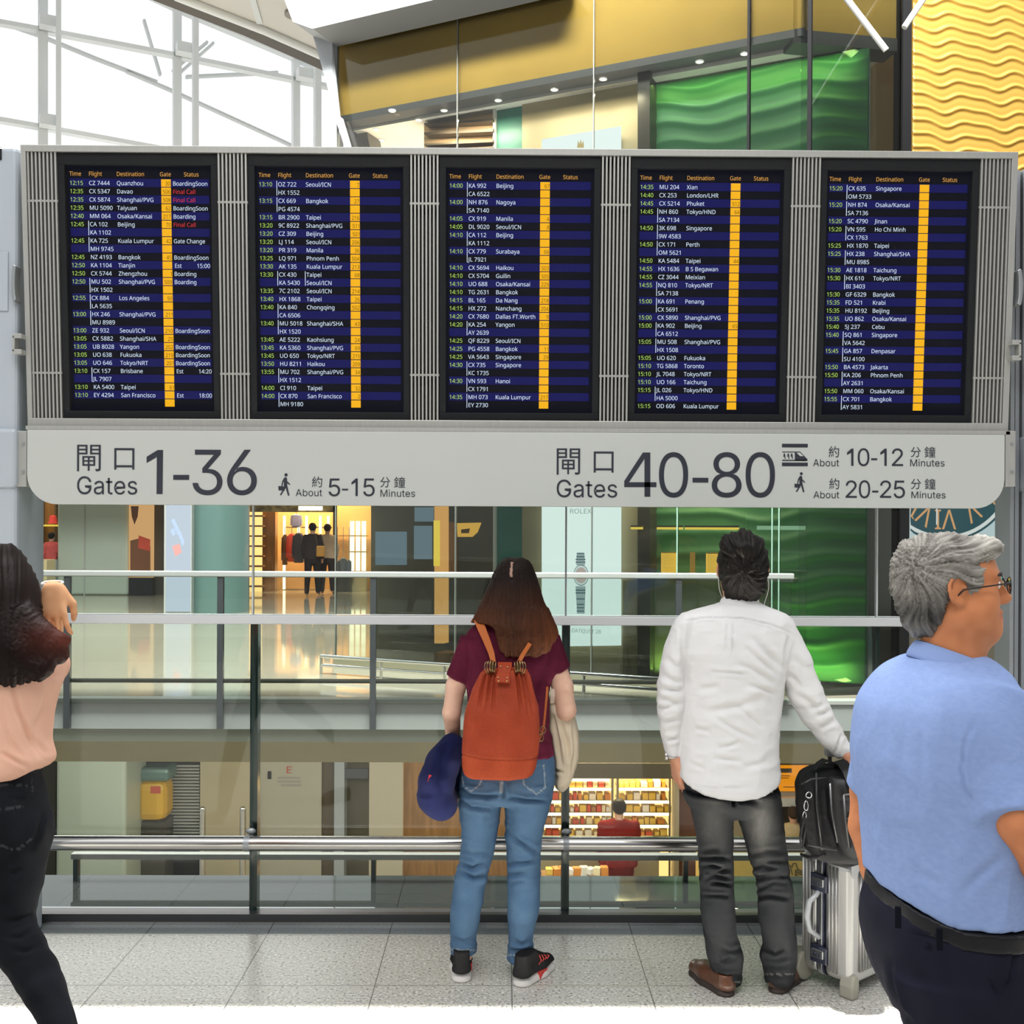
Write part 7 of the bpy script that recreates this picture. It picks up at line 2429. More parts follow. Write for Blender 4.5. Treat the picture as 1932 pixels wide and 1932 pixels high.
# ------------------------------------------------------------------ man in the blue polo, closest on the right
Y3 = 2.25
W = lambda px, py, dy=0.0: np.array(PX(px, py, Y3 + dy))
m2 = thing('person', (PX(1790, 1800, Y3).x, Y3, 0), 'grey-haired man with glasses, blue polo shirt and navy trousers, in the right foreground', 'person')
S = SDF((PX(1600, 1, Y3).x - 0.04, Y3 - 0.50, 0.03), (PX(2130, 1, Y3).x, Y3 + 0.34, 1.68), 0.0048)
H3 = HeadFrame(W(1797, 1111, 0.0), math.radians(100), 0.03, 0.0, 0.925)
head(S, H3, 1.12)
S.ell(H3.p(0.035, 0.045, -0.050), np.array((0.030, 0.035, 0.035)) * 0.92, 0.03)
S.ell(H3.p(0.0, 0.045, -0.085), np.array((0.050, 0.045, 0.035)) * 0.92, 0.03, H3.R)
S.cone(W(1800, 1165), W(1795, 1262), 0.060, 0.070, 0.03)
S.cone(W(1745, 1350, 0.10), W(1835, 1350, -0.09), 0.06, 0.06, 0.04)
S.loft(rowspx(Y3, [(1310, 1720, 1865, 0, 0.11), (1450, 1675, 1885, 0, 0.14), (1600, 1690, 1880, 0, 0.135), (1720, 1695, 1870, 0, 0.13), (1800, 1700, 1860, 0, 0.12)]), 0.03)
AR = [W(1880, 1410, -0.165), W(1922, 1540, -0.195), W(1972, 1622, -0.19), W(2035, 1605, -0.10), W(2075, 1585, -0.04)]
S.chain(AR, [0.044, 0.055, 0.050, 0.036, 0.030], 0.02)
hand(S, AR[-1], (0.8, 0.55, 0.12), (-0.3, 0.5, -0.8), 1, (0.6, 0.7, 0.5), 1.05)
AL = [W(1690, 1370, 0.16), W(1640, 1490, 0.22), W(1632, 1560, 0.20), W(1650, 1640, 0.16), W(1668, 1690, 0.13)]
S.chain(AL, [0.042, 0.042, 0.036, 0.030, 0.027], 0.02)
hand(S, AL[-1], (0.25, -0.1, -0.95), (0.3, -0.9, 0), -1, (0.5, 0.6, 0.4), 1.05)
for hy_, x0, x1, x2 in ((-0.09, PX(1775, 1800, Y3).x, PX(1800, 1932, Y3).x, PX(1830, 1932, Y3).x - 0.02), (0.09, PX(1815, 1800, Y3).x, PX(1880, 1932, Y3).x, PX(1990, 1932, Y3).x + 0.05)):
    S.chain([(x0, Y3 + hy_, PX(0, 1810, Y3).z), (x1, Y3 + hy_, 0.45), (x2, Y3 + hy_ * 1.1, 0.08)], [0.070, 0.050, 0.036], 0.03)
SK3 = (0.60, 0.235, 0.105)


def sk3(V, N, XY):
    n = vnoise(V * 55)
    c = mix3(SK3, (0.50, 0.18, 0.075), n)
    L = H3.localv(V)
    lips = np.exp(-((L[:, 2] + 0.061) / 0.010) ** 2) * (L[:, 1] > 0.088)
    return c * (1 - 0.25 * lips[:, None] * np.array((0.3, 1, 1))[None, :])


skin_obj('body', S, M_skin, m2, col=sk3)
eyes(H3, m2)
# hair
S = SDF(H3.c - 0.20, H3.c + 0.20, 0.0035)
k_ = H3.k
S.ell(H3.p(0, -0.016, 0.034), np.array((0.089, 0.112, 0.097)) * k_, 0.0, H3.R)
S.ell(H3.p(0, -0.062, 0.010), np.array((0.082, 0.070, 0.090)) * k_, 0.03 * k_, H3.R)
S.ell(H3.p(0, -0.066, -0.060), np.array((0.066, 0.045, 0.055)) * k_, 0.03 * k_, H3.R)
S.ell(H3.p(0.010, 0.066, 0.092), np.array((0.060, 0.042, 0.028)) * k_, 0.025 * k_, H3.R)
S.ell(H3.p(0.0, -0.080, 0.075), np.array((0.055, 0.040, 0.040)) * k_, 0.03 * k_, H3.R)
hl3 = lambda z: np.interp(z.ravel(), [-0.16, -0.115, -0.09, -0.05, -0.025, -0.018, -0.005, 0.012, 0.03, 0.05, 0.065, 0.08, 0.2], [-0.075, -0.055, -0.035, -0.030, -0.026, 0.030, 0.036, 0.050, 0.062, 0.066, 0.066, 0.12, 0.14]).reshape(z.shape)
S.clip(hair_clip(H3, hl3))
for q in (-1, 1):
    S.ell(H3.p(q * 0.100, -0.006, -0.008), np.array((0.040, 0.024, 0.040)) * k_, 0.006, H3.R, 'sub')


def st3(V):
    L = H3.localv(V)
    r = np.hypot(L[:, 1] + 0.10, L[:, 2] - 0.06)
    a = np.arctan2(L[:, 2] - 0.06, L[:, 1] + 0.10)
    wv = 0.35 * np.sin(r * 60)
    f = vnoise(np.stack([(a + wv * 0.12) * 26, r * 16, L[:, 0] * 30], 1))
    g = vnoise(np.stack([(a + wv * 0.12) * 70, r * 26, L[:, 0] * 60], 1))
    return 0.55 * f + 0.45 * g, L


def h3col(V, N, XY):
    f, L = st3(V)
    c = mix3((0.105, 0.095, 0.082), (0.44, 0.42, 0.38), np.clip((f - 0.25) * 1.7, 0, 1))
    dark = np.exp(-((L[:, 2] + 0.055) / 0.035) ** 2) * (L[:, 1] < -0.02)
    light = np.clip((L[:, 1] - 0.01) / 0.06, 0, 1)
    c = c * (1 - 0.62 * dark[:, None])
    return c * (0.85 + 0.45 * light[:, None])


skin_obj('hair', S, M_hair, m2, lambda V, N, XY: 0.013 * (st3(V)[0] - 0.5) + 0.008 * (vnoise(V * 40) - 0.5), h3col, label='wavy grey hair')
# polo shirt
S = SDF((PX(1600, 1, Y3).x, Y3 - 0.36, PX(0, 1725, Y3).z), (PX(2010, 1, Y3).x, Y3 + 0.32, PX(0, 1200, Y3).z), 0.0055)
S.loft(rowspx(Y3, [(1236, 1742, 1846, 0.0, 0.070), (1241, 1726, 1858, 0.0, 0.092), (1251, 1704, 1873, 0, 0.122), (1267, 1678, 1890, 0, 0.155), (1293, 1653, 1903, 0, 0.180), (1327, 1631, 1920, 0, 0.200), (1368, 1622, 1932, 0, 0.212), (1433, 1618, 1942, 0, 0.215), (1490, 1624, 1944, 0, 0.21), (1550, 1637, 1941, 0, 0.205), (1600, 1641, 1938, 0, 0.20), (1650, 1644, 1934, 0, 0.198), (1680, 1647, 1932, 0, 0.196), (1722, 1650, 1930, 0, 0.194)]), 0.0, p=2.15)
S.cone(W(1862, 1325, -0.085), W(1908, 1540, -0.19), 0.082, 0.074, 0.03, flat=True)
S.cone(W(1690, 1345, 0.15), W(1640, 1492, 0.20), 0.075, 0.052, 0.03, flat=True)
hx_ = [PX(x, y, Y3) for x, y in ((1640, 1650), (1685, 1673), (1745, 1691), (1814, 1696), (1910, 1708), (1935, 1712))]
S.clip(lambda X, Y, Z: np.interp(X.ravel(), [p.x for p in hx_], [p.z for p in hx_]).reshape(X.shape) - Z)
crp = [([(1840, 1360), (1822, 1395), (1814, 1450), (1822, 1490), (1845, 1525), (1863, 1545)], 0.008, 3.2), ([(1862, 1540), (1840, 1500)], 0.008, 5),
       ([(1710, 1320), (1700, 1440), (1690, 1560)], 0.007, 9), ([(1738, 1300), (1742, 1420), (1736, 1560)], 0.005, 8), ([(1668, 1330), (1660, 1450), (1662, 1600)], 0.007, 9), ([(1640, 1380), (1645, 1500)], 0.005, 7),
       ([(1778, 1540), (1830, 1600), (1860, 1640)], 0.006, 8), ([(1810, 1690), (1850, 1650), (1905, 1600)], 0.010, 8), ([(1770, 1500), (1800, 1540), (1850, 1570)], 0.004, 7), ([(1840, 1500), (1880, 1520), (1925, 1500)], 0.004, 8), ([(1850, 1440), (1895, 1440), (1932, 1450)], 0.004, 8), ([(1715, 1640), (1780, 1670)], 0.005, 8),
       ([(1725, 1236), (1780, 1241), (1834, 1258)], 0.003, 1.6)]
pol = skin_obj('polo_shirt', S, M_cloth, m2, lambda V, N, XY: creases(XY, N, crp[:1]) * 0.5 + creases(XY, N, crp[1:]) * 0.42 * (0.4 + 1.1 * vnoise(V * 9)) + folds(0.008, 6, (1, 1, 0.5))(V), lambda V, N, XY: mix3((0.255, 0.345, 0.60), (0.215, 0.300, 0.55), vnoise(V * np.array((120, 120, 500)))))
# collar: a folded band round the neck, high at the back and open at the front
n_ = 40
vs_, fs_ = [], []
for i in range(n_ + 1):
    t = math.radians(28) + (2 * math.pi - math.radians(56)) * i / n_
    cx_, cy_ = math.cos(t), math.sin(t)
    fr_ = (cx_ + 1) / 2
    up = W(1796, 1207 + 44 * fr_)
    lo_ = W(1800, 1240 + 58 * fr_)
    a = up + np.array((cx_ * 0.0685, cy_ * 0.072, 0)); b = (a + lo_ + np.array((cx_ * 0.090, cy_ * 0.100, 0))) / 2 + np.array((cx_ * 0.006, cy_ * 0.006, 0))
    c = lo_ + np.array((cx_ * 0.094, cy_ * 0.108, 0))
    vs_ += [a, b, c]
for i in range(n_):
    for j in range(2):
        fs_.append((i * 3 + j, i * 3 + j + 1, i * 3 + 4 + j, i * 3 + 3 + j))
mb = MB(); mb.add(vs_, fs_)
co = obj('collar', mb, mat('blue_rib_knit', (0.215, 0.30, 0.55), 0.85, bump=0.15, bscale=900, bdist=0.0005), pol, smooth='all')
md = co.modifiers.new('thickness', 'SOLIDIFY'); md.thickness = 0.006; md.offset = 0.0
md = co.modifiers.new('soft', 'SUBSURF'); md.levels = 1; md.render_levels = 1
# trousers
S = SDF((PX(1600, 1, Y3).x, Y3 - 0.30, 0.015), (PX(1980, 1, Y3).x + 0.42, Y3 + 0.30, PX(0, 1645, Y3).z), 0.007)
S.loft(rowspx(Y3, [(1660, 1652, 1924, 0, 0.186), (1690, 1643, 1924, 0, 0.190), (1720, 1637, 1924, 0, 0.195), (1745, 1636, 1924, 0, 0.2), (1790, 1643, 1924, 0, 0.2), (1840, 1658, 1924, 0, 0.195), (1900, 1688, 1922, 0, 0.17)]), 0.0, p=2.2)
S.clip(lambda X, Y, Z: Z - np.interp(X.ravel(), [p.x for p in hx_], [p.z - 0.026 for p in hx_]).reshape(X.shape))
S.loft([(PX(0, 1800, Y3).z, PX(1770, 1800, Y3).x, Y3 - 0.085, 0.135, 0.115), (PX(0, 1932, Y3).z, PX(1798, 1932, Y3).x, Y3 - 0.09, 0.125, 0.105), (0.42, PX(1800, 1932, Y3).x, Y3 - 0.10, 0.095, 0.09), (0.02, PX(1830, 1932, Y3).x - 0.02, Y3 - 0.10, 0.085, 0.075)], 0.02)
S.loft([(PX(0, 1800, Y3).z, PX(1815, 1800, Y3).x, Y3 + 0.085, 0.12, 0.115), (PX(0, 1932, Y3).z, PX(1850, 1932, Y3).x, Y3 + 0.09, 0.115, 0.105), (0.42, PX(1900, 1932, Y3).x + 0.03, Y3 + 0.10, 0.095, 0.09), (0.02, PX(1990, 1932, Y3).x + 0.05, Y3 + 0.10, 0.085, 0.075)], 0.02)
crt = [([(1704, 1756), (1760, 1768), (1812, 1783)], 0.006, 2.0), ([(1678, 1820), (1685, 1860), (1700, 1905), (1722, 1932)], 0.010, 4), ([(1912, 1755), (1915, 1800), (1905, 1850), (1885, 1880)], 0.006, 3), ([(1865, 1845), (1885, 1882)], 0.006, 3), ([(1690, 1690), (1692, 1710)], 0.003, 2)]


def tr_col(V, N, XY):
    c = mix3((0.014, 0.015, 0.026), (0.010, 0.011, 0.019), vnoise(V * 30))
    b = polydist(XY, [(1752, 1787), (1753, 1787)])
    c[(b < 6) & (N[:, 1] < 0.2)] *= 0.55
    return c


tr = skin_obj('trousers', S, M_cloth, m2, lambda V, N, XY: creases(XY, N, crt) + folds(0.004, 7, (1, 1, 0.5))(V), tr_col)
S = SDF((PX(1625, 1, Y3).x, Y3 - 0.27, PX(0, 1775, Y3).z), (PX(1945, 1, Y3).x, Y3 + 0.27, PX(0, 1640, Y3).z), 0.005)
S.loft(rowspx(Y3, [(1640, 1650, 1929, 0, 0.196), (1775, 1636, 1929, 0, 0.207)]), 0.0, p=2.2)
zh = lambda X, o: np.interp(X.ravel(), [p.x for p in hx_], [p.z + o for p in hx_]).reshape(X.shape)
S.clip(lambda X, Y, Z: np.maximum(Z - zh(X, -0.003), zh(X, -0.040) - Z))
bl = skin_obj('belt', S, mat('black_belt_leather', (0.010, 0.010, 0.012), 0.4, spec=0.2), m2)
m = MB(); c = Vector(W(1922, 1729, -0.06)); m.box(c, (0.014, 0.05, 0.042))
obj('belt_buckle', m, M_steel, bl, bevel=0.004)
for px in (1694, 1772, 1872):
    u = (px - 1782) / 146.0
    yy = Y3 - 0.207 * max(0.0, 1 - abs(u) ** 2.2) ** (1 / 2.2)
    X_ = PX(px, 1710, yy).x
    zt_l = float(np.interp(X_, [p.x for p in hx_], [p.z for p in hx_])) - 0.006
    m = MB(); m.box((X_, yy - 0.001, zt_l - 0.021), (0.012, 0.007, 0.042), Matrix.Rotation(math.atan2(u * abs(u), 1.0), 3, 'Z'))
    obj('belt_loop', m, mat('navy_twill', (0.006, 0.0065, 0.011), 0.9, spec=0.05), tr, bevel=0.001)
for q, x_, y_ in ((-1, PX(1830, 1932, Y3).x - 0.06, Y3 - 0.10), (1, PX(1990, 1932, Y3).x + 0.02, Y3 + 0.10)):
    shoe(m2, (x_ - 0.03, y_, 0), (x_ + 0.25, y_ + 0.07, 0), 0.095, 0.08, mat('black_shoe_leather', (0.015, 0.015, 0.016), 0.3), M_dark)
# glasses
gl = thing('eyeglasses', tuple(H3.p(0, 0.11, 0.012)), 'thin dark-framed eyeglasses worn by the grey-haired man', 'glasses')
M_frame = mat('dark_glasses_frame', (0.02, 0.016, 0.014), 0.3, 0.4)
for q in (-1, 1):
    m = MB(); m.tube([H3.p(q * 0.062, 0.108, 0.016), H3.p(q * 0.074, 0.095, 0.014), H3.p(q * 0.083, 0.045, 0.008), H3.p(q * 0.086, 0.004, 0.003), H3.p(q * 0.084, -0.010, -0.012)], 0.0017, 6)
    obj('temple_arm', m, M_frame, gl, smooth='all')
    m = MB(); pts = [H3.p(q * 0.034 + 0.026 * math.cos(t), 0.116 - 0.006 * abs(math.cos(t)) * (1 if q * math.cos(t) > 0 else 0), 0.008 + 0.019 * math.sin(t)) for t in np.linspace(0, 2 * math.pi, 24, endpoint=False)]
    m.tube(pts, 0.0014, 6, closed=True)
    rim = obj('rim', m, M_frame, gl, smooth='all')
    m = MB(); m.add(pts, [tuple(range(24))])
    ln = obj('lens', m, glass_mat('lens_glass', (0.95, 0.96, 0.96), 0.8), rim)
m = MB(); m.tube([H3.p(-0.009, 0.116, 0.012), H3.p(0, 0.121, 0.015), H3.p(0.009, 0.116, 0.012)], 0.0014, 6)
obj('bridge', m, M_frame, gl, smooth='all')

# ------------------------------------------------------------------ woman in the peach top, left edge
Y4 = 2.75
W = lambda px, py, dy=0.0: np.array(PX(px, py, Y4 + dy))
w2 = thing('person', (PX(10, 1800, Y4).x, Y4, 0), 'woman with long dark windblown hair, peach top and black jeans at the left edge', 'person')
S = SDF((PX(-190, 1, Y4).x, Y4 - 0.45, 0.03), (PX(215, 1, Y4).x, Y4 + 0.48, 1.62), 0.0048)
H4 = HeadFrame(W(-34, 1112, 0.075), -0.75, 0.0, 0.0, 0.90)
head(S, H4, 0.92)
S.cone(W(-6, 1150, 0.02), W(0, 1230, 0), 0.048, 0.055, 0.03)
S.cone(W(-40, 1240), W(70, 1240), 0.045, 0.045, 0.03)
S.loft(rowspx(Y4, [(1235, -50, 90, 0, 0.07), (1320, -45, 82, 0, 0.085), (1400, -45, 78, 0, 0.075), (1470, -52, 62, 0, 0.085), (1560, -56, 66, 0, 0.09)]), 0.03)
RA = [W(88, 1245, 0.0), W(98, 1228, 0.17), W(98, 1150, 0.30), W(99, 1112, 0.335)]
S.chain([W(80, 1250, 0.0), W(96, 1255, 0.16), W(96, 1180, 0.20), W(99, 1110, 0.155)], [0.040, 0.036, 0.030, 0.023], 0.02)
hand(S, W(101, 1106, 0.12), (0.10, -0.30, -0.95), (-0.05, 0.95, -0.30), 1, (0.30, 0.55, 0.5), 0.92, splay=0.13, tcurl=0.5)
S.chain([W(-48, 1250), W(-78, 1390, 0.02), W(-88, 1500, 0.10)], [0.040, 0.034, 0.024], 0.02)
hand(S, W(-88, 1502, 0.10), (-0.1, 0.3, -0.95), (1, 0, 0), 1, (0.4, 0.5, 0.4), 0.9)
LG1 = [W(30, 1560, -0.02), W(17, 1745, -0.06), W(68, 1835, -0.12), W(108, 1930, -0.20), W(172, 2090, -0.30)]
LG2 = [W(-25, 1560, 0.02), W(-72, 1790, 0.16), W(-95, 2090, 0.26)]
S.chain(LG1, [0.075, 0.050, 0.040, 0.030, 0.026], 0.02)
S.chain(LG2, [0.075, 0.050, 0.032], 0.02)
skin_obj('body', S, M_skin, w2, col=skin_col((0.70, 0.38, 0.20)))
eyes(H4, w2)
S = SDF((PX(-130, 1, Y4).x, Y4 - 0.2, PX(0, 1475, Y4).z), (PX(150, 1, Y4).x, Y4 + 0.28, PX(0, 1195, Y4).z), 0.0055)
S.loft(rowspx(Y4, [(1205, -35, 60, 0, 0.065), (1222, -62, 100, 0, 0.085), (1246, -72, 116, 0, 0.10), (1280, -70, 113, 0, 0.11), (1342, -62, 97, 0, 0.108), (1393, -60, 92, 0, 0.105), (1428, -64, 98, 0, 0.115), (1444, -60, 88, 0, 0.116), (1462, -52, 62, 0, 0.11)]), 0.0)
S.cone(W(80, 1252, 0.0), W(96, 1256, 0.12), 0.060, 0.050, 0.02, flat=True)
S.cone(W(-52, 1250), W(-72, 1330), 0.055, 0.048, 0.02, flat=True)
hp4 = [PX(x, y, Y4) for x, y in ((-70, 1452), (0, 1455), (26, 1459), (54, 1457), (85, 1443), (99, 1430), (130, 1420))]
S.clip(lambda X, Y, Z: np.interp(X.ravel(), [p.x for p in hp4], [p.z for p in hp4]).reshape(X.shape) - Z)
crw = [([(22, 1290), (34, 1340), (58, 1400), (86, 1440)], 0.008, 4), ([(0, 1418), (30, 1436), (56, 1448)], 0.007, 3.5), ([(60, 1390), (88, 1425)], 0.006, 4), ([(96, 1280), (85, 1330), (66, 1375)], 0.005, 5), ([(0, 1340), (20, 1400), (50, 1440)], 0.004, 4), ([(108, 1268), (92, 1282)], 0.005, 5)]
skin_obj('top', S, M_cloth, w2, lambda V, N, XY: creases(XY, N, crw) + folds(0.006, 8, (1, 1, 0.6))(V), lambda V, N, XY: mix3((0.78, 0.47, 0.35), (0.74, 0.42, 0.31), vnoise(V * 20)))
S = SDF((PX(-190, 1, Y4).x, Y4 - 0.45, 0.05), (PX(215, 1, Y4).x, Y4 + 0.45, PX(0, 1435, Y4).z), 0.006)
S.loft(rowspx(Y4, [(1438, -58, 68, 0, 0.10), (1460, -62, 74, 0, 0.105), (1493, -66, 81, -0.01, 0.115), (1524, -68, 83, -0.015, 0.12), (1560, -66, 81, -0.01, 0.115), (1590, -58, 72, 0, 0.10), (1615, -45, 55, 0, 0.08)]), 0.0)
S.chain([W(25, 1570, -0.02), W(17, 1655, -0.04), W(14, 1745, -0.06), W(40, 1795, -0.09), W(68, 1835, -0.12), W(84, 1870, -0.15), W(109, 1930, -0.20), W(160, 2060, -0.28)], [0.098, 0.080, 0.060, 0.056, 0.052, 0.047, 0.038, 0.033], 0.02)
S.chain([W(-22, 1570, 0.02), W(-60, 1690, 0.10), W(-74, 1790, 0.16), W(-85, 1930, 0.22), W(-94, 2070, 0.26)], [0.095, 0.075, 0.058, 0.050, 0.036], 0.02)
crx = [([(80, 1535), (72, 1575), (55, 1605)], 0.006, 4), ([(42, 1640), (20, 1650)], 0.006, 4), ([(58, 1722), (35, 1735), (5, 1740)], 0.006, 4), ([(66, 1752), (40, 1768), (10, 1770)], 0.006, 4), ([(76, 1782), (50, 1795), (20, 1790)], 0.005, 4), ([(0, 1480), (40, 1482), (78, 1480)], 0.003, 2), ([(0, 1503), (45, 1507), (78, 1498)], 0.004, 2)]


def bj_col(V, N, XY):
    c = mix3((0.013, 0.014, 0.018), (0.008, 0.009, 0.011), vnoise(V * 25))
    for s_ in ([(0, 1481), (50, 1482)], [(0, 1529), (50, 1521)], [(0, 1594), (28, 1606), (50, 1592), (62, 1580)], [(60, 1468), (61, 1492)]):
        c[(polydist(XY, s_) < 1.3) & (N[:, 1] < 0.2)] = (0.05, 0.05, 0.055)
    return c


skin_obj('jeans', S, M_denim, w2, lambda V, N, XY: creases(XY, N, crx) + folds(0.004, 10)(V), bj_col)
# hair: crown, hanging mass and the lock flying to the right
S = SDF((PX(-110, 1, Y4).x, Y4 - 0.24, PX(0, 1318, Y4).z), (PX(160, 1, Y4).x, Y4 + 0.22, PX(0, 1012, Y4).z), 0.0045)
S.ell(H4.p(0, -0.016, 0.036), np.array((0.089, 0.112, 0.102)) * 0.90, 0.0, H4.R)
S.ell(H4.p(0, -0.045, -0.030), np.array((0.086, 0.075, 0.115)) * 0.90, 0.02, H4.R)
S.clip(hair_clip(H4, lambda z: np.interp(z.ravel(), [-0.16, -0.05, 0.0, 0.04, 0.07, 0.09, 0.2], [0.005, 0.012, 0.030, 0.052, 0.068, 0.080, 0.09]).reshape(z.shape)))
S.loft(rowspx(Y4, [(1026, -24, 14, 0.02, 0.05), (1032, -36, 20, 0.02, 0.08), (1042, -46, 28, 0.02, 0.098), (1067, -58, 46, 0.015, 0.118), (1103, -64, 61, 0.0, 0.125), (1145, -66, 69, -0.02, 0.120), (1185, -68, 78, -0.045, 0.105), (1220, -70, 90, -0.065, 0.09), (1255, -68, 84, -0.08, 0.07), (1280, -64, 66, -0.085, 0.055), (1298, -56, 46, -0.088, 0.035)]), 0.0)
S.chain([W(48, 1172, -0.06), W(82, 1200, -0.08), W(110, 1210, -0.075), W(126, 1208, -0.06)], [0.040, 0.032, 0.024, 0.012], 0.02)
S.chain([W(55, 1205, -0.07), W(95, 1225, -0.085), W(116, 1236, -0.08), W(114, 1246, -0.08)], [0.045, 0.030, 0.018, 0.010], 0.02)
S.chain([W(45, 1245, -0.08), W(80, 1262, -0.10), W(72, 1284, -0.10)], [0.04, 0.028, 0.012], 0.02)
S.clip(lambda X, Y, Z: -(np.sqrt(((X - H4.p(0, 0.115, 0)[0]) / 0.075) ** 2 + ((Y - H4.p(0, 0.115, 0)[1]) / 0.075) ** 2 + ((Z - H4.c[2] - 0.0) / 0.10) ** 2) - 1) * 0.07)


def st4(V, XY):
    fl = np.clip((XY[:, 0] - 20) / 90, 0, 1) * np.clip((XY[:, 1] - 1140) / 60, 0, 1)
    u = XY[:, 0] * (1 - fl) + (XY[:, 1] - 0.25 * XY[:, 0]) * fl
    v = XY[:, 1] * (1 - fl) + XY[:, 0] * fl
    return 0.5 * vnoise(np.stack([u * 0.14 + 0.3 * np.sin(v * 0.05), v * 0.010, V[:, 1] * 2], 1)) + 0.5 * vnoise(np.stack([u * 0.42, v * 0.014, V[:, 1] * 2], 1)), fl


def h4col(V, N, XY):
    s_, fl = st4(V, XY)
    c = mix3((0.005, 0.003, 0.003), (0.014, 0.006, 0.005), s_)
    r = fl * np.exp(-((XY[:, 1] - 1195) / 40) ** 2)
    return c + (r * (0.3 + s_))[:, None] * np.array((0.085, 0.018, 0.010))[None, :]


skin_obj('hair', S, M_hair, w2, lambda V, N, XY: -0.014 * (1 - 0.75 * st4(V, XY)[1]) * (st4(V, XY)[0] - 0.45) - 0.012 * np.clip((XY[:, 1] - 1240) / 60, 0, 1) * vnoise(np.stack([XY[:, 0] * 0.12, XY[:, 1] * 0.02, XY[:, 0] * 0], 1)), h4col, label='long dark brown windblown hair with a reddish lock')
m = MB(); c = Vector(W(99, 1100, 0.15)); m.tube([c + Vector((0.027 * math.cos(t), 0.022 * math.sin(t) , 0.004 * math.sin(t))) for t in np.linspace(0, 2 * math.pi, 20, endpoint=False)], 0.0035, 8, closed=True)
o = obj('bracelet', m, mat('pale_bracelet', (0.78, 0.76, 0.74), 0.3, 0.3), smooth='all'); props(o, 'thin pale bracelet on the raised wrist of the woman in the peach top', 'bracelet')
for a, d_ in ((LG1[-1], (-0.16, 0.17, 0)), (LG2[-1], (-0.15, 0.18, 0))):
    hl_ = np.array((a[0] + 0.02, a[1] - 0.03, 0)); shoe(w2, hl_, hl_ + np.array(d_), 0.075, 0.075, mat('black_flat_shoe', (0.014, 0.014, 0.015), 0.4), M_dark)

# ------------------------------------------------------------------ aluminium suitcase
sc_ = thing('suitcase', tuple(on_floor(1590, 1868)), 'ribbed silver aluminium suitcase standing upright beside the man in the white shirt', 'suitcase')
near = PX(1604, 1880, 3.70); near.z = 0
aS = math.radians(52)
u1 = Vector((-math.cos(aS), math.sin(aS), 0))        # across the narrow side (thickness)
u2 = Vector((math.sin(aS), math.cos(aS), 0))         # along the broad face
TH, WD = 0.21, 0.40
zb_, zt2 = 0.045, PX(0, 1617, 3.75).z
HT = zt2 - zb_
P3 = lambda t, w, z: near + u1 * t + u2 * w + Vector((0, 0, z))


def rbox(mb, t0, t1, w0, w1, z0, z1, r=0.03, n=5):
    """shell block: rounded corners in the broad-face outline (w, z), extruded across t"""
    pts = []
    for cx_, cz_, a0 in ((w1 - r, z1 - r, 0), (w0 + r, z1 - r, 90), (w0 + r, z0 + r, 180), (w1 - r, z0 + r, 270)):
        for q in range(n + 1):
            a = math.radians(a0 + 90 * q / n)
            pts.append((cx_ + r * math.cos(a), cz_ + r * math.sin(a)))
    mb.prism([P3(t0, a, b) for a, b in pts], u1 * (t1 - t0))


M_alus = mat('suitcase_aluminium', (0.74, 0.73, 0.71), 0.33, 0.85)
M_aluf = mat('suitcase_frame_metal', (0.62, 0.63, 0.65), 0.25, 0.9)
M_navy = mat('dark_navy_rubber', (0.012, 0.016, 0.035), 0.45)
for t0, t1, nm in ((0.0, TH * 0.52, 'near_shell'), (TH * 0.66, TH, 'far_shell')):
    m = MB(); rbox(m, t0, t1, 0, WD, zb_, zt2, 0.035)
    sh_ = obj('shell_half', m, M_alus, sc_, bevel=0.018, seg=4)
    m = MB()
    lo_t = t0 + 0.055 if nm == 'near_shell' else t0 + 0.012
    k = 0
    t = lo_t
    while t < t1 - 0.014:
        for d_ in (0,):
            a = P3(t, -0.0035, zb_ + 0.03); b = P3(t, -0.0035, zt2 - 0.03)
            m.tube([a, b], 0.0042, 8)
        t += 0.0145
    if nm == 'near_shell':
        for w_ in np.arange(0.055, WD - 0.04, 0.0165):
            m.tube([P3(-0.0035 if nm == 'near_shell' else TH + 0.0035, w_, zb_ + 0.04), P3(-0.0035, w_, zt2 - 0.04)], 0.0048, 8)
    obj('ribs', m, M_alus, sh_, smooth='all')
m = MB(); rbox(m, TH * 0.545, TH * 0.635, -0.004, WD + 0.004, zb_ - 0.004, zt2 + 0.004, 0.038)
obj('frame_band', m, M_aluf, sc_, bevel=0.002)
for t0, t1 in ((TH * 0.515, TH * 0.547), (TH * 0.633, TH * 0.665)):
    m = MB(); rbox(m, t0, t1, -0.001, WD + 0.001, zb_ - 0.001, zt2 + 0.001, 0.036)
    obj('rubber_seal', m, M_navy, sc_)
for py in (1668, 1805):
    zc_ = PX(0, py, 3.76).z
    lt = thing
    m = MB(); m.box(P3(TH * 0.585, -0.008, zc_), (0.070, 0.014, 0.062), Matrix.Rotation(-aS + math.pi, 3, 'Z'))
    ltc = obj('latch_plate', m, M_navy, sc_, bevel=0.004)
    m = MB(); m.box(P3(TH * 0.585, -0.016, zc_ + 0.004), (0.050, 0.012, 0.030), Matrix.Rotation(-aS + math.pi, 3, 'Z'))
    obj('latch', m, M_aluf, ltc, bevel=0.003)
    m = MB()
    for q in range(3):
        m.box(P3(TH * 0.585 + (q - 1) * 0.010, -0.0225, zc_ + 0.002), (0.006, 0.004, 0.010), Matrix.Rotation(-aS + math.pi, 3, 'Z'))
    obj('combination_dial', m, M_navy, ltc)
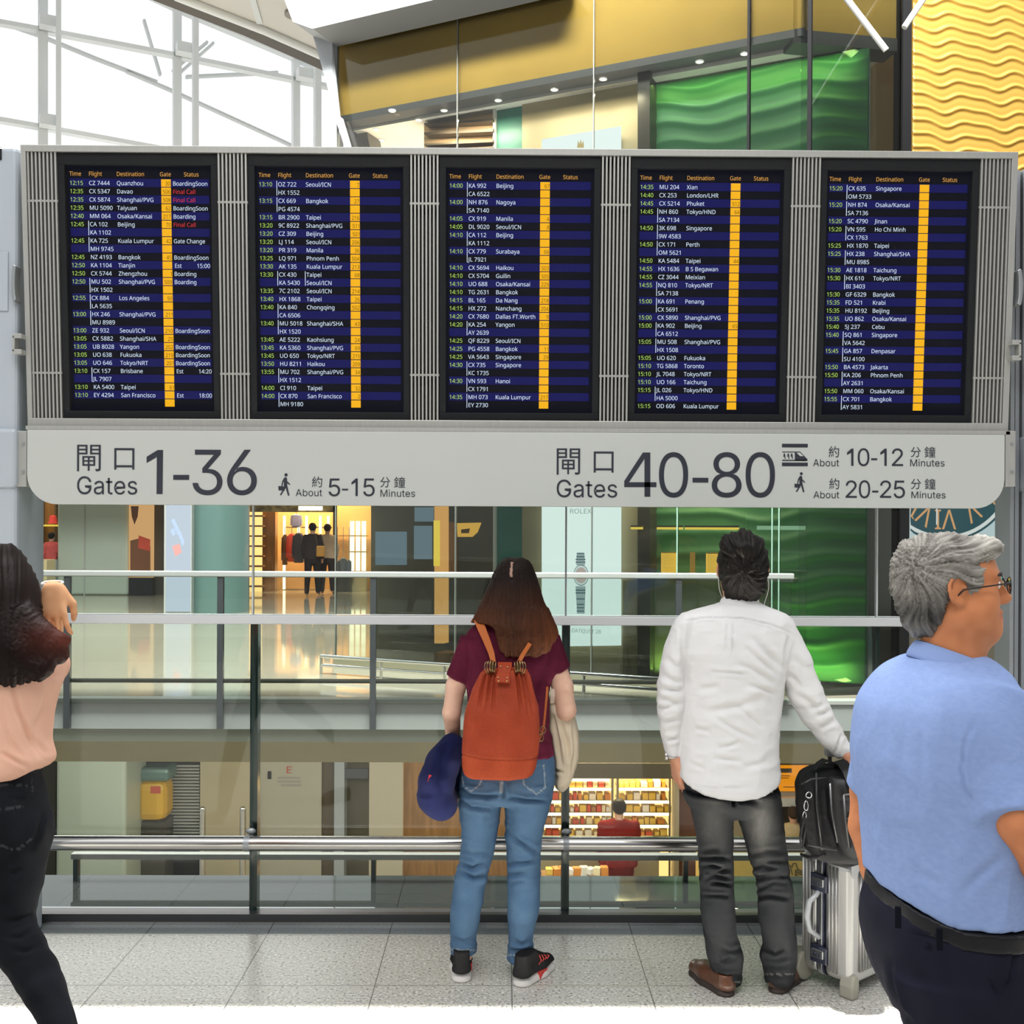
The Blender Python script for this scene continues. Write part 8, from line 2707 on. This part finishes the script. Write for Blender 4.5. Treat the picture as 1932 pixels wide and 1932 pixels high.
# carry handle
z0h, z1h = PX(0, 1772, 3.74).z, PX(0, 1694, 3.74).z
m = MB()
tc_ = TH * 0.60
m.tube([P3(tc_, -0.006, z1h + 0.012), P3(tc_, -0.020, z1h), P3(tc_ + 0.012, -0.046, z1h - 0.022), P3(tc_ + 0.016, -0.056, (z0h + z1h) / 2), P3(tc_ + 0.012, -0.046, z0h + 0.022), P3(tc_, -0.020, z0h), P3(tc_, -0.006, z0h - 0.012)], [0.008, 0.0085, 0.010, 0.0115, 0.010, 0.0085, 0.008], 12)
obj('carry_handle', m, mat('pale_grey_handle', (0.66, 0.68, 0.70), 0.35, 0.2), sc_, smooth=True)
M_foot = mat('olive_grey_plastic', (0.34, 0.33, 0.27), 0.5)
m = MB()
for q in range(1):
    pts = [(-0.004, 0.0), (0.030, 0.0), (0.040, 0.035), (0.040, 0.070), (0.026, 0.086), (0.004, 0.084), (-0.006, 0.045)]
    m.prism([P3(-0.012, a, b) for a, b in pts], u1 * 0.055)
obj('corner_foot', m, M_foot, sc_, bevel=0.008, seg=3)
m = MB(); m.lathe([(0.052, -0.026), (0.056, -0.015), (0.056, 0.015), (0.052, 0.026)], (0, 0, 0), 24, 'X')
wc = P3(TH + 0.002, 0.010, 0.062)
wh = obj('wheel_housing', MB().add([Vector(wc) + Matrix.Rotation(-aS + math.pi, 3, 'Z') @ Vector(v) for v in m.v], m.f), M_foot, sc_, bevel=0.004)
m = MB(); m.lathe([(0.024, -0.014), (0.030, -0.008), (0.030, 0.008), (0.024, 0.014)], (0, 0, 0), 20, 'X')
wc2 = P3(TH + 0.004, -0.012, 0.0305)
obj('wheel', MB().add([Vector(wc2) + Matrix.Rotation(-aS + math.pi, 3, 'Z') @ Vector(v) for v in m.v], m.f), M_dark, wh)
m = MB()
cpt = [(0.004, zt2 - 0.012), (0.050, zt2 - 0.012), (0.050, zt2 - 0.035), (0.035, zt2 - 0.058), (0.015, zt2 - 0.058), (0.004, zt2 - 0.04)]
m.prism([P3(-0.0025, a, b) for a, b in cpt], u1 * 0.004)
obj('corner_guard', m, M_aluf, sc_, bevel=0.001)
# pull handle
hz = PX(0, 1415, 3.86).z
ha, hb = PX(1561, 1415, 3.86), PX(1634, 1412, 3.86)
m = MB()
for q in (ha + Vector((0.008, 0, 0)), hb):
    m.span((q.x - 0.007, q.y - 0.005, zt2 - 0.01), (q.x + 0.007, q.y + 0.005, hz))
obj('pull_tubes', m, M_aluf, sc_)
m = MB(); m.span((ha.x - 0.010, ha.y - 0.015, hz - 0.015), (hb.x + 0.012, ha.y + 0.015, hz + 0.013))
obj('pull_grip', m, mat('grey_grip', (0.42, 0.42, 0.40), 0.45), sc_, bevel=0.008, seg=3)

# ------------------------------------------------------------------ black briefcase strapped on top
YG = 3.77
WG = lambda px, py, dy=0.0: np.array(PX(px, py, YG + dy))
bg = thing('briefcase', tuple(WG(1570, 1616)), 'black nylon briefcase resting on top of the silver suitcase', 'bag')
M_nyl = mat('black_nylon', (0.014, 0.014, 0.015), 0.7, spec=0.08, vary=0.15, vscale=60, bump=0.25, bscale=500, bdist=0.0008)
S = SDF((PX(1490, 1, YG).x, YG - 0.20, PX(0, 1626, YG).z), (PX(1700, 1, YG).x, YG + 0.20, PX(0, 1430, YG).z), 0.0045)
S.loft(rowspx(YG, [(1446, 1545, 1668, 0.06, 0.05), (1452, 1527, 1672, 0.05, 0.075), (1464, 1512, 1675, 0.045, 0.085), (1485, 1506, 1676, 0.03, 0.095), (1530, 1509, 1677, 0.015, 0.105), (1580, 1518, 1677, 0.0, 0.115), (1606, 1525, 1676, -0.005, 0.112), (1614, 1536, 1670, -0.005, 0.10)]), 0.0, p=4.0)
crb = [([(1538, 1462), (1540, 1520), (1550, 1606)], 0.006, 2.5), ([(1562, 1470), (1566, 1540), (1590, 1612)], 0.008, 3), ([(1575, 1480), (1600, 1545), (1606, 1608)], 0.006, 4), ([(1524, 1592), (1560, 1600)], 0.003, 1.5)]
skin_obj('main_body', S, M_nyl, bg, lambda V, N, XY: creases(XY, N, crb) + folds(0.004, 14)(V))
S = SDF((PX(1555, 1, YG).x, YG - 0.24, PX(0, 1620, YG).z), (PX(1690, 1, YG).x, YG, PX(0, 1448, YG).z), 0.0045)
S.loft(rowspx(YG - 0.12, [(1460, 1572, 1660, 0.02, 0.03), (1475, 1566, 1664, 0.005, 0.042), (1530, 1572, 1668, -0.005, 0.052), (1590, 1584, 1668, -0.01, 0.055), (1612, 1592, 1660, 0, 0.04)]), 0.0, p=3.0)
skin_obj('front_pocket', S, M_nyl, bg, lambda V, N, XY: creases(XY, N, [([(1590, 1490), (1592, 1560), (1600, 1600)], 0.006, 4), ([(1596, 1544), (1640, 1540)], 0.005, 2)]) + folds(0.005, 16)(V))
M_pip = mat('black_piping', (0.030, 0.030, 0.032), 0.35)
for pts in ([(1566, 1478, -0.165), (1569, 1530, -0.178), (1580, 1590, -0.182)], [(1540, 1458, -0.075), (1541, 1520, -0.098), (1551, 1604, -0.115)], [(1512, 1480, -0.062), (1530, 1470, -0.075), (1560, 1468, -0.085)], [(1524, 1594, -0.108), (1550, 1600, -0.118), (1580, 1604, -0.122)], [(1592, 1500, -0.178), (1640, 1496, -0.178)], [(1598, 1545, -0.182), (1640, 1541, -0.182)], [(1592, 1500, -0.178), (1595, 1545, -0.182), (1602, 1600, -0.18)]):
    m = MB(); m.tube([WG(*q) for q in pts], 0.0032, 6)
    obj('piping', m, M_pip, bg, smooth='all')
m = MB(); m.ribbon([WG(1608, 1476, -0.165), WG(1600, 1455, -0.13), WG(1590, 1440, -0.06), WG(1582, 1436, 0.0), WG(1584, 1448, 0.05)], (1, 0, 0.3), 0.038, 0.006)
obj('grip_strap', m, M_nyl, bg, bevel=0.001)
m = MB(); m.ribbon([WG(1534, 1452, -0.01), WG(1545, 1440, -0.01), WG(1556, 1434, 0.0), WG(1572, 1440, 0.01)], (0, 1, 0), 0.03, 0.008)
obj('carry_loop', m, M_nyl, bg, bevel=0.001)
M_chrome = mat('nickel', (0.75, 0.75, 0.74), 0.2, 1.0)
m = MB()
def ringm(mb, px, py, rx, rz, dy):
    c = Vector(WG(px, py, dy)); mb.tube([c + Vector((rx * math.cos(t), 0.003 * math.sin(2 * t), rz * math.sin(t))) for t in np.linspace(0, 2 * math.pi, 16, endpoint=False)], 0.0022, 6, closed=True)
for px, py, rx, rz in ((1526, 1500, 0.010, 0.010), (1521, 1520, 0.007, 0.017), (1518, 1538, 0.006, 0.012)):
    ringm(m, px, py, rx, rz, -0.112)
obj('strap_hooks', m, M_chrome, bg, smooth='all')
m = MB()
m.ribbon([WG(1517, 1542, -0.112), WG(1513, 1560, -0.115), WG(1510, 1580, -0.115), WG(1511, 1598, -0.11)], (0, 1, 0), [0.02, 0.016, 0.010, 0.004], 0.006)
m.ribbon([WG(1518, 1542, -0.112), WG(1519, 1562, -0.115), WG(1516, 1584, -0.112), WG(1513, 1600, -0.11)], (0, 1, 0), [0.018, 0.014, 0.010, 0.004], 0.006)
obj('hanging_strap', m, M_nyl, bg)
m = MB(); m.tube([WG(1512, 1612, 0.02), WG(1524, 1617, -0.06), WG(1545, 1618, -0.10), WG(1556, 1612, -0.12)], 0.006, 8)
obj('bottom_strap', m, M_nyl, bg, smooth='all')


# ------------------------------------------------------------------ small figures across the atrium
def small_person(px, ytop, Y, zf, label, top, low, hair, skin=(0.62, 0.36, 0.25), wide=1.0, bun=False, stride=0.12, arm=0.0, skirt=False, yaw=0.0):
    q = PX(px, ytop, Y)
    Ht = q.z - zf
    k = Ht / 1.70
    base = np.array((q.x, Y, zf))
    t = thing('person', tuple(base), label, 'person')
    P = lambda x, y, z: base + np.array((x, y, z)) * k
    S = SDF(P(-0.5, -0.35, -0.02), P(0.5, 0.35, 1.75), 0.016 * k)
    H = HeadFrame(P(0, 0.01, 1.565), yaw, 0.0, 0.0, 0.95 * k)
    S.ell(H.p(0, -0.012, 0.035), np.array((0.076, 0.098, 0.088)) * k, 0.0, H.R)
    S.ell(H.p(0, 0.030, -0.030), np.array((0.064, 0.066, 0.088)) * k, 0.03 * k, H.R)
    S.ell(H.p(0, 0.105, -0.015), np.array((0.014, 0.018, 0.02)) * k, 0.01 * k, H.R)
    S.cone(P(0, 0, 1.50), P(0, 0, 1.36), 0.052 * k, 0.06 * k, 0.02 * k)
    S.cone(P(0, 0, 1.30), P(0, 0, 0.95), 0.10 * k, 0.10 * k, 0.03 * k)
    for s_ in (-1, 1):
        S.chain([P(s_ * 0.17, 0, 1.36), P(s_ * 0.22, 0.02, 1.10), P(s_ * (0.20 + arm), 0.12, 0.88), P(s_ * (0.19 + arm), 0.15, 0.78)], [0.045 * k, 0.04 * k, 0.032 * k, 0.035 * k], 0.02 * k)
        S.chain([P(s_ * 0.09, 0, 0.90), P(s_ * 0.095, s_ * stride * 0.5, 0.48), P(s_ * 0.10, s_ * stride, 0.07), P(s_ * 0.11, s_ * stride + 0.13, 0.04)], [0.075 * k, 0.05 * k, 0.038 * k, 0.035 * k], 0.02 * k)
    cn = label
    skin_obj('body', S, M_skin, t, col=plain(skin))
    S = SDF(P(-0.5, -0.3, 0.75), P(0.5, 0.35, 1.5), 0.016 * k)
    S.loft([tuple(P(0, 0, z)[[2, 0, 1]]) + (rx * k * wide, ry * k) for z, rx, ry in ((1.44, 0.08, 0.07), (1.40, 0.17, 0.09), (1.30, 0.21, 0.125), (1.10, 0.185, 0.12), (0.95, 0.19, 0.125), (0.86, 0.20, 0.13))], 0.0)
    for s_ in (-1, 1):
        S.chain([P(s_ * 0.17 * wide, 0, 1.36), P(s_ * 0.225, 0.02, 1.10), P(s_ * (0.205 + arm), 0.11, 0.90)], [0.062 * k, 0.058 * k, 0.047 * k], 0.02 * k)
    skin_obj('top', S, M_cloth, t, lambda V, N, XY: folds(0.012 * k, 8 / k)(V), plain(top, 0.15, 12))
    S = SDF(P(-0.35, -0.35, 0.03), P(0.35, 0.4, 1.0), 0.016 * k)
    S.loft([tuple(P(0, 0, z)[[2, 0, 1]]) + (rx * k, ry * k) for z, rx, ry in ((0.96, 0.16, 0.115), (0.82, 0.185, 0.13), (0.74, 0.17, 0.11))], 0.0)
    for s_ in (-1, 1):
        S.chain([P(s_ * 0.09, 0, 0.84), P(s_ * 0.095, s_ * stride * 0.5, 0.48), P(s_ * 0.10, s_ * stride, 0.10)], [0.10 * k, 0.072 * k, 0.055 * k], 0.02 * k)
    skin_obj('trousers', S, M_cloth, t, None, plain(low, 0.15, 12))
    S = SDF(H.c - 0.2 * k, H.c + 0.2 * k, 0.012 * k)
    S.ell(H.p(0, -0.018, 0.038), np.array((0.09, 0.112, 0.10)) * k, 0.0, H.R)
    if bun:
        S.ell(H.p(-0.03, -0.085, 0.085), np.array((0.055, 0.05, 0.05)) * k, 0.02 * k, H.R)
    hl_ = lambda z: np.interp(z.ravel(), [-0.1, -0.02, 0.03, 0.06, 0.2], [-0.03, -0.02, 0.03, 0.07, 0.09]).reshape(z.shape)
    S.clip(hair_clip(H, hl_))
    skin_obj('hair', S, M_hair, t, None, plain(hair))
    return t


small_person(1168, 1506, WY - 1.05, LZ, 'person in a dark red jacket seen from behind at the bakery counter', (0.20, 0.014, 0.010), (0.14, 0.012, 0.012), (0.02, 0.015, 0.012), bun=True, wide=1.18, stride=0.04)
small_person(1497, 1521, WY - 0.3, LZ, 'person in a pale top standing under the orange sign on the lower level', (0.72, 0.55, 0.32), (0.30, 0.20, 0.10), (0.05, 0.03, 0.02), stride=0.03, wide=1.1)
small_person(590, 986, 25.2, 0, 'person in dark clothes walking in front of the clothing shop jackets', (0.045, 0.035, 0.035), (0.03, 0.025, 0.025), (0.02, 0.015, 0.012), stride=0.18)
small_person(618, 988, 26.0, 0, 'person in a cream top and dark trousers at the right end of the clothing shop', (0.60, 0.45, 0.32), (0.05, 0.04, 0.04), (0.03, 0.02, 0.015), stride=0.14)
small_person(97, 1004, 25.6, 0, 'dark-haired person in a red and white top by the hat display', (0.65, 0.12, 0.12), (0.45, 0.50, 0.50), (0.012, 0.012, 0.016), stride=0.1, wide=0.8)
hbz = PX(605, 1040, 24.98)
hb = thing('shoulder_bag', tuple(hbz), 'mustard shoulder bag carried by the walker in dark clothes', 'bag')
m = MB(); m.box(hbz, (0.20, 0.10, 0.26)); obj('bag_body', m, mat('mustard_leather', (0.42, 0.20, 0.03), 0.5), hb, bevel=0.03)
m = MB(); m.tube([hbz + Vector((-0.08, 0, 0.12)), hbz + Vector((-0.13, 0.02, 0.42)), hbz + Vector((0.0, 0.05, 0.40)), hbz + Vector((0.08, 0, 0.12))], 0.012, 6); obj('strap', m, M_brown, hb, smooth='all')
